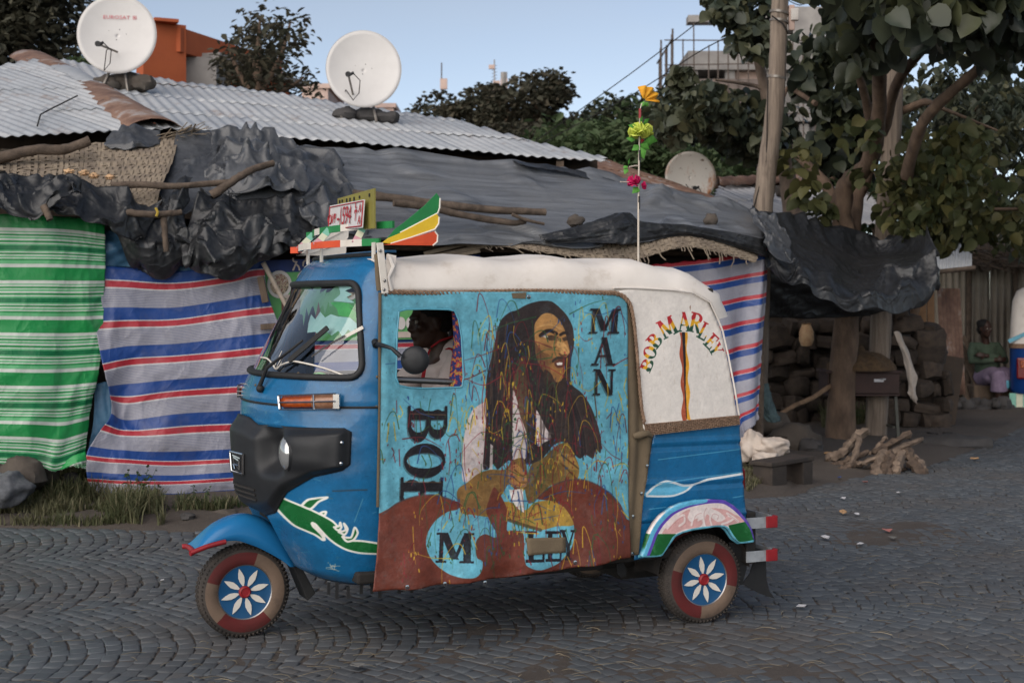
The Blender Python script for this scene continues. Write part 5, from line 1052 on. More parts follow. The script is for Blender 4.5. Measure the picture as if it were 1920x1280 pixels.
def glyph(ch):
 if ch in _GL:return _GL[ch]
 K = 160; Y, X = np.mgrid[0:K,0:K]; X = (X+.5)/K; Y = (Y+.5)/K; m = np.zeros((K,K),bool)
 def R_(a,b,c,d,v=True):m[(X>=a)&(X<=c)&(Y>=b)&(Y<=d)] = v
 def E_(cx,cy,rx,ry,v=True,lim=None):
  k = ((X-cx)/rx)**2+((Y-cy)/ry)**2<=1
  if lim is not None:k&=lim
  m[k] = v
 def D_(x0,y0,x1,y1,w):m[(np.abs(X-(x0+(x1-x0)*(Y-y0)/(y1-y0)))<w/2)&(Y>=min(y0,y1))&(Y<=max(y0,y1))] = True
 s = .07
 if ch=='B':
  E_(.52,.27,.46,.27); E_(.50,.75,.40,.25); R_(.14,0,.52,1); R_(.0,0,.5,s); R_(0,1-s,.5,1)
  E_(.50,.27,.22,.19,False); E_(.48,.75,.17,.17,False); R_(.38,.08,.5,.46,False); R_(.38,.58,.48,.92,False); R_(.14,0,.38,1)
 elif ch=='O':E_(.5,.5,.5,.5); E_(.5,.5,.22,.43,False)
 elif ch=='M':
  R_(.08,0,.19,1); R_(.72,0,.92,1); D_(.5,.12,.20,1,.2); D_(.5,.12,.78,1,.09); R_(0,0,.28,s); R_(.62,0,1,s); R_(0,1-s,.25,1); R_(.74,1-s,1,1)
 elif ch=='A':
  D_(.14,0,.5,1,.09); D_(.80,0,.48,1,.22); R_(.28,.3,.66,.37); R_(0,0,.3,s); R_(.6,0,1,s)
 elif ch=='N':
  R_(.1,0,.2,1); R_(.78,0,.88,1); D_(.78,0,.18,1,.24); R_(0,0,.32,s); R_(0,1-s,.3,1); R_(.66,1-s,1,1)
 elif ch=='R':
  D_(.84,0,.5,.52,.24); E_(.5,.74,.42,.26); R_(.14,0,.5,1); E_(.5,.74,.18,.18,False); R_(.38,.56,.5,.92,False); R_(.38,0,.5,.46,False); D_(.84,0,.5,.52,.24)
  R_(.14,0,.38,1); R_(0,0,.48,s); R_(0,1-s,.5,1); R_(.7,0,1,s)
 elif ch=='L':R_(.14,0,.38,1); R_(0,0,.9,s*1.3); R_(0,1-s,.54,1); R_(.8,0,.9,.34)
 elif ch=='E':
  R_(.14,0,.38,1); R_(0,0,.9,s*1.3); R_(0,1-s*1.3,.88,1); R_(.14,.47,.66,.55); R_(.8,0,.9,.3); R_(.78,.72,.88,1); R_(.6,.4,.67,.62)
 elif ch=='Y':
  R_(.4,0,.62,.5); D_(.5,.42,.16,1,.22); D_(.52,.42,.86,1,.1); R_(.28,0,.76,s); R_(0,1-s,.36,1); R_(.66,1-s,1,1)
 _GL[ch] = m.astype(float); return _GL[ch]
 # -------- door painting
STK = []
BROWN, LBLUE = (108,54,40), (98,165,184)
DP = Paint(.36,1.64,.26,1.56,720,LBLUE,-.645,wear=.025)
for k in range(26):
 x = random.Random(k).uniform(.4,1.6); z = random.Random(k+99).uniform(.9,1.5)
 DP.stroke([(x,z),(x+.004,z-.12),(x-.006,z-.3)],.012,(82,150,172),.25,px=False)
hair = [(470,12),(400,30),(340,62),(300,75),(255,115),(232,180),(220,250),(203,330),(180,420),(172,520),(178,620),(172,720),(165,820),(160,920),(185,930),(215,900),(240,930),(270,905),(300,880),(330,890),(420,900),(480,870),(540,800),(600,780),(660,850),(690,870),(720,850),(760,870),(775,820),(800,840),(805,780),(790,700),(755,600),(720,540),(690,505),(650,475),(635,440),(640,330),(655,250),(650,160),(620,95),(575,45),(530,14)]
shirt = (214,200,196)
def D8(pts,*a,**k):DP.poly([z8(*p)for p in pts],*a,**k)
def S8(pts,w,*a,**k):DP.stroke([z8(*p)for p in pts],w,*a,**k)
D8([(150,570),(100,610),(70,680),(50,800),(45,960),(60,1000),(110,980),(165,930),(210,900),(240,700),(200,560)],shirt,shade=((176,160,158),(1,-.3)))
D8(hair,(40,33,34),shade=((58,46,42),(1,.2)),grain=.2)
D8([(318,470),(345,380),(360,325),(388,325),(396,450),(398,720),(372,700),(345,600)],(112,90,64),shade=((80,62,46),(.3,1)))
D8([(322,500),(345,560),(360,640),(395,740),(394,860),(350,890),(320,870),(318,700)],shirt)
D8([(445,605),(470,640),(500,700),(532,758),(490,782),(455,802),(444,700)],shirt)
D8([(200,790),(215,800),(212,930),(195,930)],shirt,.8)
face = [(440,140),(470,95),(500,78),(540,85),(580,120),(605,170),(618,225),(632,288),(618,312),(602,335),(604,400),(584,445),(550,455),(515,440),(490,385),(462,350),(446,300),(440,220)]
D8(face,(178,132,78),shade=((150,104,60),(0,-1)))
D8([(440,235),(470,275),(495,300),(515,330),(525,390),(545,450),(515,440),(488,400),(455,335)],(96,68,46),.9,shade=((120,86,54),(1,0)))
D8([(470,290),(510,300),(560,330),(545,345),(520,360),(500,350)],(118,82,50),.8)
D8([(552,235),(600,238),(630,287),(615,304),(585,300),(572,268)],(196,150,92),.9)
D8([(500,205),(530,198),(572,208),(560,225),(520,228)],(58,44,36),.85)
D8([(590,215),(612,205),(622,225),(600,232)],(58,44,36),.85)
S8([(472,200),(500,178),(530,174),(560,190)],.016,(40,30,26)); S8([(582,196),(600,186),(618,186)],.013,(40,30,26))
D8([(486,205),(505,198),(516,208),(500,214)],(206,196,180)); S8([(550,190),(560,215),(556,240)],.009,(120,84,52))
D8([(548,345),(575,326),(602,325),(606,345),(598,370),(570,378),(552,366)],(92,54,42))
D8([(558,352),(575,345),(592,347),(590,360),(565,362)],(226,220,214)); S8([(540,340),(565,322),(606,322)],.012,(58,42,34))
S8([(575,300),(590,310),(612,306)],.008,(90,62,40)); S8([(500,255),(530,268),(560,262)],.006,(128,92,56)); S8([(470,150),(520,140),(590,165)],.008,(196,152,96),.6)
D8([(495,385),(530,408),(552,450),(585,450),(606,395),(612,440),(580,500),(525,500),(485,440)],(54,40,34),.92)
for k in range(70):
 r_ = random.Random(k+400); x, y, cs = r_.choice([(120,1080,0),(230,1000,0),(330,960,0),(520,900,0),(600,880,0),(450,1000,0),(500,1180,1),(340,1170,1),(580,1180,1),(540,150,2),(590,260,2),(480,260,2),(100,750,3),(120,880,3),(360,800,3),(480,720,3)])
 x+=r_.uniform(-45,45)*(.5 if cs==2 else 1); y+=r_.uniform(-40,40); STK.append((x,y,cs,r_.random(),r_.uniform(-.6,.9)))
for k in range(46):
 r_ = random.Random(k); x = r_.uniform(190,330)if k%2 else r_.uniform(400,640); y = r_.uniform(90,480)if k%2 else r_.uniform(430,560)
 S8([(x,y),(x-12+r_.uniform(-8,8),y+130),(x-22+r_.uniform(-14,26),y+r_.uniform(240,400))],r_.uniform(.004,.009),r_.choice([(70,56,50),(26,21,23),(84,66,54),(60,46,42)]),.55)
for k in range(12):
 r_ = random.Random(k+70); x = r_.uniform(650,800)
 S8([(x-60,560),(x-15,700),(x,r_.uniform(800,880))],.007,r_.choice([(36,30,32),(66,54,50)]),.8)
arm1 = [(18,1070),(30,1030),(75,1000),(130,955),(200,930),(280,930),(320,880),(380,868),(402,960),(402,1032),(340,1040),(300,1010),(260,1070),(190,1130),(100,1172),(45,1165)]
D8(arm1,(150,112,62),shade=((104,78,44),(1,.5)))
D8([(400,960),(425,900),(480,872),(560,800),(622,785),(662,858),(684,922),(672,985),(600,1005),(530,1015),(480,1060),(440,1105),(405,1110),(385,1010)],(140,108,54),shade=((96,76,44),(-1,.3)))
D8([(560,850),(600,840),(650,860),(685,925),(640,930),(600,900)],(168,130,66),.9); S8([(585,850),(625,880),(680,925)],.007,(92,70,38)); S8([(580,890),(620,930),(668,978)],.007,(92,70,38)); S8([(440,1000),(470,930),(540,860)],.010,(84,66,40),.8)
D8([(300,925),(340,900),(390,950),(395,1020),(330,1025),(300,990)],(168,118,74),.9); S8([(330,930),(372,962),(394,955)],.006,(100,70,42)); S8([(320,965),(360,1000),(398,1000)],.006,(100,70,42))
D8([(190,1125),(300,1105),(390,1150),(440,1110),(520,1098),(600,1120),(640,1180),(650,1232),(560,1238),(470,1258),(380,1235),(300,1205),(200,1190),(60,1165)],(168,134,58),shade=((132,102,46),(-1,-.2)))
D8([(302,1040),(378,1035),(384,1165),(345,1140),(312,1090)],(222,214,208)); S8([(350,1050),(370,1160)],.006,(60,80,120),.7)
S8([(300,1205),(390,1235),(470,1258)],.014,(70,54,34),.8)
D8([(20,1075),(60,1095),(100,1090),(190,1110),(180,1170),(100,1172),(45,1165)],(122,88,50),.7)
for x, y, cs, q, a in STK:
 col = [((176,138,82),(84,62,36)),((190,152,74),(112,84,36)),((196,152,98),(116,80,48)),((228,220,216),(158,144,144))][cs][q>.5]
 S8([(x,y),(x+18*math.cos(a),y+18*math.sin(a)),(x+40*math.cos(a+.3),y+40*math.sin(a+.3))],.006+.006*(q%.5),col,.32,taper=True)
bro = [(40,935),(120,890),(190,862),(270,855),(330,870),(380,895),(370,915),(330,925),(280,960),(245,1010),(235,1060),(250,1110),(285,1150),(330,1180),(380,1193),(430,1190),(455,1165),(462,1125),(440,1110),(437,1060),(450,1030),(480,1015),(520,1030),(525,1010),(500,960),(488,920),(498,880),(522,822),(560,880),(578,930),(570,1000),(600,1000),(635,1010),(640,1050),(632,1100),(640,1140),(680,1160),(720,1160),(780,1135),(830,1080),(848,1020),(845,960),(810,905),(760,880),(700,870),(740,830),(800,800),(870,790),(930,805),(990,840),(1040,890),(1065,950),(1100,1000),(1100,1330),(-60,1330),(-60,950)]
INK = (26,22,27)
def LT(ch,x0,y0,x1,y1,P3=z3,rot=False,slant=0,cols=(INK,),cv=None,**k):
 cv = cv or DP
 if rot:cv.letter(ch,P3(x0,y0),P3(x0-slant,y1),P3(x1,y0),cols,**k)
 else:cv.letter(ch,P3(x0,y1),P3(x1,y1),P3(x0+slant,y0),cols,**k)
for ox, oy, cc in((-5,5,(66,104,112)),(0,0,INK)):
 LT('B',165+ox,487+oy,328+ox,640+oy,rot=True,slant=2,cols=(cc,)); LT('O',150+ox,642+oy,320+ox,786+oy,rot=True,slant=4,cols=(cc,)); LT('B',135+ox,782+oy,310+ox,935+oy,rot=True,slant=4,cols=(cc,))
 LT('M',912+ox,85+oy,1040+ox,188+oy,slant=8,cols=(cc,)); LT('A',922+ox,203+oy,1024+ox,320+oy,slant=6,cols=(cc,)); LT('N',930+ox,335+oy,1024+ox,443+oy,slant=2,cols=(cc,))
for(x0,y0,x1,y1)in((176,520,320,524),(165,700,172,740),(934,100,937,180),(960,250,980,310),(945,350,948,430),(1015,110,1032,180),(152,800,300,803)):
 DP.stroke([z3(x0,y0),z3(x1,y1)],.005,(120,92,70),.6)
DP.poly([z3(*p)for p in bro],BROWN,grain=.2,shade=((96,46,34),(.2,-1)))
LT('M',272,1010,425,1132,slant=10); LT('L',640,1003,730,1130,slant=6); LT('E',726,1003,800,1128,slant=4); LT('Y',786,998,852,1122,slant=4)
DP.poly([z3(*p)for p in[(628,1050),(642,1052),(634,1102),(640,1142),(600,1150),(590,1060)]],BROWN,curve=False)
DP.stroke([z3(*p)for p in[(62,935),(120,890),(190,862),(270,855),(330,870),(380,895)]],.007,(72,60,62),.7)
DP.stroke([z3(*p)for p in[(700,870),(740,830),(800,800),(870,790),(930,805),(990,840),(1040,890),(1065,950)]],.007,(72,60,62),.7)
SPC = [(200,166,50),(186,150,44),(126,34,42),(112,28,36),(98,34,40),(46,86,50),(52,80,44),(44,72,128)]
rs = random.Random(21)
for k in range(300):
 x, y = rs.uniform(60,1080), rs.uniform(60,1130)
 if 110<x<400 and 75<y<420:continue
 if rs.random()<.45:x = 380+rs.gauss(240,190); y = rs.uniform(120,1000)
 wd, up, dn = rs.uniform(15,75)*rs.choice((-1,1)), rs.uniform(10,60), rs.uniform(30,190)
 e_ = rs.uniform(-.3,.5); pts = [(x,y+rs.uniform(0,60)),(x+wd*.25,y-up),(x+wd*(.6+e_*.3),y-up*rs.uniform(.7,1.2)),(x+wd*(1+e_),y+dn*.3),(x+wd*(1.05+e_)+rs.uniform(-4,4),y+dn)]
 if rs.random()<.3:pts = [(x,y),(x+rs.uniform(-12,12),y+dn*.5),(x+rs.uniform(-16,16),y+dn)]
 elif rs.random()<.25:pts = [(x,y),(x+wd*1.5,y+rs.uniform(-40,40)),(x+wd*3,y+rs.uniform(-90,90))]
 col = rs.choice(SPC)
 DP.stroke([z3(*p)for p in pts],rs.uniform(.0032,.0055),col,rs.uniform(.7,1),taper=True,grain=.6)
 for d in range(3):
  a, b = pts[-1][0]+rs.uniform(-30,30), pts[-1][1]+rs.uniform(-60,30); DP.stroke([z3(a,b),z3(a+rs.uniform(-3,3),b+rs.uniform(2,14))],rs.uniform(.003,.006),col,.9)
for k in range(60):
 x, y = rs.uniform(80,1070), rs.uniform(420,1150)
 DP.stroke([z3(x,y),z3(x+rs.uniform(-25,25),y+rs.uniform(20,80))],rs.uniform(.002,.005),rs.choice(SPC),.85,taper=True,grain=.7)
for k in range(500):
 x, y = rs.uniform(60,1090), rs.uniform(40,1200); DP.stroke([z3(x,y),z3(x+rs.uniform(-3,3),y+rs.uniform(1,7))],rs.uniform(.0015,.0035),(58,74,80),.5)
 # -------- rear canopy lettering
KP = Paint(1.52,2.26,.9,1.6,720,(226,219,211),-.64,wear=.012)
RGY = [(36,74,56),(222,164,36),(178,40,46)]
def zc(x,y):return(1125+x/3.107,450+y/3.107)
for ch, cx, cy, ang, h, w in(('B',272,728,156,66,74),('O',288,655,150,76,72),('B',316,585,140,84,70),('M',393,508,117,110,104),('A',493,476,92,114,86),('R',564,482,76,116,80),('L',615,532,62,104,62),('E',657,592,46,94,60),('Y',683,637,28,80,66)):
 a = rad(ang); ux, uy = math.cos(a), -math.sin(a); rx, ry = -uy, ux
 f = lambda i, j:zc(cx+rx*w*i+ux*h*j,cy+ry*w*i+uy*h*j)
 KP.letter(ch,f(-.5,-.5),f(.5,-.5),f(-.5,.5),RGY,grain=.25)
def wavy(x0,x1,am,ph):return[(x0+(x1-x0)*t+am*math.sin(t*19+ph),522+528*t)for t in np.linspace(0,1,26)]
KP.poly([z4(*p)for p in wavy(397,415,7,0)+[(440,1048),(412,522)]],(168,78,52),curve=False)
KP.poly([z4(*p)for p in wavy(442,459,6,1)+[(436,1040),(428,522)]],(224,158,40),curve=False)
KP.poly([z4(*p)for p in[(412,520),(432,520),(434,700),(432,850),(442,1040),(437,1040),(424,850),(420,700)]],(40,34,38),curve=False)
KP.poly([z4(*p)for p in[(462,368),(470,358),(467,395)]],(130,96,74),curve=False)
for k in range(60):
 x, y = rs.uniform(190,720), rs.uniform(300,1040); KP.stroke([z4(x,y),z4(x+rs.uniform(-8,8),y+rs.uniform(5,40))],rs.uniform(.002,.008),(196,182,166),.25)
 # -------- body blue with its green and white figures
BLUE = (22,96,142)
BP = Paint(-.12,2.34,.24,1.72,560,BLUE,-.55,wear=.03)
gre = [(636,400),(648,450),(690,475),(750,497),(800,516),(860,545),(905,572),(935,608),(960,650),(985,680),(1060,680),(1140,690),(1190,705),(1192,750),(1150,745),(1060,742),(990,728),(935,700),(893,665),(852,618),(824,586),(802,590),(812,616),(845,650),(868,682),(835,658),(790,640),(740,620),(700,580),(664,525),(646,462)]
BP.poly([z2(*p)for p in gre],(226,222,214),grain=.1); BP.stroke([z2(*p)for p in gre+gre[:1]],.017,(226,222,214),grain=.1)
BP.poly([z2(*p)for p in gre],(18,92,44),grain=.2)
for fin in([(760,492),(792,448),(880,424),(838,455),(800,505)],[(845,525),(858,515),(874,512),(866,535)],[(915,600),(940,592),(946,570),(952,600),(935,618)],[(940,628),(975,612),(965,574),(985,605),(972,640)],[(960,655),(1005,655),(1022,595),(1040,625),(1020,668),(985,682)]):
 BP.poly([z2(*p)for p in fin],(20,92,44)); BP.stroke([z2(*p)for p in fin+fin[:1]],.009,(226,222,214),grain=.1)
BP.stroke([z2(*p)for p in[(812,590),(830,612),(862,655),(872,685)]],.012,(226,222,214))
for k in range(9):BP.stroke([z2(rs.uniform(905,990),rs.uniform(825,885)),z2(rs.uniform(905,990),rs.uniform(825,885))],.003,(176,178,170),.8)
BP.stroke([z2(*p)for p in[(905,383),(1000,372),(1085,366)]],.006,(58,56,62),.7); BP.stroke([z2(1065,420),z2(1020,560)],.003,(120,160,170),.6); BP.stroke([z2(700,340),z2(800,300)],.02,(110,150,170),.35)
for k in range(70):
 x, z = rs.uniform(-.05,.45), rs.uniform(.32,1.65); BP.stroke([(x,z),(x+rs.uniform(-.03,.03),z+rs.uniform(-.02,.02))],rs.uniform(.001,.0025),rs.choice([(96,150,180),(14,60,96),(150,170,176)]),rs.uniform(.3,.8),px=False)
for k in range(180):
 x, z = rs.uniform(-.1,2.3), rs.uniform(.3,.7); BP.stroke([(x,z),(x+rs.uniform(-.01,.03),z+rs.uniform(-.004,.004))],rs.uniform(.002,.006),(92,104,104),rs.uniform(.1,.45),px=False)
BP.poly([z5(*p)for p in[(140,380),(185,360),(220,330),(265,315),(310,322),(370,340),(430,335),(390,370),(330,396),(240,403),(140,402)]],(96,172,204));
for w_, c_ in((.018,(220,222,222)),):
 BP.stroke([z5(*p)for p in[(150,390),(185,358),(220,330),(265,315),(310,322),(370,340),(430,335),(510,305),(600,290),(800,258)]],w_*.6,c_)
 BP.stroke([z5(*p)for p in[(150,402),(240,404),(310,400),(380,375),(430,338)]],w_*.5,c_)
for a, b in(((220,187),(775,116)),((200,330),(775,252)),((165,480),(265,468)),((665,412),(800,388))):BP.stroke([z5(*a),z5(*b)],.004,(92,160,190),.8,curve=False)
# -------- painted rear mudguard
FP = Paint(1.56,2.32,.28,.66,800,(228,214,210),-.66,wear=.03)
for pl in([(270,632),(320,570),(390,505),(432,488),(418,535),(440,562),(470,540),(505,560),(486,592),(400,606),(340,632)],[(535,592),(518,552),(530,515),(562,540),(600,562),(642,540),(604,502),(556,478),(640,488),(702,520),(775,556),(700,572),(620,590)]):FP.poly([z5(*p)for p in pl],(212,166,162))
for st in([(300,600),(350,545),(395,520),(400,560),(370,585)],[(440,580),(455,520),(490,500),(505,530),(480,550)],[(560,580),(548,540),(560,505),(590,515),(585,540)],[(620,575),(665,560),(690,540),(660,525)],[(520,470),(505,510),(520,590)],[(720,560),(690,535),(650,510)]):FP.stroke([z5(*p)for p in st],.010,(232,220,216),.85); FP.stroke([z5(p[0]+8,p[1]+8)for p in st],.003,(190,140,140),.6)
FP.poly([z5(*p)for p in[(180,635),(352,633),(330,700),(280,800),(150,800)]],(22,90,42),curve=False)
FP.poly([z5(*p)for p in[(660,582),(780,558),(850,570),(850,720),(700,720)]],(22,90,42),curve=False)
rim_o = [(185,770),(215,690),(235,635),(275,570),(340,505),(430,462),(540,440),(630,442),(700,485),(760,545),(800,600),(822,660)]
FP.stroke([z5(x,y)for x,y in rim_o],.017,(92,68,168)); FP.stroke([z5(x-18,y-8)for x,y in rim_o[:7]],.022,(92,172,206))
FP.stroke([z5(*p)for p in[(150,774),(200,775),(270,765),(315,700),(350,648),(450,610),(590,592),(650,600),(690,655),(730,692),(822,680)]],.016,(110,186,208))
def painted(name,P_,rough=.35,bump=.08,dirt=(.10,.085,.065),dlo=.62,dhi=.95,coat=0.0,dk=.8):
 t = NT(name); im = t.node("TexImage",interpolation='Cubic'); im.image = P_.image(name+"_print"); im.extension = 'EXTEND'
 t.link(t.node("UVMap").outputs[0],im.inputs[0]); co = t.coord("Object")
 c = t.mix(t.ramp(t.noise(4,co,9,.72),[(dlo,(0,0,0)),(dhi,(dk,)*3)]),im.outputs[0],dirt)
 c = t.mix(.35,c,t.ramp(t.noise(60,co,4),[(.3,(.75,.75,.75)),(.7,(1.1,1.1,1.1))]),'MULTIPLY')
 t.base(c); t.set(Roughness=t.math('ADD',t.math('MULTIPLY',t.noise(9,co),.25),rough-.1),Specular_IOR_Level=.4,Coat_Weight=coat)
 t.bump(t.noise(14,co,5),bump,.02); return t.mat
DP.soften(.45)
M_door = painted("painted_curtain_vinyl",DP,.48,.30,dirt=(.12,.09,.07),dlo=.6,dhi=1.0,dk=.22)
M_body = painted("blue_enamel",BP,.26,.10,dlo=.66,dhi=1.1,coat=.25,dk=.5)
M_kan = painted("white_canvas_lettered",KP,.75,.25,dirt=(.50,.44,.37),dlo=.58,dhi=1.0,dk=.45)
M_fend = painted("painted_mudguard",FP,.35,.05)
M_canvas = mk("white_canvas",srgb(226,219,211),srgb(214,206,197),5,.78,.35,9,dirt=srgb(178,164,148),dscale=5,dlo=.56,dhi=.85)
M_tan = mk("tan_braid",srgb(150,122,100),srgb(110,88,72),60,.9,.5,140,vec=(1,1,1))
M_khaki = mk("khaki_canvas",srgb(112,98,78),srgb(92,80,64),5,.9,.3,120,dirt=srgb(70,60,50))
M_blk = mk("black_plastic",(.013,.014,.016),(.02,.021,.023),5,.48,.12,220,spec=.35,dirt=(.05,.045,.04),dlo=.62,dhi=.95)
M_rub = mk("black_rubber",(.012,.012,.013),(.02,.02,.02),9,.62,.1,90)
M_dark = mk("dark_underbody",(.012,.012,.012),(.03,.024,.02),7,.8,.2,30)
M_chrome = mk("chrome",(.62,.62,.63),(.5,.5,.5),8,.14,metal=1.0)
M_steel = mk("worn_steel_tube",(.35,.34,.33),(.25,.22,.2),12,.34,metal=.9)
M_blu2 = mk("fender_blue_enamel",srgb(34,112,166),srgb(30,104,156),4,.26,.05,20,dirt=srgb(70,90,100),dlo=.7,dhi=1)
M_wp = mk("white_paint",srgb(222,216,206),srgb(206,198,186),9,.5,.1,50,dirt=srgb(150,120,90),dlo=.64,dhi=.85)
M_red = mk("red_paint",srgb(150,34,40),srgb(124,28,34),12,.45,.1,50)
M_lbl = mk("light_blue_paint",srgb(96,168,190),None,5,.4)
M_grn = mk("green_paint",srgb(34,126,66),srgb(28,112,60),10,.5,.1,60)
M_yel = mk("yellow_paint",srgb(226,190,46),srgb(214,176,44),10,.5,.1,60)
M_org = mk("orange_paint",srgb(214,84,44),srgb(196,70,38),10,.5,.1,60)
M_cream = mk("cream_sticker",srgb(222,222,196),None,5,.4)
def glass_mat(name,tint=(.86,.92,.9),refl=1.0):
 t = NT(name); tr = t.node("BsdfTransparent"); tr.inputs[0].default_value = (*tint,1)
 gl = t.node("BsdfGlossy"); gl.inputs["Roughness"].default_value = .03; gl.inputs[0].default_value = (1,1,1,1)
 fr = t.node("Fresnel"); fr.inputs[0].default_value = 1.5; mx = t.node("MixShader")
 t.link(t.math('MULTIPLY',fr.outputs[0],refl,True),mx.inputs[0]); t.link(tr.outputs[0],mx.inputs[1]); t.link(gl.outputs[0],mx.inputs[2])
 t.link(mx.outputs[0],t.n["Material Output"].inputs[0]); return t.mat
M_glass = glass_mat("windscreen_glass",(.9,.95,.93),2.0)
t = NT("lamp_glass"); t.base((.42,.43,.43)); t.set(Metallic=.6,Roughness=.12); M_lens = t.mat
M_amber = mk("amber_lens",srgb(176,78,10),srgb(120,44,8),30,.18,.3,160,spec=.6)
M_lens2 = mk("clear_lens",srgb(150,112,88),srgb(124,84,60),40,.15,spec=.6); M_tail = mk("red_lens",srgb(120,10,16),None,30,.2,spec=.6)
RK = empty("auto_rickshaw",VO,"blue three wheeled auto rickshaw with white canopy and hand painted side curtain","auto rickshaw",rz=VTH)
def Bv(mb,name,mats,parent=None,**k):return mb.build(name,mats,parent or RK,**k)
# ---- front cowl: nose line, side line and half width at each height
def nose(z):return lerp([.28,.33,.42,.55,.75,.95,1.08,1.153,1.574,1.64,1.69],[.26,.17,.115,.05,.018,.008,.016,.052,.300,.345,.42],z)
def halfw(z):return lerp([.28,.34,.45,.75,1.15,1.5,1.6,1.65,1.69],[.50,.555,.60,.63,.63,.60,.575,.54,.46],z)
def cowl(s,z,out=0.0):
 a = s*math.pi/2; w = halfw(z); xb = .50; n0 = nose(z); k = lerp([.3,.75,1.1,1.6],[.62,.8,.9,.72],z)
 c = max(0.0,math.cos(a)); x = n0+(xb-n0)*(1-c**k); y = w*(math.copysign(abs(math.sin(a))**1.0,a))
 notch = (1-sm(.06,.2,abs(y)))*(1-sm(.44,.6,z)); x+=.17*notch
 crease = -.004*math.exp(-((z-1.045)/.006)**2)
 d = out+crease+.005*noise.noise(Vector((s*3,z*5,1)))+.0016*noise.noise(Vector((s*9,z*13,6)))
 return Vector((x-d*c,y+d*math.sin(a),z))
def solve_s(px,z):
 lo, hi = -1.0, -.1
 for _ in range(40):
  m = (lo+hi)/2
  if proj(cowl(m,z))[0]>px:lo = m
  else:hi = m
 return(lo+hi)/2
wz0, wz1 = 1.168, 1.562
sb, st = solve_s(686,1.2), solve_s(672,1.54)
def sw(z):return lerp([wz0,wz1],[sb,st],z)
near = []; r0, r1 = .075, .06
for k in range(7):a = rad(-90+15*k); near.append((lambda zz,xx:(sw(zz)+xx,zz))(wz0+r0-r0*math.cos(rad(15*k)),.10*(1-math.sin(rad(15*k)))))
for k in range(7):near.append((lambda zz,xx:(sw(zz)+xx,zz))(wz1-r1+r1*math.sin(rad(15*k)),.10*(1-math.cos(rad(15*k)))))
near = [near[0]]+near[1:-1]+[near[-1]]
ws = near+[(near[-1][0]*t_,wz1)for t_ in np.linspace(.94,-.94,30)]+[(-a,b)for a,b in reversed(near)]+[(-near[0][0]*t_,wz0)for t_ in np.linspace(.94,-.94,30)]
us = list(np.linspace(-1,1,97)); vs = list(np.linspace(.285,1.69,90))
sch = [[(q*.17,.72),(q*.54,.765),(q*.54,.95),(q*.17,.95)]for q in(1,-1)]
mb = cut_sheet(cowl,us,vs,None,[ws]+sch,uvf=lambda s,z:BP.uv(cowl(s,z).x,z))
n0 = len(mb.v)
rows = [[cowl(s,1.69)for s in us],[cowl(s,1.69)*.5+Vector((.27,cowl(s,1.69).y*.5,.852))for s in us],[Vector((.56,cowl(s,1.69).y,1.698))for s in us]]
mb.grid(rows,uvs=[[BP.uv(p.x,1.6)for p in r]for r in rows])
Bv(mb,"front_cowl",M_body,smooth=50,solid=.006)
FULL = MB(); FULL.grid([[cowl(s,z)for s in np.linspace(-1,1,80)]for z in np.linspace(.285,1.69,60)])
BV = BVHTree.FromPolygons([Vector(v)for v in FULL.v],FULL.f)
def hit(px,py,off=.0,bv=None):
 d = ray(px,py); h = (bv or BV).ray_cast(CAML,d)
 if h[0]is None:return L(px,py,-.6)
 n = h[1]if h[1].dot(d)<0 else-h[1]
 return h[0]+n*off
mb = MB(); gp = [cowl(s,z,.006)for s,z in ws]; mb.tube(gp+[gp[0],gp[1]],.0145,8,cap=False); Bv(mb,"windscreen_seal",M_rub,smooth=60)
gus = list(np.linspace(-1,1,60)); gvs = list(np.linspace(wz0-.01,wz1+.01,24))
mb = cut_sheet(lambda s,z:cowl(s,z,-.006),gus,gvs,ws); WSC = Bv(mb,"windscreen",M_glass,smooth=180)
def sticker(name,pts,mat,off=-.012,parent=None,k=4,curve=True,th=.0):
 q = spl([z1(*p)for p in pts],k)if curve else np.array([z1(*p)for p in pts])
 poly2 = [Vector((a,b,0))for a,b in q]; tri = tessellate_polygon([poly2]); bm = bmesh.new()
 vs_ = [bm.verts.new(p)for p in poly2]
 for t_ in tri:
  try:bm.faces.new([vs_[i]for i in t_])
  except ValueError:pass
 for _ in range(3):
  ed = [e for e in bm.edges if e.calc_length()>14]
  if ed:bmesh.ops.subdivide_edges(bm,edges=ed,cuts=1,use_grid_fill=False); bmesh.ops.triangulate(bm,faces=bm.faces)
 bm.verts.index_update(); m_ = MB(); m_.add([hit(v.co.x,v.co.y,off)for v in bm.verts],[[v.index for v in f.verts]for f in bm.faces]); bm.free()
 return m_.build(name,mat,parent or WSC,smooth=180)
M_fl1 = mk("flame_green",srgb(74,176,84),srgb(52,150,66),20,.5); M_fl2 = mk("flame_pale",srgb(178,214,214),srgb(150,196,196),14,.5); M_fl3 = mk("flame_dull_green",srgb(88,140,104),srgb(112,160,130),14,.6)
sticker("flame_sticker",[(700,470),(706,300),(760,296),(772,330),(790,298),(830,310),(815,350),(862,318),(850,360),(905,312),(940,290),(1005,318),(975,330),(1010,350),(985,370),(1030,402),(980,408),(930,400),(880,430),(872,395),(850,470),(838,415),(820,440),(812,395),(795,480),(780,420),(770,430),(752,480),(740,430),(722,540),(716,470)],M_fl3,-.010,curve=False)
sticker("flame_sticker",[(935,292),(1015,312),(975,332),(1015,352),(985,372),(1030,404),(960,398),(905,390),(945,350)],M_fl2,-.008)
sticker("flame_sticker",[(890,405),(930,400),(1000,410),(1030,440),(1000,430),(1050,470),(1088,500),(1083,545),(1055,525),(1000,490),(940,480),(925,440)],M_fl1,-.007)
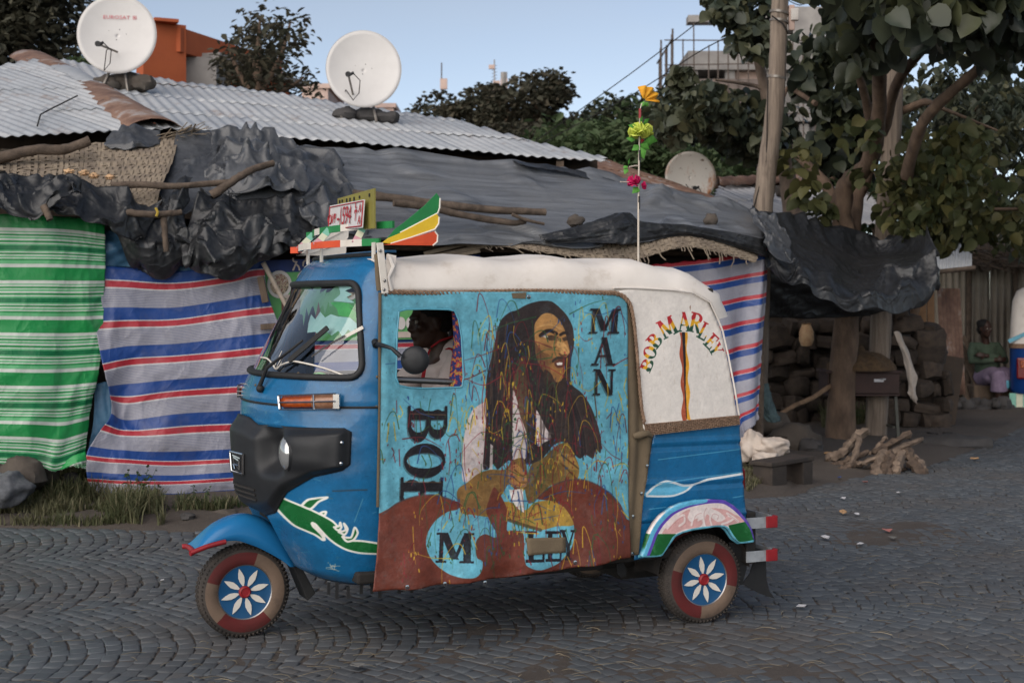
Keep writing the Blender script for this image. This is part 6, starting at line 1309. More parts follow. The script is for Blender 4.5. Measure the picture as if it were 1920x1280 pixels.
sticker("flame_sticker",[(742,580),(750,520),(765,470),(790,500),(820,455),(850,490),(885,470),(930,485),(1000,492),(1045,530),(1062,560),(1030,560),(1040,600),(990,565),(960,610),(930,570),(890,600),(860,575),(820,600),(790,575)],M_fl2,-.012,curve=False)
sticker("flame_sticker",[(742,872),(770,835),(830,822),(895,850),(898,874)],M_fl1,-.008)
sticker("cream_strip",[(1088,585),(1096,700),(1094,800),(1060,858),(1032,862),(1060,800),(1072,690)],M_cream,-.008)
mb = MB(); lp = [hit(*z1(*p),.004)for p in spl([(480,738),(520,745),(550,775),(572,808),(600,785),(650,766),(690,762),(800,785),(900,815),(1028,866)],5,False)]; mb.tube(lp,.0042,5); Bv(mb,"pinstripe",M_wp,WSC,smooth=180)
mb = MB()
for a, b in(((560,800),(608,700)),((575,800),(606,740)),((590,792),(607,765))):mb.tube([hit(*z1(*a),.004),hit(*z1(*b),.004)],.002,4)
Bv(mb,"pinstripe",M_wp,WSC,smooth=180)
wa = Bv((lambda m:(m.tube([hit(*z1(488,930),.02),hit(*z1(560,820),.04),hit(*z1(690,720),.04),hit(*z1(760,650),.03)],[.012,.008,.006,.005],6),m.ell(hit(*z1(490,930),.015),(.018,.018,.018),8,6),m)[-1])(MB()),"wiper",M_rub,smooth=60)
Bv((lambda m:(m.bar(hit(*z1(665,765),.018),hit(*z1(895,566),.018),.012,.02),m)[-1])(MB()),"wiper_blade",M_rub,wa)
wa = Bv((lambda m:(m.tube([hit(*z1(810,745),.03),hit(*z1(880,690),.03),hit(*z1(1000,612),.025)],.004,6),m)[-1])(MB()),"wiper",M_steel,smooth=60)
Bv((lambda m:(m.bar(hit(*z1(962,634),.015),hit(*z1(1095,557),.015),.007,.014),m)[-1])(MB()),"wiper_blade",M_wp,wa)
mb = MB(); mb.tube([cowl(s,1.045,.003)for s in np.linspace(-.985,.985,60)],.0055,6); Bv(mb,"seam_strip",M_rub,smooth=180)
mb = MB(); mb.tube([cowl(s,1.682,.006)for s in np.linspace(-.97,.97,50)],.011,6); Bv(mb,"roof_edge_strip",M_rub,smooth=180)
for px, py in((707,706),(706,762),(560,700),(480,722)):mb = MB(); mb.ell(hit(px,py,.002),(.006,.004,.006),8,6); Bv(mb,"rusty_bolt",M_khaki,smooth=60)
def ptop(a):return lerp([0,.1,.2,.3,.76,.80],[.985,.98,.952,.957,.962,.945],a)
def pbot(a):return lerp([0,.1,.3,.42,.6,.76,.80],[.53,.535,.58,.68,.755,.785,.81],a)
def panel(s,t):
 a = abs(s); z = pbot(a)+(ptop(a)-pbot(a))*t
 edge = min(t,1-t,(.8-a)*2.2)
 o = .006+.036*sm(0,.16,edge)
 ss = (z-.85)/.085
 scoop = math.exp(-((a-.34)/.085)**4)*math.exp(-ss**4)
 pod = math.exp(-((a-.56)/.12)**4)*math.exp(-((z-.86)/.075)**4)
 o+=-.075*scoop+.026*pod+.020*(1-sm(.0,.19,a))*sm(.55,.7,z)
 return cowl(s,z,o)
ss_ = list(np.linspace(-.8,.8,121))
mb = MB(); mb.grid([[panel(s,t)for s in ss_]for t in np.linspace(0,1,44)])
PN = Bv(mb,"front_panel",M_blk,smooth=40,solid=.02)
for sg in(-1,1):
 c = cowl(sg*.45,.85,.012); M4 = Matrix.Translation(c)@Matrix.Rotation(rad(-90),4,'Y')@Matrix.Rotation(rad(sg*8),4,'X')
 mb = MB(); mb.lathe([(.088,-.16),(.09,-.02),(.084,.012),(.076,.008)],28,M4); hl = Bv(mb,"headlight",M_blk,smooth=50)
 mb = MB(); mb.lathe([(.077,.004),(.072,.022),(.05,.036),(.025,.043),(.001,.045)],28,M4); Bv(mb,"lens",M_lens,hl,smooth=60)
 for dz in(.03,-.055):mb = MB(); mb.ell(cowl(sg*.755,.875+dz,.042),(.009,.009,.009),8,6); Bv(mb,"screw",M_chrome,PN,smooth=60)
def on_panel(s,z):a = abs(s); return panel(s,(z-pbot(a))/(ptop(a)-pbot(a)))
bs = -.06
mb = MB(); fr = [on_panel(bs+a,z)+Vector((-.008,0,0))for a,z in((-.065,.735),(.055,.735),(.065,.82),(-.075,.82))]
for i in range(4):mb.tube([fr[i],fr[(i+1)%4]],.006,6)
bd = Bv(mb,"badge",M_chrome,PN,smooth=60)
mb = MB()
for a in[(-.03,.75,-.03,.79),(-.03,.79,.02,.80),(.02,.80,.02,.77),(.02,.77,-.02,.765),(.01,.75,.025,.77),(-.045,.80,.03,.808)]:
 mb.tube([on_panel(bs+a[0],a[1])+Vector((-.005,0,0)),on_panel(bs+a[2],a[3])+Vector((-.005,0,0))],.005,5)
Bv(mb,"emblem",M_chrome,PN,smooth=60)
for k in range(3):mb = MB(); mb.tube([on_panel(s,.675-.022*k-abs(s)*.02)+Vector((-.002,0,0))for s in np.linspace(-.2,.2,12)],.006,5); Bv(mb,"vent_slat",M_dark,PN,smooth=60)
ip = [hit(*z1(*p),.008)for p in((628,968),(950,955),(950,1042),(636,1044))]
for sg in(1,-1):
 q = [Vector((p.x,p.y*sg,p.z))for p in ip]; n = (q[1]-q[0]).cross(q[2]-q[0]).normalized(); n = n if n.y*sg<0 else-n
 mb = MB(); rr = [[q[0].lerp(q[1],u).lerp(q[3].lerp(q[2],u),v)+n*(.012+.02*math.sin(math.pi*v)**.5)for u in np.linspace(0,1,12)]for v in np.linspace(0,1,7)]; mb.grid(rr)
 il = Bv(mb,"indicator_lamp",M_amber,smooth=50,solid=.03)
 mb = MB(); mb.grid([[q[0].lerp(q[1],u).lerp(q[3].lerp(q[2],u),v)+n*(.0145+.02*math.sin(math.pi*v)**.5)for u in np.linspace(.56,.97,6)]for v in np.linspace(0.02,.98,7)]); Bv(mb,"clear_lens",M_lens2,il,smooth=50)
 mb = MB()
 for v in(-.04,.5,1.04):mb.tube([q[0].lerp(q[1],u).lerp(q[3].lerp(q[2],u),v)+n*.036 for u in np.linspace(-.03,1.03,8)],.0035,6)
 mb.tube([q[0].lerp(q[1],.62).lerp(q[3].lerp(q[2],.62),v)+n*.037 for v in(-.04,1.04)],.003,5)
 for u in(-.03,1.03):mb.bar(q[0].lerp(q[1],u)+n*.03,q[3].lerp(q[2],u)+n*.03,.03 if u>1 else .008,.012,up=tuple(n))
 Bv(mb,"wire_guard",M_chrome,il,smooth=40)
mb = MB()
for k in range(4):mb.tube([cowl(.1,1.06+.017*k,0),cowl(.1,1.063+.017*k,.03)],[.003,.001],5)
Bv(mb,"spike_strip",M_steel,smooth=60)
# ---- front wheel and fender
M_tyre = mk("dusty_tyre",(.028,.025,.023),(.075,.06,.05),7,.85,.3,60)
M_side = mk("sidewall_tan",srgb(120,100,84),srgb(98,82,70),6,.85,.2,60,dirt=srgb(60,50,44)); M_side2 = mk("sidewall_red",srgb(96,30,30),srgb(80,34,32),6,.85,.2,60,dirt=srgb(70,52,46))
M_rimb = mk("rim_blue",srgb(30,84,128),None,5,.35)
def wheel(c,fac,sector,rot0,flip=1,flower=True,ch=8):
 c = Vector(c); Mw = Matrix.Translation(c)@Matrix.Rotation(rad(90),4,'X')@(Matrix.Diagonal((1,1,1,1)))
 w = .05
 prof = [(.108,w*.55),(.122,w*.98),(.150,w*1.08),(.176,w*1.0),(.188,w*.86),(.199,w*.6),(.204,0),(.199,-w*.6),(.188,-w*.86),(.176,-w),(.150,-w*1.08),(.122,-w*.98),(.108,-w*.55)]
 mf = lambda i, a:(1 if sector(math.degrees(a)%360)else 2)if 0<=i<=2 else 0
 mb = MB(); mb.lathe(prof,96,Mw,mfun=mf); wh = Bv(mb,"front_wheel" if fac else "rear_wheel",[M_tyre,M_side2,M_side],smooth=50)
 mb = MB()
 for k in range(64):
  a = 2*math.pi*k/64
  for sgn in(1,-1):
   r_, h = .1895, sgn*w*.78; p = Mw@Vector((r_*math.cos(a),r_*math.sin(a),h))
   mb.box(p,(.009,.007,.018),Matrix.Rotation(0,3,'X')@(Mw.to_3x3()@Matrix.Rotation(a,3,'Z')@Matrix.Rotation(sgn*.6,3,'Y')))
  for h in(-.018,0,.018):
   a2 = a+h*2; p = Mw@Vector((.2035*math.cos(a2),.2035*math.sin(a2),h)); mb.box(p,(.005,.010,.012),Mw.to_3x3()@Matrix.Rotation(a2,3,'Z'))
 Bv(mb,"tread",M_tyre,wh)
 mb = MB(); mb.lathe([(.119,w*.72),(.119,w*.92),(.112,w*.88),(.09,w*.80),(.04,w*.78),(.001,w*.78)],48,Mw); mb.lathe([(.119,w*.7),(.119,-w*.9),(.05,-w*.6),(.001,-w*.6)],36,Mw)
 Bv(mb,"rim_cover",M_rimb,wh,smooth=40)
 mb = MB(); mb.lathe([(.116,w*.90),(.121,w*.96),(.122,w*.88)],48,Mw,closed=True); Bv(mb,"rim_ring",M_steel,wh,smooth=60)
 for k in range(8):
  a = rad(rot0+45*k); u = Vector((math.cos(a),math.sin(a),0)); v = Vector((-u.y,u.x,0)); pts = []
  for t_, wd in((.028,.003),(.046,.0105),(.066,.0135),(.086,.009),(.108,.0)):
   pts.append((t_,wd))
  out = [u*t_+v*wd for t_,wd in pts]+[u*t_-v*wd for t_,wd in reversed(pts[:-1])]
  mb = MB(); mb.prism([Mw@Vector((p.x,p.y,w*.795+.09*w*(p.length/.11)**2))for p in out],Mw.to_3x3()@Vector((0,0,.0035))); Bv(mb,"petal",M_wp,wh)
 mb = MB(); mb.lathe([(.027,w*.78),(.026,w*.98),(.02,w*1.08),(.017,w*1.0),(.001,w*1.0)],24,Mw); Bv(mb,"hub_cap",M_red,wh,smooth=40)
 return wh
wheel((0,0,.204),True,lambda a:72<a<160 or 225<a<310,14,ch=8)
wheel((2.0,-.57,.204),False,lambda a:a<72 or a>345 or 160<a<262,10)
wheel((2.0,.57,.204),False,lambda a:100<a<200,30)
mb = MB(); mb.bar((2.0,-.5,.2),(2.0,.5,.2),.07,.07); mb.box((1.95,0,.25),(.3,.35,.22)); Bv(mb,"axle",M_dark)
ft = spl(np.array([(360,1027),(375,1005),(400,982),(430,967),(458,962),(490,969),(515,988),(535,1020),(551,1056)],float),4,False)
fb = spl(np.array([(358,1035),(388,1023),(418,1015),(434,1013),(450,1014),(482,1025),(508,1038),(530,1051),(544,1062)],float),4,False)
rows = []
for a_, b_ in zip(ft,fb):
 pt, pb = L(*a_,0), L(*b_,-.088); row = []
 for t_ in np.linspace(-1,1,17):
  k = abs(t_); d_ = k**2.6
  row.append(Vector((pt.x+(pb.x-pt.x)*d_,.092*math.sin(t_*math.pi/2),pt.z+(pb.z-pt.z)*d_)))
 rows.append(row)
mb = MB(); mb.grid(rows); fd = Bv(mb,"front_fender",M_blu2,smooth=60,solid=.006)
mb = MB(); mb.tube([p+Vector((-.004,0,-.004))for p in rows[0]],.012,8); mb.tube([r[0]+Vector((0,-.004,-.001))for r in rows[:10]],.011,8); Bv(mb,"fender_edge",M_red,fd,smooth=60)
mb = MB(); mb.prism([L(545,1050,-.06),L(560,1052,-.06),L(578,1085,-.06),L(592,1112,-.06),L(577,1126,-.06),L(566,1100,-.06)],(0,.14,0)); Bv(mb,"mud_flap",M_rub,bevel=.004)
mb = MB(); mb.tube([(.02,.085,.204),(.1,.09,.33),(.17,.085,.5),(.2,.06,.6)],.02,8); mb.box((.17,0,.6),(.14,.2,.16)); Bv(mb,"front_fork",M_dark,smooth=50)
# ---- curtain door
def dl(z):return lerp([.28,.36,.6,1.53],[.388,.400,.425,.434],z)
def dr(z):return lerp([.33,1.45,1.53],[1.592,1.588,1.575],z)
def dbot(x):return lerp([.38,.45,.9,1.3,1.6],[.295,.288,.302,.318,.345],x)
def door(x,z):
 u = (x-.4)/1.2; y = -.642
 y-=.034*(1-sm(.30,.62,z))+.010*math.sin(math.pi*max(0,min(1,u)))*sm(.3,.9,z)
 hem = 1-sm(.30,.48,z)
 y+=hem*(.010*math.sin(x*21+2*noise.noise(Vector((x*3,0,0))))+.008*noise.noise(Vector((x*9,z*14,4))))
 y+=.006*noise.noise(Vector((x*3.2,z*3.2,9)))+.0025*noise.noise(Vector((x*14+z*6,z*4,2)))
 y+=.010*math.exp(-((x-.455)/.02)**2)*math.exp(-((z-1.0)/.5)**4)*-.5
 return Vector((x,y,z))
zb = [(x,dbot(x)+.004*math.sin(x*30))for x in np.linspace(.388,1.592,24)]
outer = zb+[(dr(z),z)for z in np.linspace(.36,1.47,12)]+[(1.583,1.50),(1.566,1.518),(1.54,1.524)]+[(x,1.524)for x in np.linspace(1.5,.46,12)]+[(dl(z),z)for z in np.linspace(1.52,.30,14)]
hole = [sideXZ(*z3(x,y),-.645)for x,y in[(130,96),(160,88),(240,86),(330,88),(356,94),(372,130),(384,200),(390,300),(392,370),(386,408),(340,412),(240,415),(170,412),(128,402),(116,370),(118,280),(122,180)]]
mb = cut_sheet(door,list(np.linspace(.38,1.60,176)),list(np.linspace(.28,1.53,180)),outer,[hole],uvf=lambda x,z:DP.uv(x,z))
DOOR = Bv(mb,"side_curtain",M_door,smooth=70,solid=.004)
mb = MB(); mb.tube([door(x,z)+Vector((0,-.001,0))for x,z in hole+hole[:1]],.004,5,cap=False); Bv(mb,"window_hem",M_lbl,DOOR,smooth=60)
for px, py in((725,551),(832,1093),(1076,1053),(992,556),(760,1098),(905,1090)):
 x, z = sideXZ(px,py,-.66); p = door(x,z); mb = MB(); mb.lathe([(.009,.0),(.0095,.004),(.004,.005),(.003,.002)],12,Matrix.Translation(p)@Matrix.Rotation(rad(90),4,'X')); Bv(mb,"eyelet",M_chrome,DOOR,smooth=50)
px_ = [sideXZ(*z3(*p),-.65)for p in((650,1032),(812,1028),(812,1090),(652,1102))]
mb = MB(); mb.grid([[door(*(np.array(px_[3])*(1-u)*(1-v)+np.array(px_[2])*u*(1-v)+np.array(px_[0])*(1-u)*v+np.array(px_[1])*u*v))+Vector((0,-.006,0))for u in np.linspace(0,1,10)]for v in np.linspace(0,1,6)]); Bv(mb,"canvas_patch",M_khaki,DOOR,smooth=60,solid=.003)
mb = MB(); p = [sideXZ(x,y,-.65)for x,y in((958,549),(986,548),(984,560),(960,559))]; mb.prism([door(*k)+Vector((0,-.002,0))for k in p],(0,-.002,0)); Bv(mb,"torn_patch",M_khaki,DOOR)
mb = MB(); mb.tube([L(738,711,-.60),L(852,716,-.60)],.0135,10); mb.tube([L(850,712,-.605),L(852,720,-.605)],.012,8); Bv(mb,"door_bar",M_steel,smooth=60)
t = NT("flowered_cloth"); co = t.coord("Object"); v = t.node("TexVoronoi"); v.inputs["Scale"].default_value = 60; t.link(co,v.inputs[0])
t.base(t.ramp(t.noise(40,co,3),[(0,srgb(30,40,96)),(.46,srgb(26,34,80)),(.5,srgb(150,60,50)),(.56,srgb(150,120,60)),(.64,srgb(40,70,50)),(.7,srgb(160,150,90))],'CONSTANT')); t.set(Roughness=.9)
def curl(u,v):return None
cl = [[L(849,582,-.60),L(855,583,-.62),L(862,586,-.62)],[L(852,640,-.58),L(858,642,-.61),L(866,648,-.625)],[L(846,690,-.58),L(856,692,-.61),L(870,700,-.63)],[L(842,722,-.60),L(858,734,-.63),L(872,738,-.64)]]
G = crom(cl,10,20); mb = MB(); mb.grid(G.tolist()); cz = Bv(mb,"window_cloth",t.mat,smooth=60,solid=.006)
mb = MB(); mb.tube([tuple(r[-1]+np.array((0,-.003,0)))for r in G[::2]],.0045,6); Bv(mb,"cloth_hem",mk("blue_hem",srgb(56,84,140),None,8,.9),cz,smooth=60)
mp = L(778,675,-.78); mb = MB(); mb.tube([hit(705,645,.004),L(720,648,-.72),L(735,653,-.77),L(751,668,-.78)],[.011,.009,.008,.010],8); mi = Bv(mb,"mirror",M_blk,smooth=60)
mb = MB(); Mm = Matrix.Translation(mp)@Matrix.Rotation(rad(90),4,'X')@Matrix.Rotation(rad(-25),4,'Y'); mb.lathe([(.001,.022),(.03,.021),(.05,.015),(.058,.004),(.058,-.012),(.052,-.016),(.001,-.016)],30,Mm); Bv(mb,"mirror_head",M_blk,mi,smooth=50)
mb = MB(); mb.tube([hit(703,640,0),hit(705,648,.02)],.016,8); Bv(mb,"mirror_bracket",M_blk,mi,smooth=50)
# ---- khaki pillar curtain behind the door
def pill(x,z):
 return Vector((x,-.628+.008*math.sin((x-1.55)*85+1.5*math.sin(z*5))+.006*noise.noise(Vector((x*16,z*5,2))),z))
po = [sideXZ(*p,-.63)for p in((1178,1042),(1197,1040),(1205,940),(1215,870),(1226,800),(1208,795),(1204,760),(1194,640),(1188,575),(1176,552),(1150,548),(1150,700),(1165,900))]
mb = cut_sheet(pill,list(np.linspace(1.5,1.75,26)),list(np.linspace(.32,1.56,90)),po); Bv(mb,"pillar_curtain",M_khaki,smooth=70,solid=.004)
for px, py in((1187,968),(1212,873),(1203,925),(1188,1038)):
 x, z = sideXZ(px,py,-.635); mb = MB(); mb.lathe([(.008,0),(.008,.005),(.001,.006)],10,Matrix.Translation(pill(x,z)+Vector((0,-.003,0)))@Matrix.Rotation(rad(90),4,'X')); Bv(mb,"eyelet",M_chrome,smooth=50)
 # ---- canopy
def ctop(x):return lerp([.43,.6,.9,1.3,1.6,1.74,1.88,1.96,2.03,2.09],[1.672,1.682,1.69,1.692,1.688,1.672,1.652,1.635,1.585,1.535],x)
def chw(x):return lerp([.43,1.8,2.09],[.636,.636,.615],x)
def arch(x):
 h = ctop(x); w = chw(x); z0 = 1.527; k = (h-z0)/.163; o = []
 half = [(1.0,0),(1.0,.018),(.992,.045),(.972,.085),(.94,.112),(.88,.132),(.78,.146),(.6,.154),(.3,.161),(0,.163)]
 for a, b in half:o.append((-w*a,z0+b*k))
 for a, b in reversed(half[:-1]):o.append((w*a,z0+b*k))
 sag = .006*noise.noise(Vector((x*3,0,7)))+.007*math.cos((x-.45)*2*math.pi/.41)+.005*math.exp(-(((x-.45+.2)%.41-.2)/.012)**2)
 return[Vector((x,y,z+(sag+.004*noise.noise(Vector((x*5,y*5,1))))*(1 if z>1.56 else 0)))for y,z in o]
xs_ = list(np.linspace(.432,1.6,30))+[1.68,1.76,1.83]
rows = [arch(x)for x in xs_]; a0 = arch(1.83)
for(tx,ty), (hx,hy)in(((1262,497),(1262,544)),((1280,505),(1282,546)),((1296,518),(1299,549)),((1316,532),(1315,557)),((1335,545),(1331,566)),((1338,558),(1334,573)),((1346,573),(1341,586)),((1353,590),(1347,599))):
 tp, hm = L(tx,ty,-.5), L(hx,hy,-.636); r_ = []
 for p in a0:
  b = (p.z-a0[0].z)/(a0[9].z-a0[0].z); r_.append(Vector((hm.x+(tp.x-hm.x)*min(1,b*1.2),p.y*(1-.04*sm(2,2.15,hm.x)),hm.z+(tp.z-hm.z)*(b if b<.8 else .8+(b-.8)*1.2))))
 rows.append(r_)
last = rows[-1]; lx, lz = last[0].x, last[0].z
for zk in(lz-.002,lz-.08,1.2,1.05,.93):
 x = lx+(lz-zk)*.14
 rows.append([Vector((x+.012*(1-(p.y/.62)**2),p.y,min(p.z,zk)))for p in last])
mb = MB(); mb.grid(rows); CAN = Bv(mb,"canopy",M_canvas,smooth=38,solid=.004)
def quart(x,z):
 yw = lerp([1.5,1.8,2.2],[-.640,-.640,-.622],x); return Vector((x,yw-.004*noise.noise(Vector((x*4,z*3,5)))-.003*math.sin(x*8+z*5),z))
qo = [sideXZ(*p,-.64)for p in((1140,549),(1155,550),(1172,557),(1184,576),(1190,620),(1196,690),(1202,760),(1208,806),(1280,798),(1387,786),(1378,730),(1366,668),(1355,620),(1347,599),(1331,566),(1299,549),(1262,544),(1189,540))]
for sg in(1,-1):
 f = (lambda x,z:quart(x,z))if sg>0 else(lambda x,z:Vector((quart(x,z).x,-quart(x,z).y,z)))
 mb = cut_sheet(f,list(np.linspace(1.5,2.24,64)),list(np.linspace(.88,1.56,56)),qo,uvf=lambda x,z:KP.uv(x,z))
 Bv(mb,"canopy_side",M_kan if sg>0 else M_canvas,CAN,smooth=70,solid=.004)
mb = MB(); mb.tube([L(*p,-.644)for p in((1150,540),(1189,540),(1262,544),(1299,549),(1331,566),(1347,599))]+[L(*p,-.628)for p in((1355,620),(1366,668),(1378,730),(1386,780))],.0045,6); Bv(mb,"canopy_seam",M_canvas,CAN,smooth=60)
def braid(name,pts,w,parent):
 mb = MB(); mb.tube(pts,w,8,squash=.45); return Bv(mb,name,M_tan,parent,smooth=60)
hp = [Vector((x,-.642,1.524+.004*math.sin(x*7)))for x in np.linspace(.436,1.50,24)]+[L(*p,-.646)for p in((1140,549),(1155,550),(1170,557),(1183,576),(1190,620),(1196,690),(1202,760),(1208,792))]
def rope(pts,w):
 m_ = MB(); P_ = spl(np.array([tuple(p)for p in pts]),5,False); d = np.concatenate([[0],np.cumsum(np.linalg.norm(np.diff(P_,axis=0),axis=1))])
 for ph in(0,math.pi):
  n_ = int(d[-1]/.006); q = []
  for i in range(n_):
   s_ = d[-1]*i/(n_-1); c_ = np.array([np.interp(s_,d,P_[:,k])for k in range(3)]); a = s_*170+ph
   q.append(c_+np.array((w*.55*math.cos(a)*.4,-.002-w*.3*math.sin(a),w*.6*math.cos(a))))
  m_.tube(q,w*.62,5)
 return m_
Bv(rope(hp,.010),"braided_trim",M_tan,CAN,smooth=60)
bq = [L(*p,-.645)for p in((1209,795),(1387,778),(1388,796),(1213,817))]
mb = MB(); na, nb = 46, 7
for i in range(na):
 for j in range(nb):
  if(i+j)%2 and False:continue
  u0, u1, v0, v1 = i/na, (i+.94)/na, j/nb, (j+.9)/nb; up = .0035 if(i+j)%2 else .0012
  B_ = lambda u, v:bq[0].lerp(bq[1],u).lerp(bq[3].lerp(bq[2],u),v)
  a, b, c, d = B_(u0,v0), B_(u1,v0), B_(u1,v1), B_(u0,v1); o = Vector((0,-up,0)); k = Vector((0,.008,0)); m_ = (a+b+c+d)/4
  mb.add([a+k,b+k,c+k,d+k]+[q.lerp(m_,.18)+o for q in(a,b,c,d)],[(4,5,6,7),(0,1,5,4),(1,2,6,5),(2,3,7,6),(3,0,4,7)])
bt = Bv(mb,"woven_band",M_tan,CAN); bt["kind"] = "stuff"
mb = MB(); mb.tube([L(1188,817,-.64),L(1200,815,-.655),L(1214,812,-.65),L(1222,818,-.64)],[.012,.018,.016,.008],8,wob=.3); Bv(mb,"frayed_knot",M_khaki,CAN,smooth=60)
mb = MB(); mb.bar(L(712,455,-.646),L(722,550,-.652),.030,.006,up=(0,-1,0)); sp = Bv(mb,"rack_strut",M_wp,bevel=.002)
for q in((721,526),(720,543),(713,470)):mb = MB(); mb.ell(L(*q,-.655),(.007,.005,.007),8,6); Bv(mb,"bolt",M_steel,sp,smooth=60)
mb = MB(); mb.bar(L(734,478,-.6),L(727,545,-.64),.04,.01,up=(0,-1,0)); mb.tube([L(729,480,-.62),L(737,500,-.64),L(728,520,-.645),L(734,545,-.645)],.009,6,wob=.5); Bv(mb,"torn_canopy_edge",M_canvas,smooth=50)
mb = MB(); mb.tube([L(707,478,-.6),L(708,520,-.635),L(711,545,-.64)],.012,7,wob=.4); mb.tube([L(712,548,-.645),L(712,640,-.645),L(711,770,-.645),L(708,950,-.65)],.006,6,wob=.5); Bv(mb,"door_edge_binding",M_khaki,smooth=60)
# ---- rear body
def rear(x,z):
 y = -.625+.02*(1-sm(.4,.95,z))*0
 for zc in(.842,.66,.50):y-=.006*math.exp(-((z-zc)/.009)**2)-.008*math.exp(-((z-zc+.02)/.007)**2)
 return Vector((x,y+.003*noise.noise(Vector((x*4,z*4,8))),z))
def R5(pts,yl=-.63):return[sideXZ(*z5(*p),yl)for p in pts]
ro = R5([(128,800),(150,640),(168,480),(190,360),(215,180),(245,60),(250,30),(400,-5),(760,-30),(765,100),(780,260),(790,420),(805,560),(822,690),(740,690),(700,660),(640,590),(450,610),(350,650),(270,770)])
mb = cut_sheet(rear,list(np.linspace(1.52,2.28,76)),list(np.linspace(.28,.96,68)),ro,uvf=lambda x,z:BP.uv(x,z)); RB = Bv(mb,"rear_body",M_body,smooth=60,solid=.005)
mb = cut_sheet(lambda x,z:Vector((x,-rear(x,z).y,z)),list(np.linspace(1.52,2.28,40)),list(np.linspace(.28,.96,34)),ro,uvf=lambda x,z:(.99,.99)); Bv(mb,"rear_body",M_body,smooth=60,solid=.005)
mb = MB(); zz = [.36,.42,.6,.8,.95]; mb.grid([[Vector((lerp([.36,.95],[2.235,2.165],z)+.02*(1-(y/.62)**2),y,z))for y in np.linspace(-.622,.622,12)]for z in zz],uvs=[[(.98,.98)]*12]*5); Bv(mb,"tailgate",M_body,smooth=60,solid=.006)
for y in(-.57,.57):mb = MB(); mb.box((2.215,y,.655),(.03,.08,.10)); Bv(mb,"tail_light",M_tail,bevel=.012)
fo = R5([(150,772),(165,735),(190,640),(225,575),(262,528),(330,475),(385,450),(470,432),(545,428),(640,433),(690,462),(725,492),(782,560),(808,610),(822,665),(818,684),(740,692),(700,662),(668,612),(640,592),(590,590),(450,611),(390,628),(350,650),(312,705),(270,768),(215,772)],-.66)
def fend(x,z):return Vector((x,-.662-.012*math.sin(math.pi*sm(1.6,2.3,x)),z))
mb = cut_sheet(fend,list(np.linspace(1.56,2.31,90)),list(np.linspace(.29,.64,44)),fo,uvf=lambda x,z:FP.uv(x,z)); FD = Bv(mb,"rear_fender",M_fend,smooth=60,solid=.03,offs=1.0)
ip_ = R5([(150,775),(215,775),(270,770),(312,706),(350,652),(450,612),(590,591),(640,593),(668,613),(700,663),(740,693),(820,685)],-.665)
mb = MB(); mb.tube([Vector((x,-.668,z))for x,z in ip_],.007,6); Bv(mb,"fender_lip",M_lbl,FD,smooth=60)
mb = MB(); mb.grid([[Vector((2.0+.245*math.cos(a),y,.22+.25*math.sin(a)))for y in(-.62,-.45,-.40)]for a in np.linspace(.1,math.pi-.1,16)]); mb.grid([[Vector((2.0+r_*math.cos(a),-.40,.22+r_*math.sin(a)))for r_ in(.01,.15,.25)]for a in np.linspace(.0,math.pi,16)]); Bv(mb,"wheel_housing",M_dark,smooth=60)
for z in(.455,.30):
 p0, p1 = (2.24,-.42,z), (2.24,-.60,z)
 pts = [(2.20,-.66,z),(2.28,-.66,z),(2.33,-.655,z),(2.355,-.63,z),(2.362,-.58,z),(2.362,-.2,z),(2.362,.55,z),(2.34,.63,z),(2.2,.65,z)]
 pts = [tuple(p)for p in spl(np.array(pts),4,False)]
 mb = MB()
 for i in range(len(pts)-1):mb.bar(pts[i],pts[i+1],.008,.05)
 bm_ = Bv(mb,"bumper_bar",mk("chipped_grey_paint",srgb(158,162,166),srgb(126,130,134),14,.5,dirt=srgb(96,84,72)))
 mb = MB(); mb.box((2.335,-.664,z),(.06,.012,.054)); mb.box((2.367,-.645,z),(.012,.03,.054)); Bv(mb,"red_end",M_red,bm_,bevel=.003)
for y in(-.6,.6):mb = MB(); mb.box((2.25,y,.38),(.05,.05,.24)); Bv(mb,"bumper_bracket",M_dark,bevel=.005)
mf_ = [z5(*p)for p in[(690,690),(760,700),(800,760),(800,850),(775,940),(820,880),(845,800),(832,720),(915,740),(918,900),(935,980),(970,1030),(880,1000),(780,945),(730,950),(725,800)]]
def flap(pts,yl,name):
 q = [L(*p,yl)for p in pts]; m_ = MB(); m_.prism(q,(0,.006,0)); Bv(m_,name,M_rub)
flap(mf_,-.58,"rear_mud_flap")
flap([z5(*p)for p in[(20,820),(60,810),(80,860),(76,895),(45,900),(25,880)]],-.45,"tow_hook")
# ---- floor, seats, controls, far side
mb = MB(); mb.box((1.2,0,.33),(1.7,1.16,.05)); mb.box((1.0,-.45,.29),(1.1,.06,.06)); mb.box((1.0,.45,.29),(1.1,.06,.06)); Bv(mb,"floor_pan",M_dark,bevel=.01)
mb = MB(); mb.tube([(1.25,-.2,.27),(1.5,-.22,.24),(1.85,-.25,.25)],.035,10); mb.tube([(1.35,.3,.24),(1.8,.3,.22),(2.3,.32,.24)],.03,10); Bv(mb,"exhaust_pipe",M_dark,smooth=60)
for k in range(9):fr_ = MB(); x = .25+.045*k; fr_.box((x+.01*math.sin(k*5),-.5,.285-.012*(k%3)),(.012,.01,.05+.02*(k%2))); Bv(fr_,"rubber_strip",M_rub)
mb = MB(); mb.box((.98,0,.66),(.40,.52,.12)); mb.box((1.16,0,.86),(.09,.5,.34),Matrix.Rotation(.16,3,'Y')); ds = Bv(mb,"driver_seat",mk("dark_vinyl",(.02,.02,.024),(.03,.028,.03),8,.5),bevel=.03)
mb = MB(); mb.box((.98,0,.48),(.34,.46,.26)); Bv(mb,"seat_box",M_dark,bevel=.01)
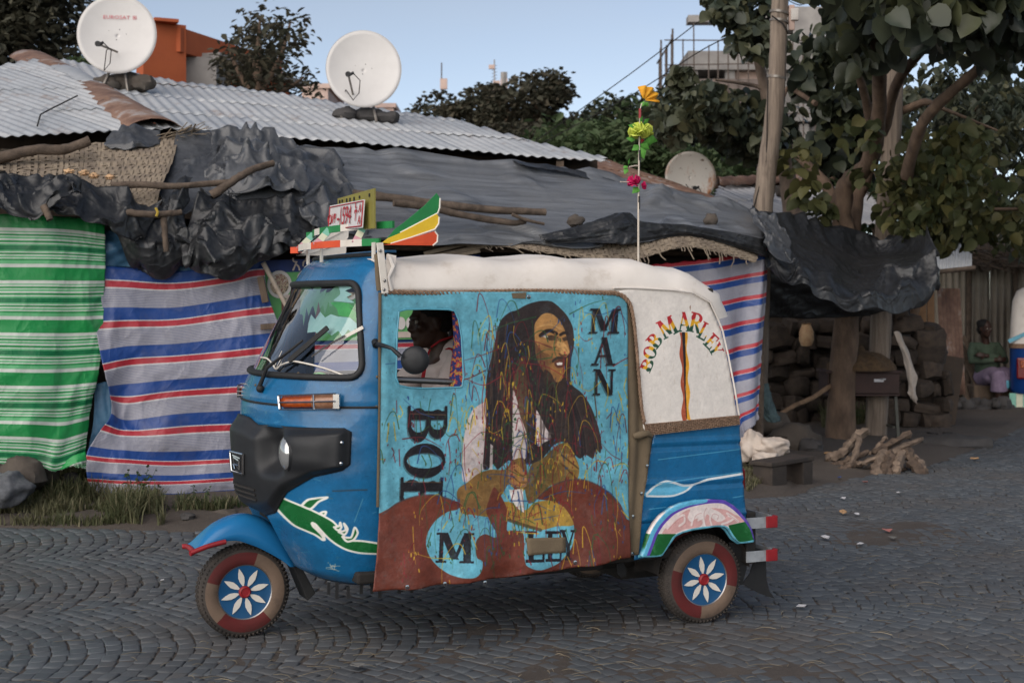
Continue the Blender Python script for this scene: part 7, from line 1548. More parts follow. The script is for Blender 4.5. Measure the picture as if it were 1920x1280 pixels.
mb = MB(); mb.box((1.26,0,.62),(.03,1.12,.56)); Bv(mb,"partition",M_dark,bevel=.01)
mb = MB(); mb.box((1.78,0,.62),(.44,1.1,.14)); mb.box((2.04,0,.9),(.12,1.1,.5),Matrix.Rotation(.12,3,'Y')); mb.box((1.8,0,.45),(.4,1.05,.22)); Bv(mb,"rear_seat",mk("red_vinyl",(.10,.02,.02),(.07,.015,.015),8,.5),bevel=.03)
mb = MB(); mb.box((.42,0,.90),(.20,1.0,.12)); mb.box((.34,0,1.0),(.12,.35,.10)); Bv(mb,"dashboard",M_blk,bevel=.02)
mb = MB(); mb.tube([(.30,0,.62),(.47,0,1.0)],.03,10); mb.tube([(.52,-.34,1.02),(.48,-.2,1.03),(.47,0,1.0),(.48,.2,1.03),(.52,.34,1.02)],.014,8); Bv(mb,"handlebar",M_dark,smooth=60)
for y in(.34,-.34):
 mb = MB(); mb.tube([(.515,y*.8,1.021),(.53,y*1.14,1.016)],.019,10); Bv(mb,"grip",M_rub,smooth=60)
mb = MB()
for x0 in(.47,1.22,1.64):mb.tube([(x0,.61,.35),(x0,.62,1.0),(x0+.01,.60,1.53)],.018,8)
mb.tube([(1.64,-.60,.35),(1.64,-.605,1.53)],.018,8); mb.tube([(.47,.62,1.12),(1.22,.62,1.12)],.014,8)
for y in(-.60,.60):mb.tube([(.45,y,1.545),(1.3,y,1.55),(2.05,y,1.53)],.014,8)
for x0 in(.8,1.25,1.7):mb.tube([(x0,y,1.545+.11*math.cos(y/.6*1.5))for y in np.linspace(-.6,.6,9)],.012,8)
Bv(mb,"frame_tubes",M_dark,smooth=60)
# ---- roof rack: two painted rails across the front, plates, feather fins at both ends
def rail_curve(z,xm,xe):return[Vector((xm+(xe-xm)*(y/.6)**2+.012*y/-.6*0,y,z))for y in np.linspace(.54,-.60,24)]
RKK = MB(); lo_ = rail_curve(1.732,.30,.44); up_ = rail_curve(1.806,.38,.50)
lo_[0].x, up_[0].x = .36, .44
def rail(pts,cols,name):
 m_ = MB(); mats = []; n = len(pts)-1
 for i in range(n):
  c = cols[min(len(cols)-1,int(i/n*len(cols)))]
  if c not in mats:mats.append(c)
  m_.bar(pts[i],pts[i+1]+(pts[i+1]-pts[i])*.02,.012,.030,m=mats.index(c))
 return Bv(m_,name,mats,bevel=0)
rl = rail(lo_,[M_org,M_org,M_wp,M_wp,M_org,M_org,M_wp,M_grn],"roof_rack_rail"); ru = rail(up_,[M_grn,M_grn,M_wp,M_grn,M_grn,M_wp,M_wp,M_grn],"roof_rack_rail")
M_pink = mk("pink_paint",srgb(214,160,170),None,6,.5); M_aqua = mk("aqua_paint",srgb(140,200,180),None,6,.5)
for i, j in((3,2),(13,12),(20,19)):
 mb = MB(); a, b = lo_[i], up_[j]; m_ = a.lerp(b,.33); m2 = a.lerp(b,.66)
 mb.bar(a,m_,.008,.03,0,(1,0,0)); mb.bar(m_,m2,.008,.03,1,(1,0,0)); mb.bar(m2,b,.008,.03,2,(1,0,0)); Bv(mb,"rack_strut",[M_pink,M_cream,M_aqua])
for y in(.45,0,-.58):mb = MB(); mb.bar((.42 if abs(y)>.2 else .36,y,1.66),(.36 if abs(y)<.2 else .42,y,1.73),.03,.008,up=(1,0,0)); Bv(mb,"rack_strut",M_wp)
f6 = lambda pts, yl:[L(*z6(*p),yl)for p in pts]
FN = [([(1130,640),(1175,590),(1250,500),(1340,435),(1550,260),(1680,125),(1715,180),(1710,280),(1690,340),(1300,545)],M_grn),([(1110,650),(1175,600),(1300,548),(1680,345),(1705,380),(1700,450),(1660,510),(1400,600),(1200,660)],M_yel),([(1060,672),(1130,668),(1200,662),(1400,605),(1660,530),(1690,570),(1685,640),(1640,680)],M_org)]
for k, (pts,m_)in enumerate(FN):
 q = f6(pts,-.612-.008*k); q = [Vector((p.x,p.y-.05*max(0,p.x-.5),p.z))for p in q]
 mb = MB(); mb.prism(q,(0,.005,0)); fin = Bv(mb,"feather_fin",m_,bevel=.001)
 mb = MB(); mb.tube(q[4:]if k else q[6:],.004,5); Bv(mb,"fin_edge",M_wp,fin,smooth=60)
 q2 = [Vector((p.x-.03,.56+.008*k+.05*max(0,p.x-.5),p.z-.01))for p in q]; mb = MB(); mb.prism(q2,(0,.005,0)); Bv(mb,"feather_fin",M_wp,bevel=.001)
M_plate = mk("plate_white",srgb(206,206,208),srgb(196,194,192),8,.45); M_plr = mk("plate_red",srgb(168,40,48),None,8,.5); M_ylb = mk("yellow_board",srgb(136,130,62),srgb(122,114,56),10,.6)
x0, tilt = .40, .02
def plq(y,z):return Vector((x0+(z-1.81)*.08,y,z))
ya, yb, za, zb_ = .03, -.49, 1.795, 1.915
mb = MB(); mb.prism([plq(ya,za+.01),plq(yb,za),plq(yb,zb_),plq(ya,zb_+.005)],(.004,0,0)); PL = Bv(mb,"number_plate",M_plate)
mb = MB(); c4 = [plq(ya-.008,za+.015),plq(yb+.008,za+.008),plq(yb+.008,zb_-.006),plq(ya-.008,zb_-.003)]
for i in range(4):mb.tube([c4[i]+Vector((-.002,0,0)),c4[(i+1)%4]+Vector((-.002,0,0))],.003,5)
Bv(mb,"plate_border",M_plr,PL)
mb = MB(); mb.prism([Vector((.43,y,z))for y,z in((-.02,1.80),(-.56,1.79),(-.56,1.958),(-.02,1.95))],(.006,0,0)); YB = Bv(mb,"yellow_board",M_ylb)
for y, h in((-.06,.03),(-.10,.012),(-.17,.035),(-.22,.02),(-.28,.032),(-.36,.012),(-.5,.014)):mb = MB(); mb.box((.427,y,1.94-h/2),(.003,.012,h)); Bv(mb,"letter_mark",M_dark,YB)
def text(body,name,mat,origin,right,up,h,parent,depth=.0015,sx=1.0,align='LEFT'):
 cu = bpy.data.curves.new("lettering",'FONT'); cu.body = body; cu.size = 1.0; cu.extrude = 0.0; cu.align_x = align; cu.resolution_u = 3
 o = bpy.data.objects.new("tmp",cu); C.objects.link(o); bpy.context.view_layer.update()
 me = bpy.data.meshes.new_from_object(o.evaluated_get(bpy.context.evaluated_depsgraph_get())); bpy.data.objects.remove(o)
 r_, u_ = Vector(right).normalized(), Vector(up).normalized(); m_ = MB()
 m_.add([Vector(origin)+r_*v.co.x*h*sx+u_*v.co.y*h for v in me.vertices],[list(p.vertices)for p in me.polygons])
 if not m_.v:return None
 return m_.build(name,mat,parent,solid=depth,offs=1.0)
rt, upv = Vector((0,-1,0)), Vector((.08,0,1)); fo_ = Vector((-.005,0,0))
text("1594","lettering",M_plr,plq(-.15,1.822)+fo_,rt,upv,.115,PL,sx=.78)
text("\u12a0\u121b","lettering",M_plr,plq(-.035,1.835)+fo_,rt,upv,.06,PL,sx=.7); text("-","lettering",M_plr,plq(-.118,1.825)+fo_,rt,upv,.11,PL)
text("\u1275","lettering",M_plr,plq(-.375,1.828)+fo_,rt,upv,.10,PL,sx=.7); text("A","lettering",M_plr,plq(-.435,1.862)+fo_,rt,upv,.055,PL); text("A","lettering",M_plr,plq(-.435,1.812)+fo_,rt,upv,.055,PL)
mb = MB(); mb.tube([plq(.0,1.855)+fo_+Vector((0,.026*math.cos(a),.020*math.sin(a)))for a in np.linspace(0,6.283,18)],.0026,5); Bv(mb,"plate_ring",M_plr,PL)
text("1","lettering",M_plr,plq(.010,1.842)+fo_,rt,upv,.034,PL)
# ---- flowered whip aerial on the far side of the roof
ax, ay = 1.80, .30
def A(px,py):return L(px,py,ay)
M_stem = mk("pale_stem",srgb(200,190,176),srgb(176,164,150),20,.6); M_petal_y = mk("petal_yellow",srgb(226,166,40),srgb(206,140,30),30,.7); M_petal_l = mk("petal_lime",srgb(198,206,92),srgb(176,192,70),30,.7); M_petal_m = mk("petal_magenta",srgb(196,22,92),srgb(166,14,74),30,.7); M_sleaf = mk("silk_leaf",srgb(88,150,58),srgb(64,122,44),30,.7)
mb = MB(); mb.tube([A(1197,505),A(1197,400),A(1198,310),A(1199,250),A(1200,205)],[.006,.005,.005,.004,.003],6); AN = Bv(mb,"whip_aerial",M_stem,smooth=60)
for a, b in(((1198,392),(1198,368)),((1199,305),(1199,282))):mb = MB(); mb.tube([A(*a),A(*b)],.0065,6); Bv(mb,"tape_band",M_rub,AN)
mb = MB(); mb.tube([A(1200,222),A(1200,204)],.007,6); Bv(mb,"tape_band",M_red,AN)
mb = MB(); mb.tube([A(1198,311),A(1190,311),A(1180,313)],.004,6); mb.tube([A(1198,338),A(1186,342),A(1163,341)],.0035,6); mb.tube([A(1200,206),A(1203,195),A(1208,192)],.003,6); Bv(mb,"twig",M_stem,AN,smooth=60)
def bloom(px,py,rp,mat,n,name="flower",open_=.9,tilt=(0,0),seed=0,cone=False):
 c = A(px,py); r_ = rp/FOC*7.0; m_ = MB(); rr = random.Random(seed)
 for k in range(n):
  a = 2*math.pi*k*.618*(1 if not cone else 1); e = rad(rr.uniform(15,75))*open_
  d = Vector((math.cos(a)*math.cos(e),math.sin(a)*math.cos(e),math.sin(e))); d.rotate(Matrix.Rotation(rad(tilt[0]),3,'X')@Matrix.Rotation(rad(tilt[1]),3,'Y'))
  s_ = d.cross(Vector((.2,.3,1))).normalized(); u_ = s_.cross(d); rows_ = []
  for t_ in np.linspace(0,1,5):
   w_ = r_*.55*math.sin(math.pi*min(.92,.12+.75*t_))**.8
   rows_.append([c+d*r_*t_+s_*w_*q+u_*(r_*.25*t_*t_-r_*.25*q*q+r_*.06*math.sin(q*6+k))for q in(-1,-.5,0,.5,1)])
  m_.grid(rows_)
 return Bv(m_,name,mat,AN,smooth=180,solid=.0015)
bloom(1199,252,24,M_petal_l,13,seed=1,tilt=(30,-25)); bloom(1212,246,15,M_petal_l,8,seed=2,tilt=(30,30)); bloom(1189,342,15,M_petal_m,10,seed=3,tilt=(40,-40)); bloom(1206,348,9,M_petal_m,6,seed=4,tilt=(60,60)); bloom(1203,264,5,M_red,7,seed=5,tilt=(90,0))
m_ = MB(); c0 = A(1207,188)
rows_ = [[c0+(A(1207+r_*math.cos(t_),188-r_*math.sin(t_))-c0)+Vector((0,.02*math.sin(t_*11)*r_/26,0))for t_ in np.linspace(rad(-12),rad(112),18)]for r_ in(3,12,20,27)]
m_.grid(rows_); Bv(m_,"flower",M_petal_y,AN,smooth=180,solid=.002)
m_ = MB()
for k, (px,py,dx,dy)in enumerate([(1207,190,-3,8),(1208,192,6,6),(1178,312,-8,2),(1176,314,-4,10),(1178,310,2,-10),(1200,270,14,8),(1200,272,-12,8),(1205,268,18,-2),(1196,240,-14,-4),(1205,235,10,-10),(1210,260,18,4),(1200,275,6,18),(1198,350,-10,10),(1198,352,-4,8),(1192,262,-14,-2),(1200,232,4,-12)]):
 a = A(px,py); d = (A(px+dx,py+dy)-a)*1.3; s_ = d.cross(Vector((0,1,.2))).normalized()*d.length*.32
 m_.add([a,a+d*.45+s_+Vector((0,-.01,0)),a+d,a+d*.45-s_+Vector((0,.01,0)),a+d*.5+Vector((0,-.012,0))],[(0,1,4),(1,2,4),(2,3,4),(3,0,4)])
Bv(m_,"silk_leaves",M_sleaf,AN,smooth=180)
# ========================== PEOPLE
M_skin = mk("dark_skin",srgb(64,42,33),srgb(52,34,27),12,.5,.1,60); M_hair = mk("black_hair",(.008,.007,.007),(.014,.012,.011),60,.8,.8,160)
M_eye = mk("eye_white",srgb(190,182,172),None,8,.3); M_iris = mk("eye_dark",(.01,.008,.007),None,8,.2)
M_shirtw = mk("white_shirt",srgb(206,190,186),srgb(190,174,170),5,.85,.25,30); M_shirtr = mk("red_trim",srgb(150,24,36),None,8,.85); M_trs = mk("dark_trousers",(.02,.02,.026),None,8,.9)
M_green = mk("green_cardigan",srgb(78,92,76),srgb(64,78,64),9,.95,.4,60); M_lilac = mk("lilac_skirt",srgb(138,122,142),srgb(118,102,124),14,.95,.3,40)
def remesh(mb,name,mat,parent,vox,origin=None,smooth_it=4,soft=None):
 """One continuous surface from overlapping limbs."""
 o = mb.build("tmp",mat,None,smooth=180,fix=True); md = o.modifiers.new("r",'REMESH'); md.mode = 'VOXEL'; md.voxel_size = vox; md.use_smooth_shade = True
 m2 = o.modifiers.new("s",'SMOOTH'); m2.iterations = smooth_it; m2.factor = .5; bpy.context.view_layer.update()
 me = bpy.data.meshes.new_from_object(o.evaluated_get(bpy.context.evaluated_depsgraph_get())); V0 = Vector(o.location); bpy.data.objects.remove(o); me.name = name
 if not me.materials:me.materials.append(mat)
 return place(name,me,V0,parent)
def head(mb,c,f,up,s=1.0):
 """Head about c facing f: skull, brow, nose, lips, chin, ears."""
 f = Vector(f).normalized(); up = Vector(up); up = (up-f*up.dot(f)).normalized(); r_ = f.cross(up); M3 = Matrix((f,r_,up)).transposed()
 def e(x,y,z,a,b,d):mb.ell(c+M3@Vector((x,y,z))*s,(a*s,b*s,d*s),16,12,M3)
 e(-.012,0,.035,.098,.077,.088); e(.022,0,-.03,.068,.064,.085); e(.058,0,-.092,.030,.034,.026); e(.030,0,-.065,.056,.056,.05)
 e(.078,0,.030,.018,.055,.014); e(.092,0,-.005,.014,.011,.032); e(.102,0,-.024,.016,.016,.013); e(.097,.012,-.026,.010,.010,.008); e(.097,-.012,-.026,.010,.010,.008)
 e(.086,0,-.052,.014,.024,.008); e(.084,0,-.063,.014,.022,.008)
 for q in(1,-1):e(.06,.045*q,-.012,.028,.022,.022); e(-.008,.077*q,-.005,.020,.010,.034)
 return M3
def eyes(c,M3,s,parent):
 for q in(1,-1):
  m_ = MB(); m_.ell(c+M3@Vector((.080,.031*q,.012))*s,(.011*s,.014*s,.009*s),10,8,M3); ey = m_.build("eye",M_eye,parent,smooth=180)
  m_ = MB(); m_.ell(c+M3@Vector((.0885,.031*q,.012))*s,(.004*s,.006*s,.006*s),8,6,M3); m_.build("pupil",M_iris,ey,smooth=180)
def hand(mb,w,d,palm,s=1.0,curl=1.0):
 """Hand at wrist w pointing along d; palm is the direction the palm faces; four unequal curled fingers and a thumb."""
 d = Vector(d).normalized(); n = (Vector(palm)-d*Vector(palm).dot(d)).normalized(); b = d.cross(n)
 mb.ell(w+d*.045*s,(.05*s,.040*s,.017*s),12,8,Matrix((d,b,n)).transposed())
 for k, L_ in enumerate((.066,.075,.070,.055)):
  o_ = w+d*.082*s+b*(.030-.020*k)*s; a = .5*curl; p = [o_-d*.02*s,o_]; dd = d
  for j, q in enumerate((.45,.32,.25)):ang = a*(j+1); p.append(p[-1]+(d*math.cos(ang)+n*math.sin(ang))*L_*q*s)
  mb.tube(p,[.0095*s,.0092*s,.0085*s,.0078*s,.006*s],8)
 o_ = w+d*.025*s+b*.036*s; mb.tube([o_-b*.015*s,o_+b*.02*s+d*.02*s+n*.008*s,o_+b*.026*s+d*.045*s+n*.022*s,o_+b*.018*s+d*.066*s+n*.032*s],[.013*s,.0115*s,.010*s,.007*s],8)
 # --- driver, seen in the side window
DV = empty("person",VM@Vector((.98,0,.72)),"driver in a white shirt with red collar stripe seated behind the side window","person",rz=VTH); ORG[DV] = Vector((.98,0,.72))
hc = L(806,606,0); nk = Vector((hc.x+.055,0,1.27)); b_ = MB(); M3 = head(b_,hc,(-1,-.04,-.05),(0,0,1),1.0)
b_.tube([hc+Vector((.028,0,-.03)),hc+Vector((.045,0,-.10)),nk,nk+Vector((.03,0,-.1))],[.056,.054,.060,.09],14)
b_.tube([(1.02,0,.76),(1.03,0,1.0),(1.0,0,1.22),nk],[.14,.15,.15,.06],16)
for q in(1,-1):
 sh, el, wr = Vector((.985,.19*q,1.225)), Vector((.80,.33*q,1.0)), Vector((.60,.345*q,1.03))
 b_.tube([Vector((1.0,.05*q,1.24)),sh,sh.lerp(el,.5),el,el.lerp(wr,.35),wr],[.07,.060,.050,.042,.043,.029],12); hand(b_,wr,(-1,-.02*q,.02),(0,-.2*q,-1),1.0,1.5)
 hp_, kn, ft = Vector((1.0,.10*q,.78)), Vector((.60,.17*q,.80)), Vector((.60,.17*q,.42)); b_.tube([hp_,hp_.lerp(kn,.5),kn,kn.lerp(ft,.4),ft],[.09,.085,.062,.058,.04],12); b_.tube([ft,ft+Vector((-.06,0,-.045)),ft+Vector((-.2,0,-.05))],[.042,.04,.028],10)
remesh(b_,"body",M_skin,DV,.0085); eyes(hc,M3,1.0,DV)
b_ = MB(); b_.ell(hc+M3@Vector((-.020,0,.052)),(.098,.083,.082),20,14,M3,.06,5); b_.ell(hc+M3@Vector((-.045,0,.0)),(.066,.076,.06),18,12,M3,.06,5); b_.build("hair",M_hair,DV,smooth=180)
b_ = MB(); b_.tube([(1.02,0,.74),(1.03,0,1.0),(1.0,0,1.22),nk+Vector((.012,0,-.01))],[.158,.168,.165,.075],18)
for q in(1,-1):
 sh, el = Vector((.985,.19*q,1.225)), Vector((.80,.33*q,1.0)); b_.tube([Vector((1.0,.05*q,1.235)),sh+Vector((0,0,.004)),sh.lerp(el,.45),sh.lerp(el,.92)],[.080,.076,.074,.072],14)
b_.ell((1.0,0,1.21),(.1,.2,.075),18,10)
remesh(b_,"shirt",M_shirtw,DV,.011)
b_ = MB(); b_.tube([nk+Vector((-.065,-.045,-.0)),nk+Vector((-.03,-.07,.03)),nk+Vector((.04,-.06,.05))],.005,8); b_.build("collar",M_shirtr,DV,smooth=60); b_ = MB(); b_.tube([L(806,655,-.13),L(800,670,-.15),L(796,690,-.17),L(793,708,-.19)],[.006,.009,.011,.011],8,squash=.4); b_.build("collar_stripe",M_shirtr,DV,smooth=60)
b_ = MB(); b_.tube([L(835,655,-.235),L(842,653,-.25),L(848,655,-.255),L(852,659,-.255)],[.002,.006,.006,.002],6); b_.tube([L(847,656,-.255),L(850,663,-.262)],.003,5); b_.build("sleeve_emblem",M_shirtr,DV,smooth=60)
b_ = MB()
for q in(1,-1):hp_, kn, ft = Vector((1.0,.10*q,.785)), Vector((.60,.17*q,.80)), Vector((.60,.17*q,.46)); b_.tube([hp_+Vector((.04,0,0)),hp_,hp_.lerp(kn,.5),kn,kn.lerp(ft,.5),ft],[.10,.104,.096,.076,.07,.06],12)
remesh(b_,"trousers",M_trs,DV,.012)
b_ = MB(); b_.tube([L(781,640,.14),L(784,646,.12),L(790,640,.14),L(786,634,.15)],.010,6); tag(b_.build("yellow_trinket",M_petal_y),"small yellow trinket hanging inside the cab behind the driver's chin","trinket")
# --- woman seated by the fence at far right
LD = 19.2; sx = LD/FOC
def Q(x,y,d=0.0):return P(x,y,LD+d)
WM = empty("person",Vector((Q(1852,700).x,LD,0)),"seated woman in green cardigan and lilac skirt with folded arms by the fence","person")
hc = Q(1847,616,-.05); b_ = MB(); M3 = head(b_,hc,(.45,-1,-.12),(0,0,1),.98)
nk = Q(1848,640); b_.tube([hc+Vector((-.01,.03,-.03)),nk,nk+Vector((0,.02,-.06))],[.055,.052,.07],12); hp_ = Vector((Q(1855,700).x,LD+.05,.42))
b_.tube([hp_,hp_.lerp(nk,.5),nk+Vector((0,.02,-.08))],[.16,.145,.12],14)
arms = []
for q in(-1,1):
 sh = nk+Vector((.175*q,.03,-.07)); el = Vector((sh.x+.055*q,LD-.10,.66)); wr = Vector((nk.x-.075*q,LD-.23,.70+.03*q)); arms.append((sh,el,wr))
 b_.tube([sh,sh.lerp(el,.5),el,el.lerp(wr,.5),wr],[.055,.048,.044,.038,.028],12); hand(b_,wr,(-q,-.1,.1),(0,1,-.1),.92,.5)
 kn = Vector((hp_.x+.13*q+.12,LD-.38,.45)); ft = Vector((kn.x+.02,LD-.36,.07)); b_.tube([hp_+Vector((.09*q,0,0)),kn,kn.lerp(ft,.45),ft],[.09,.06,.055,.036],12); b_.tube([ft,ft+Vector((0,-.08,-.035)),ft+Vector((.01,-.19,-.04))],[.038,.036,.024],10)
remesh(b_,"body",M_skin,WM,.0095); eyes(hc,M3,.98,WM)
b_ = MB(); b_.ell(hc+M3@Vector((-.028,0,.045)),(.096,.088,.082),20,14,M3,.10,6); b_.ell(hc+M3@Vector((-.06,0,-.02)),(.062,.076,.07),16,12,M3,.1,6); b_.ell(hc+M3@Vector((-.10,.0,.06)),(.05,.05,.05),14,10,M3,.1,6); b_.build("hair",M_hair,WM,smooth=180)
b_ = MB(); b_.tube([hp_+Vector((0,0,.0)),hp_.lerp(nk,.5),nk+Vector((0,.02,-.085)),nk+Vector((0,.02,-.035))],[.175,.162,.135,.068],16)
for sh, el, wr in arms:b_.tube([nk+Vector((0,.02,-.08)),sh,sh.lerp(el,.5),el,el.lerp(wr,.5),el.lerp(wr,.9)],[.07,.068,.062,.057,.05,.04],12)
remesh(b_,"cardigan",M_green,WM,.012)
b_ = MB()
for q in(-1,1):kn = Vector((hp_.x+.13*q+.12,LD-.38,.45)); ft = Vector((kn.x+.02,LD-.36,.26)); b_.tube([hp_+Vector((.08*q,.05,0)),hp_.lerp(kn,.55)+Vector((0,0,.02)),kn+Vector((0,-.01,.02)),ft],[.13,.125,.10,.12],14)
b_.ell((hp_.x+.06,LD-.2,.42),(.22,.24,.10),16,10); remesh(b_,"skirt",M_lilac,WM,.014)
b_ = MB(); b_.box((hp_.x,LD+.08,.20),(.5,.4,.24)); tag(b_.build("low_stool",M_wood,bevel=.02),"low block stool under the seated woman","stool")
# ========================== THE CORNER AT THE RIGHT
SW = empty("stone_wall",P(1560,800,16.8),"dark dry stone wall in the shade beneath the black awning","wall")
rr = random.Random(14)
smsh = []
for k in range(7):
 m_ = MB(); m_.ell((0,0,0),(.5,.5,.5),10,7,None,.55,1.5,k*5.3); vs_ = []
 for v in m_.v:p = Vector(v); q = max(abs(p.x),abs(p.y),abs(p.z)); vs_.append(tuple(p.lerp(p*(.5/(q+.02))*.98,.55)))
 me = bpy.data.meshes.new("stone"); me.from_pydata(vs_,[],m_.f); me.materials.append(M_wallst); me.polygons.foreach_set("use_smooth",[True]*len(me.polygons)); me.set_sharp_from_angle(angle=rad(40)); smsh.append(me)
def stones_in(x0,x1,ybase,topf,D,sw,sh):
 y = ybase; row = 0
 while y>540:
  x = x0+(row%2)*sw*.5+rr.uniform(-8,8)
  while x<x1:
   w, h = sw*rr.uniform(.45,1.6), sh*rr.uniform(.6,1.5)
   w = min(w,x1-x)
   if w>12 and y-h*.4>topf(x):
    k = D/FOC; o = bpy.data.objects.new("stone",rr.choice(smsh)); C.objects.link(o); o.parent = SW; o.location = P(x+w/2,y-h/2,D+rr.uniform(-.08,.08))-ORG[SW]
    o.scale = (w*k*1.12,rr.uniform(.3,.45),h*k*1.15); o.rotation_euler = (rr.uniform(-.2,.2),rr.uniform(-.22,.22),rr.uniform(-.3,.3)+rr.choice((0,math.pi)))
   x+=max(w,10)
  y-=sh; row+=1
stones_in(1415,1650,800,lambda x:598,16.5,38,29); stones_in(1648,1780,800,lambda x:lerp([1640,1690,1740,1780],[560,575,615,650],x),15.9,36,29)
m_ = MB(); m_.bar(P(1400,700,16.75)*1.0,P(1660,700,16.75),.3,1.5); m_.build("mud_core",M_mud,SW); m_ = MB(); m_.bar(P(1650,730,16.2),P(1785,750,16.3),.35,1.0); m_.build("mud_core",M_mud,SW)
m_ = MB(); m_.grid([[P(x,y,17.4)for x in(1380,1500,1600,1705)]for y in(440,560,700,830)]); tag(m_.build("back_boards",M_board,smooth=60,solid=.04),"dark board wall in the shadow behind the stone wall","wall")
t = NT("fence_tin"); wp = t.node("NewGeometry").outputs["Position"]; oi = t.node("ObjectInfo").outputs["Random"]
c = t.mix(t.ramp(t.noise(1.2,wp,8,.7),[(.35,(0,0,0)),(.7,(1,1,1))]),(.32,.29,.245),(.21,.18,.15)); c = t.mix(1.0,c,t.ramp(oi,[(0,(.92,.92,.92)),(1,(1.08,1.07,1.03))]),'MULTIPLY'); t.base(c); t.set(Roughness=.8); M_fence = t.mat
FN_ = empty("tin_fence",P(1800,740,20.8),"tall weathered corrugated tin fence at right behind the seated woman","fence")
def corr(px0,px1,y0,y1,D0,D1,mat,name,parent,per=.10,amp=.02,lab=None,cat=None,lean=0):
 a, b = P(px0,560,D0), P(px1,560,D1); n_ = max(6,int((b-a).length/per*7)); rows = []; d = (b-a).normalized(); nn = Vector((d.y,-d.x,0)); z0, z1 = P(px0,y1,D0).z, P(px0,y0,D0).z
 for z in np.linspace(z0,z1,6):rows.append([Vector((*(a.lerp(b,i/n_)).xy,z))+nn*(amp*math.cos((b-a).length*i/n_/per*6.283)+.02*noise.noise(Vector((i*.05,z,px0)))-lean*(z-z0))for i in range(n_+1)])
 m_ = MB(); m_.grid(rows); return tag(m_.build(name,mat,parent,smooth=60,solid=.003),lab,cat)
for k, (x0,x1,y0)in enumerate([(1640,1712,440),(1710,1772,438),(1770,1812,470),(1810,1856,478),(1855,1906,478),(1904,1990,470),(1985,2080,470)]):corr(x0,x1,y0,748,20.8+.03*(k%2),20.8+.03*(k%2),M_fence,"tin_sheet",FN_)
for x in(1815,1902):m_ = MB(); q = P(x,600,20.7); m_.tube([(q.x,q.y,0),(q.x+.02,q.y,2.1)],.04,8,wob=.3); m_.build("post",M_bark,FN_,smooth=60)
corr(1760,2080,405,482,22.2,22.6,M_fence,"tin_gable",None,lab="upper corrugated tin gable wall rising behind the ragged roof",cat="wall")
m_ = MB(); m_.grid([[P(x,y+.02*(x-1800),d)for x in(1790,1860,1930,2080)]for y,d in((398,23.2),(412,22.0))]); tag(m_.build("tin_eave",mk("pale_blue_tin",srgb(150,172,190),srgb(120,140,156),4,.5),solid=.02),"pale blue tin eave above the corrugated gable","roof")
corr(1766,1812,540,742,18.4,18.7,M_rust,"rusty_sheet",None,.08,.012,"dark red rusted tin sheet leaning upright by the stone wall","tin sheet",.06)
M_thatch = mk("ragged_thatch",srgb(92,80,68),srgb(62,54,48),14,.95,.9,50,dirt=srgb(44,38,34),dscale=6)
patch("ragged_roof",[PP(r)for r in([(1745,428,21.5),(1830,445,21.5),(1920,458,21.5),(2080,470,21.5)],[(1770,462,20.4),(1835,470,20.4),(1920,480,20.4),(2080,490,20.4)],[(1790,488,19.9),(1840,502,19.9),(1925,500,19.9),(2080,510,19.9)])],M_thatch,90,40,folds(9,4,.10,61.,.5),label="ragged brown brushwood roof over the tin fence",cat="roof",edge=.05)
m_ = MB()
for k in range(140):
 x, y = rr.uniform(1755,1960), 0; y = lerp([1755,1840,1960],[470,490,496],x)+rr.uniform(-26,10); a = P(x,y,19.85); m_.tube([a,a+Vector((rr.uniform(.05,.4),rr.uniform(-.15,.1),rr.uniform(-.12,.05)))],.008,4,cap=False)
tag(m_.build("brushwood",M_bark),"loose brushwood twigs on the ragged roof",None,kind="stuff")
m_ = MB(); m_.grid([[P(x,y,d)+Vector((0,0,.012*math.cos(x*.9)))for x in np.linspace(1742,1822,60)]for y,d in((448,18.9),(480,18.2),(506,17.8))],flip=True); tag(m_.build("tin_awning",M_tin,smooth=60,solid=.004),"small grey tin awning beside the black plastic's pointed tip","awning")
pts = [(1735,512),(1828,502)]; m_ = MB(); m_.tube([P(*p,17.7)for p in pts],.03,8,wob=.3); tag(m_.build("awning_pole",M_bark,smooth=60),"thin pole carrying the edge of the grey tin awning","pole")
for k, (x0,y0,x1,y1,w,lab)in enumerate([(1728,540,1730,625,.10,"upright pale board left of the rusted sheet, nearest the black plastic"),(1744,538,1746,630,.09,"upright pale board between the other board and the rusted sheet")]):m_ = MB(); m_.bar(P(x0,y0,17.6),P(x1,y1,17.6),w,.03,up=(0,-1,0)); tag(m_.build("upright_board",mk("warm_board",srgb(120,92,66),srgb(96,72,52),9,.9,.4,50),bevel=.004),lab,"plank","boards beside the rusted sheet")
for k, (x0,y0,x1,y1,w,lab)in enumerate([(1797,640,1848,757,.10,"broad brown plank leaning on the fence left of the seated woman"),(1806,630,1856,748,.05,"thin plank leaning behind the broad plank"),(1793,672,1815,752,.07,"short plank leaning at the foot of the rusted sheet")]):m_ = MB(); m_.bar(P(x0,y0,19.9-.1*k),P(x1,y1,19.0+.1*k),w,.03,up=(0,-1,0)); tag(m_.build("leaning_plank",M_wood,bevel=.004),lab,"plank","planks leaning on the fence")
m_ = MB(); q = P(1830,762,18.6)
for k in range(24):rock_ = m_.ell(P(1830+rr.uniform(-55,70),764+rr.uniform(-8,6),18.6+rr.uniform(-.4,.4)),(rr.uniform(.05,.12),)*3,8,6,None,.4,2,k)
tag(m_.build("rubble",M_rock2,smooth=40),"dark rubble on the ground in front of the seated woman",None,kind="stuff")
SD = 14.6; M_rmet = mk("rusty_brown_metal",srgb(66,46,42),srgb(50,38,36),5,.7,.2,30); M_legm = mk("grey_metal_leg",srgb(84,86,80),srgb(66,64,58),8,.6)
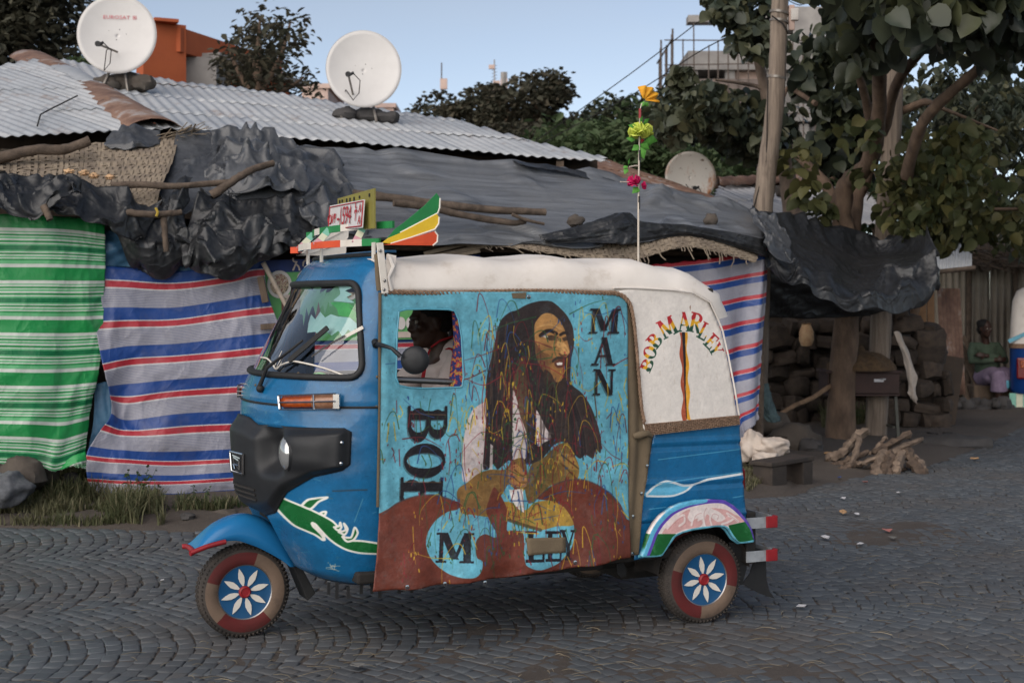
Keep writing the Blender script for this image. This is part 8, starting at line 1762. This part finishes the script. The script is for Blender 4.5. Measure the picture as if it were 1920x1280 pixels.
MS = empty("metal_stand",Vector((P(1615,800,SD).x,SD,0)),"rusty sheet metal stove box standing on four thin legs","stove"); sxk = SD/FOC
a, b = P(1552,700,SD), P(1686,700,SD); zt, zb = P(0,697,SD).z, P(0,740,SD).z; dp = .42; x0_, x1_ = a.x, b.x
for nm, c_, s_ in(("top_plate",((x0_+x1_)/2,SD+dp/2,zt),(x1_-x0_+.05,dp+.05,.025)),("front_panel",((x0_+x1_)/2+.13,SD,(zt+zb)/2),(x1_-x0_-.26,.02,zt-zb-.03)),("lower_panel",(x0_+.13,SD+.001,zb+.05),(.258,.02,.10)),("shelf",((x0_+x1_)/2,SD+dp/2-.03,zb),(x1_-x0_,dp,.02)),("side_panel",(x1_-.01,SD+dp/2+.012,(zt+zb)/2),(.02,dp,zt-zb-.03)),("side_panel",(x0_+.01,SD+dp/2+.012,(zt+zb)/2),(.02,dp,zt-zb-.03)),("back_panel",((x0_+x1_)/2,SD+dp,(zt+zb)/2),(x1_-x0_-.05,.02,zt-zb-.04))):
 m_ = MB(); m_.box(c_,s_); m_.build(nm,M_rmet,MS,bevel=.004)
for(x,d)in((x0_+.03,.03),(x1_-.03,.03),(x0_+.30,dp-.03),(x1_-.09,dp-.03)):m_ = MB(); m_.bar((x,SD+d,zb-.011),(x+(.03 if x>3.9 else-.01),SD+d,0.02),.03,.03,up=(0,1,0)); m_.build("leg",M_legm,MS)
m_ = MB(); m_.bar((x0_+.03,SD+.05,.16),(x0_+.30,SD+dp-.04,.17),.02,.02); m_.build("rail",M_legm,MS); m_ = MB(); m_.bar((x1_-.04,SD+.05,.16),(x1_-.08,SD+dp-.04,.17),.02,.02); m_.build("rail",M_legm,MS)
m_ = MB(); q = P(1648,713,SD-.016); m_.box(q,(.10,.006,.03)); m_.box(q+Vector((.04,0,.012)),(.06,.006,.012)); m_.build("pale_sticker",M_paper,MS)
BK = MB(); M_bask = mk("brown_sackcloth",srgb(96,76,54),srgb(70,56,42),30,.95,.8,90); c_ = P(1615,696,SD+.2)
BK.lathe([(.36,.0),(.355,.04),(.30,.10),(.20,.16),(.10,.19),(.045,.205),(.03,.23),(.012,.25)],40,Matrix.Translation((c_.x,c_.y,zt+.013)))
BK.v = [(x+.010*noise.noise(Vector((x*30,y*30,0))),y,z+.016*math.sin(9*math.atan2(y-c_.y,x-c_.x))*(1 if zt+.02<z<zt+.2 else 0))for x,y,z in BK.v]
tag(BK.build("tied_sack",M_bask,smooth=60),"brown sack tied at the top on the rusty stove box","sack")
m_ = MB(); pt = spl(np.array([tuple(P(*p,d))for p,d in(((1462,776),13.9),((1490,760),14.1),((1522,746),14.3),((1550,728),14.5),((1560,722),14.62))]),5,False); m_.tube([tuple(p)for p in pt],[.026-.010*abs(i/len(pt)-.6)for i in range(len(pt))],8,wob=.4); tag(m_.build("split_branch",mk("fresh_wood",srgb(150,122,96),srgb(116,92,72),12,.9,.4,60),smooth=50),"long pale split branch leaning into the stove box","branch")
M_fire = mk("firewood",srgb(136,119,104),srgb(92,79,69),14,.95,.8,60,island=.2); M_fire2 = mk("firewood_brown",srgb(108,92,79),srgb(76,64,56),14,.95,.8,60,island=.2)
FW = [([(1606,872,12.2),(1660,852,12.25),(1730,822,12.4)],.055,M_fire,.45,"long flat split plank lying uppermost on the firewood"),([(1638,850,12.45),(1670,832,12.5),(1706,812,12.6)],.06,M_fire2,.5,"brown split plank just behind the uppermost plank"),([(1548,862,12.5),(1580,848,12.5),(1600,826,12.6),(1626,806,12.7)],.05,M_fire,.8,"twisted grey root reaching up at the back of the firewood"),([(1552,874,12.35),(1585,866,12.35),(1628,846,12.4)],.04,M_fire2,.7,"rough brown split piece low at the left of the firewood"),([(1640,894,12.0),(1646,872,12.1),(1656,846,12.3)],.045,M_fire,.9,"short log end sticking out at the front, leftmost of the three"),([(1660,891,12.0),(1664,870,12.1),(1674,846,12.3)],.048,M_fire2,.9,"short log end sticking out at the front, middle of the three"),([(1678,888,12.0),(1684,868,12.1),(1694,846,12.3)],.042,M_fire,.9,"short log end sticking out at the front, right of the three"),([(1700,842,12.3),(1712,866,12.2),(1732,892,12.0)],.055,M_fire2,.8,"broken stump splaying out at the right end of the firewood"),([(1706,850,12.35),(1724,864,12.2),(1735,884,12.1)],.035,M_fire,.7,"pale splintered stick on the broken stump"),([(1590,880,12.2),(1604,850,12.3),(1612,818,12.45)],.028,M_fire,.8,"thin upright root in the middle of the firewood"),([(1572,884,12.15),(1590,874,12.2),(1612,868,12.25)],.035,M_fire2,.8,"small brown chunk at the front left of the firewood"),([(1575,856,12.55),(1600,838,12.6),(1612,824,12.65)],.035,M_fire,.8,"curved grey root behind the thin upright root"),([(1630,852,12.5),(1650,832,12.55),(1662,818,12.6)],.022,M_fire,.8,"thin bare twig standing between the roots and planks"),([(1556,884,12.3),(1620,884,12.3),(1700,880,12.3)],.05,M_fire2,.8,"dark log lying at the bottom of the firewood")]
for k, (pts,r_,m_a,sq,lab)in enumerate(FW):
 m_ = MB(); q = spl(np.array([tuple(P(*p))for p in pts]),6,False); q = q+np.array([[0,0,.012*noise.noise(Vector((i*.7,k,0)))]for i in range(len(q))]); m_.tube([tuple(p)for p in q],[r_*(1+.25*noise.noise(Vector((i*.5,k*3,1))))*(.55 if i in(0,len(q)-1)else 1)for i in range(len(q))],8,squash=sq,wob=.95,seed=k*2.3); tag(m_.build("firewood_piece",m_a,smooth=24),lab,"firewood","firewood piled on the ground")
BN = empty("low_bench",gnd(1494,905),"low dark wooden bench standing behind the rickshaw's bumper","bench"); M_bench = mk("dark_bench_wood",srgb(66,58,52),srgb(48,43,40),8,.8,.4,50)
a, b = gnd(1462,921), gnd(1530,905); dn = (b-a).normalized(); dn2 = Vector((-dn.y,dn.x,0)); zt = .19
def slab(p0,p1,p2,p3,th,nm):m_ = MB(); m_.prism([p0,p1,p2,p3],th); m_.build(nm,M_bench,BN,bevel=.008)
L0 = gnd(1440,920); R0 = gnd(1518,908); L1 = gnd(1490,921); R1 = gnd(1548,906)
u = (R0-L0).normalized(); w = Vector((-u.y,u.x,0)); c0 = gnd(1466,919); ln, wd = .44, .22
p = lambda s, t_, z:c0+u*s+w*t_+Vector((0,0,z))
slab(p(-.13,0,zt),p(ln,0,zt+.01),p(ln,wd,zt+.01),p(-.13,wd,zt),(0,0,.035),"seat"); slab(p(-.11,.01,0),p(.08,.01,0),p(.08,.01,zt-.001),p(-.11,.01,zt-.001),w*(wd-.03),"leg"); slab(p(ln-.14,.01,0),p(ln-.01,.01,0),p(ln-.01,.01,zt+.005),p(ln-.14,.01,zt+.005),w*(wd-.03),"leg")
M_sack = mk("white_sack",srgb(196,184,172),srgb(172,158,146),7,.85,.5,25,dirt=srgb(140,120,104),dlo=.6,dhi=.85)
def sack(px,py,D,r3,seed,lab,mat=None,name="sack",cat="sack",grp=None):
 m_ = MB(); m_.ell((0,0,0),r3,56,38,None,.3,1.6,seed); c_ = P(px,py,D); vs_ = []
 for v in m_.v:
  p_ = Vector(v); k = rid(p_*(1.15/max(r3))+Vector((seed,0,0)),1,2.1,3)-.5; p_+=p_.normalized()*max(r3)*(.24*k+.05*(abs(noise.noise(p_*(4.5/max(r3))))-.2)); vs_.append(tuple(p_+c_))
 m_.v = vs_; return tag(m_.build(name,mat or M_sack,smooth=60),lab,cat,grp)
G_ = "white sacks dumped behind the rickshaw"
sack(1412,838,11.95,(.12,.12,.15),1.5,"white crumpled sack standing nearest the rickshaw's tail",grp=G_); sack(1446,836,11.9,(.17,.12,.08),4.2,"white crumpled sack lying across the top of the pile",grp=G_); sack(1436,862,11.75,(.13,.11,.07),7.7,"white sack at the bottom in front of the others",grp=G_)
for x, y, D, r3, sd, lab, mt in[(1488,826,13.6,(.24,.2,.17),3,"large brownish rock beside the white sacks",M_rock),(1446,796,13.9,(.2,.18,.12),7,"brown rock behind the white sacks below the striped tarpaulin",M_rock),(1520,838,13.4,(.12,.1,.09),11,"small dark rock right of the large brownish rock",M_rock2),(1795,832,14.2,(.36,.26,.11),15,"long low dark rock on the ground right of the firewood",M_rock2),(1752,838,14.3,(.22,.18,.08),17,"low dark rock partly behind the firewood",M_rock2),(40,888,9.75,(.16,.14,.13),21,"brown rock under the hem of the green tarpaulin",M_rock),(78,890,10.0,(.13,.12,.11),23,"smaller brown rock right of the other under the green hem",M_rock),(132,905,10.1,(.09,.08,.07),25,"dark rock beneath the folded green corner",M_rock2),(352,968,9.3,(.05,.05,.03),27,"small dark clod in the grass below the striped tarpaulin",M_rock2),(130,978,9.3,(.05,.04,.03),28,"small dark clod at the edge of the left grass",M_rock2),(420,965,9.5,(.11,.07,.04),29,"low earth clod beside the front wheel fender",M_rock),(226,975,9.35,(.02,.02,.015),30,"tiny pale pebble at the cobble edge",M_sack),(1840,770,18.4,(.16,.14,.07),33,"dark rock lying before the seated woman",M_rock2)]:rock("rock",P(x,y,D),r3,sd,mt,lab,"rock","rocks lying about the street edge")
M_gsack = mk("grey_woven_sack",srgb(104,106,110),srgb(80,82,86),20,.95,.6,60); sack(8,915,9.45,(.19,.18,.12),9.1,"grey woven sack lying at the left edge of the picture",M_gsack)
M_net2 = mk("teal_net",srgb(74,92,94),srgb(56,72,76),20,.9,.6,70)
patch("teal_net",[PP(r)for r in([(1424,712,12.6),(1432,714,12.7),(1440,720,12.9)],[(1424,745,12.6),(1440,745,12.7),(1452,750,12.9)],[(1426,770,12.7),(1445,775,12.7),(1460,778,12.8)],[(1438,790,12.7),(1452,792,12.7),(1466,788,12.8)])],M_net2,36,40,folds(3,1.5,.06,71.),label="faded teal netting hanging at the end of the striped tarpaulin",cat="netting")
patch("white_cloth",[PP(r)for r in([(1676,622,15.4),(1684,620,15.4),(1692,630,15.5)],[(1690,662,15.35),(1699,660,15.3),(1706,662,15.4)],[(1699,700,15.3),(1710,698,15.25),(1719,700,15.3)],[(1703,728,15.3),(1712,722,15.25),(1720,728,15.3)],[(1700,736,15.3),(1711,742,15.25),(1720,748,15.3)],[(1712,752,15.3),(1716,756,15.3),(1720,757,15.3)])],M_sack,20,50,folds(1.6,3,.04,72.),label="long white cloth hanging over the stone wall",cat="cloth")
m_ = MB(); m_.lathe([(.001,-.13),(.06,-.12),(.085,-.05),(.08,.04),(.06,.09),(.05,.12),(.06,.13)],18,Matrix.Translation(P(1512,628,15.9))); tag(m_.build("hanging_gourd",M_corn,smooth=60),"pale gourd hanging on the dark stone wall","gourd")
m_ = MB(); m_.lathe([(.001,.0),(.12,.004),(.17,.03),(.175,.034),(.12,.012)],28,Matrix.Translation(gnd(1420,892)+Vector((0,0,.06)))@Matrix.Rotation(.2,4,'Y')); tag(m_.build("tin_plate",M_galv,smooth=50),"shallow tin plate on the grass behind the bumper","plate")
patch("black_plastic_sheet",[PP(r)for r in([(1700,806,15.6),(1760,800,15.8),(1840,812,15.6)],[(1710,822,14.9),(1770,812,15.0),(1838,826,14.9)],[(1720,846,14.3),(1780,836,14.2),(1838,848,14.3)])],M_pl2,60,40,folds(3,2,.05,73.),label="black plastic sheet lying over the low rocks right of the firewood",cat="plastic sheet")
def weed(name,px,py,h,n,lab,seed,mat=None):
 rr = random.Random(seed); p0 = gnd(px,py,.03); m_ = MB(); tips = []; W_ = empty(name,p0,lab,"weed","weeds at the foot of the stalls")
 for k in range(n):
  a = rr.uniform(0,6.28); q = p0+Vector((math.cos(a)*.03,math.sin(a)*.03,0)); t_ = q+Vector((math.cos(a)*h*rr.uniform(.1,.45),math.sin(a)*h*.2,h*rr.uniform(.6,1.1))); m_.tube([q,q.lerp(t_,.5)+Vector((0,0,h*.08)),t_],[.003,.0025,.0012],4)
  tips+=[tuple(q.lerp(t_,f)+Vector((0,0,h*.08*(1-abs(2*f-1)))))for f in np.linspace(.2,1,12)]
 m_.build("stem",M_weed,W_); rgn = np.random.default_rng(seed); V, F = leaf_cloud(np.array(tips),h*.14,rgn,.1,"oval",.8); o = fast_mesh("leaves",V,F,M_weed,W_); o["kind"] = "stuff"
for k, (x,y,h,n,lab)in enumerate([(256,952,.26,7,"leafy weed in front of the left end of the striped tarpaulin"),(284,950,.22,4,"thin sparse weed right of the leafy one"),(372,955,.17,6,"small weed below the striped tarpaulin beside the fender"),(330,962,.10,8,"low round weed left of the small weed"),(450,957,.10,7,"low weed nearest the rickshaw's front fender"),(105,935,.2,6,"weed below the folded green corner"),(150,940,.24,7,"tall weed at the gap between the tarpaulins"),(1430,832,.22,9,"bushy weed behind the white sacks"),(1750,800,.30,12,"broad green weed at the foot of the stone wall"),(1780,796,.26,10,"green weed right of the broad one by the stone wall"),(1600,800,.30,9,"weed growing under the metal stove stand")]):weed("weed",x,y,h,n,lab,80+k)
R2D = 18.6; R2 = empty("auto_rickshaw",Vector((P(1891,760,R2D).x,R2D,0)),"second blue rickshaw parked at the right edge, seen from behind","auto rickshaw"); R2.rotation_euler.z = rad(-21); k = R2D/FOC; x0 = P(1891,0,R2D).x; xc = x0+.64; M_blu3 = mk("deep_blue_enamel",srgb(24,64,130),srgb(20,56,116),4,.3)
def Z(y):return P(0,y,R2D).z
def ring(z,hw,y0,ln,r=.16):return[Vector((xc+sx_*(hw-r)+r*math.cos(a),R2D+y0+ln/2+sy_*(ln/2-r)+r*math.sin(a),z))for sx_,sy_,a0 in((1,1,0),(-1,1,90),(-1,-1,180),(1,-1,270))for a in(rad(a0),rad(a0+30),rad(a0+60),rad(a0+90))]
def loft(rings,nm,mat):m_ = MB(); m_.grid([r+[r[0]]for r in rings]); n_ = len(m_.v); m_.add(rings[-1],[tuple(range(len(rings[-1])))]); m_.add(rings[0],[tuple(reversed(range(len(rings[0]))))]); return m_.build(nm,mat,R2,smooth=40)
loft([ring(Z(738),.60,.05,2.0),ring(Z(730),.63,.02,2.05),ring(Z(652),.63,.0,2.0)],"body",M_blu3); loft([ring(Z(646),.636,-.01,1.9),ring(Z(600),.62,.04,1.85),ring(Z(565),.60,.12,1.75),ring(Z(545),.55,.24,1.6),ring(Z(535),.42,.4,1.3)],"canopy",M_canvas); loft([ring(Z(652.5),.642,-.014,1.95),ring(Z(644),.642,-.014,1.95)],"trim_band",M_tan)
m_ = MB(); m_.bar((x0-.0,R2D-.012,Z(640)),(x0+.4,R2D+.02,Z(612)),.05,.012,up=(0,-1,0)); m_.build("painted_stripe",M_lbl,R2)
for s in(0,1.06):m_ = MB(); m_.box((x0+.20+s*.82,R2D+.0,Z(690)),(.2,.05,.28)); tl = m_.build("tail_light",M_tail,R2,bevel=.02); m_ = MB(); m_.box((x0+.20+s*.82,R2D-.028,Z(682)),(.10,.02,.10)); m_.build("amber_lens",M_amber,tl,bevel=.02)
for s in(0,.9):
 for j, m__ in enumerate((M_aqua,M_cream,M_aqua)):m_ = MB(); m_.box((x0+.05+s+j*.085,R2D+.1,Z(753)),(.083,.02,.22)); m_.build("mud_flap",m__,R2)
for q in(-.5,.5):m_ = MB(); m_.lathe([(.1,-.06),(.19,-.05),(.205,0),(.19,.05),(.1,.06)],28,Matrix.Translation((xc+q,R2D+.4,.205))@Matrix.Rotation(rad(90),4,'Y')); m_.build("wheel",M_tyre,R2,smooth=50)
m_ = MB(); m_.box((x0-.02,R2D+.3,Z(722)),(.06,.3,.12)); m_.build("fender",M_lbl,R2,bevel=.03)
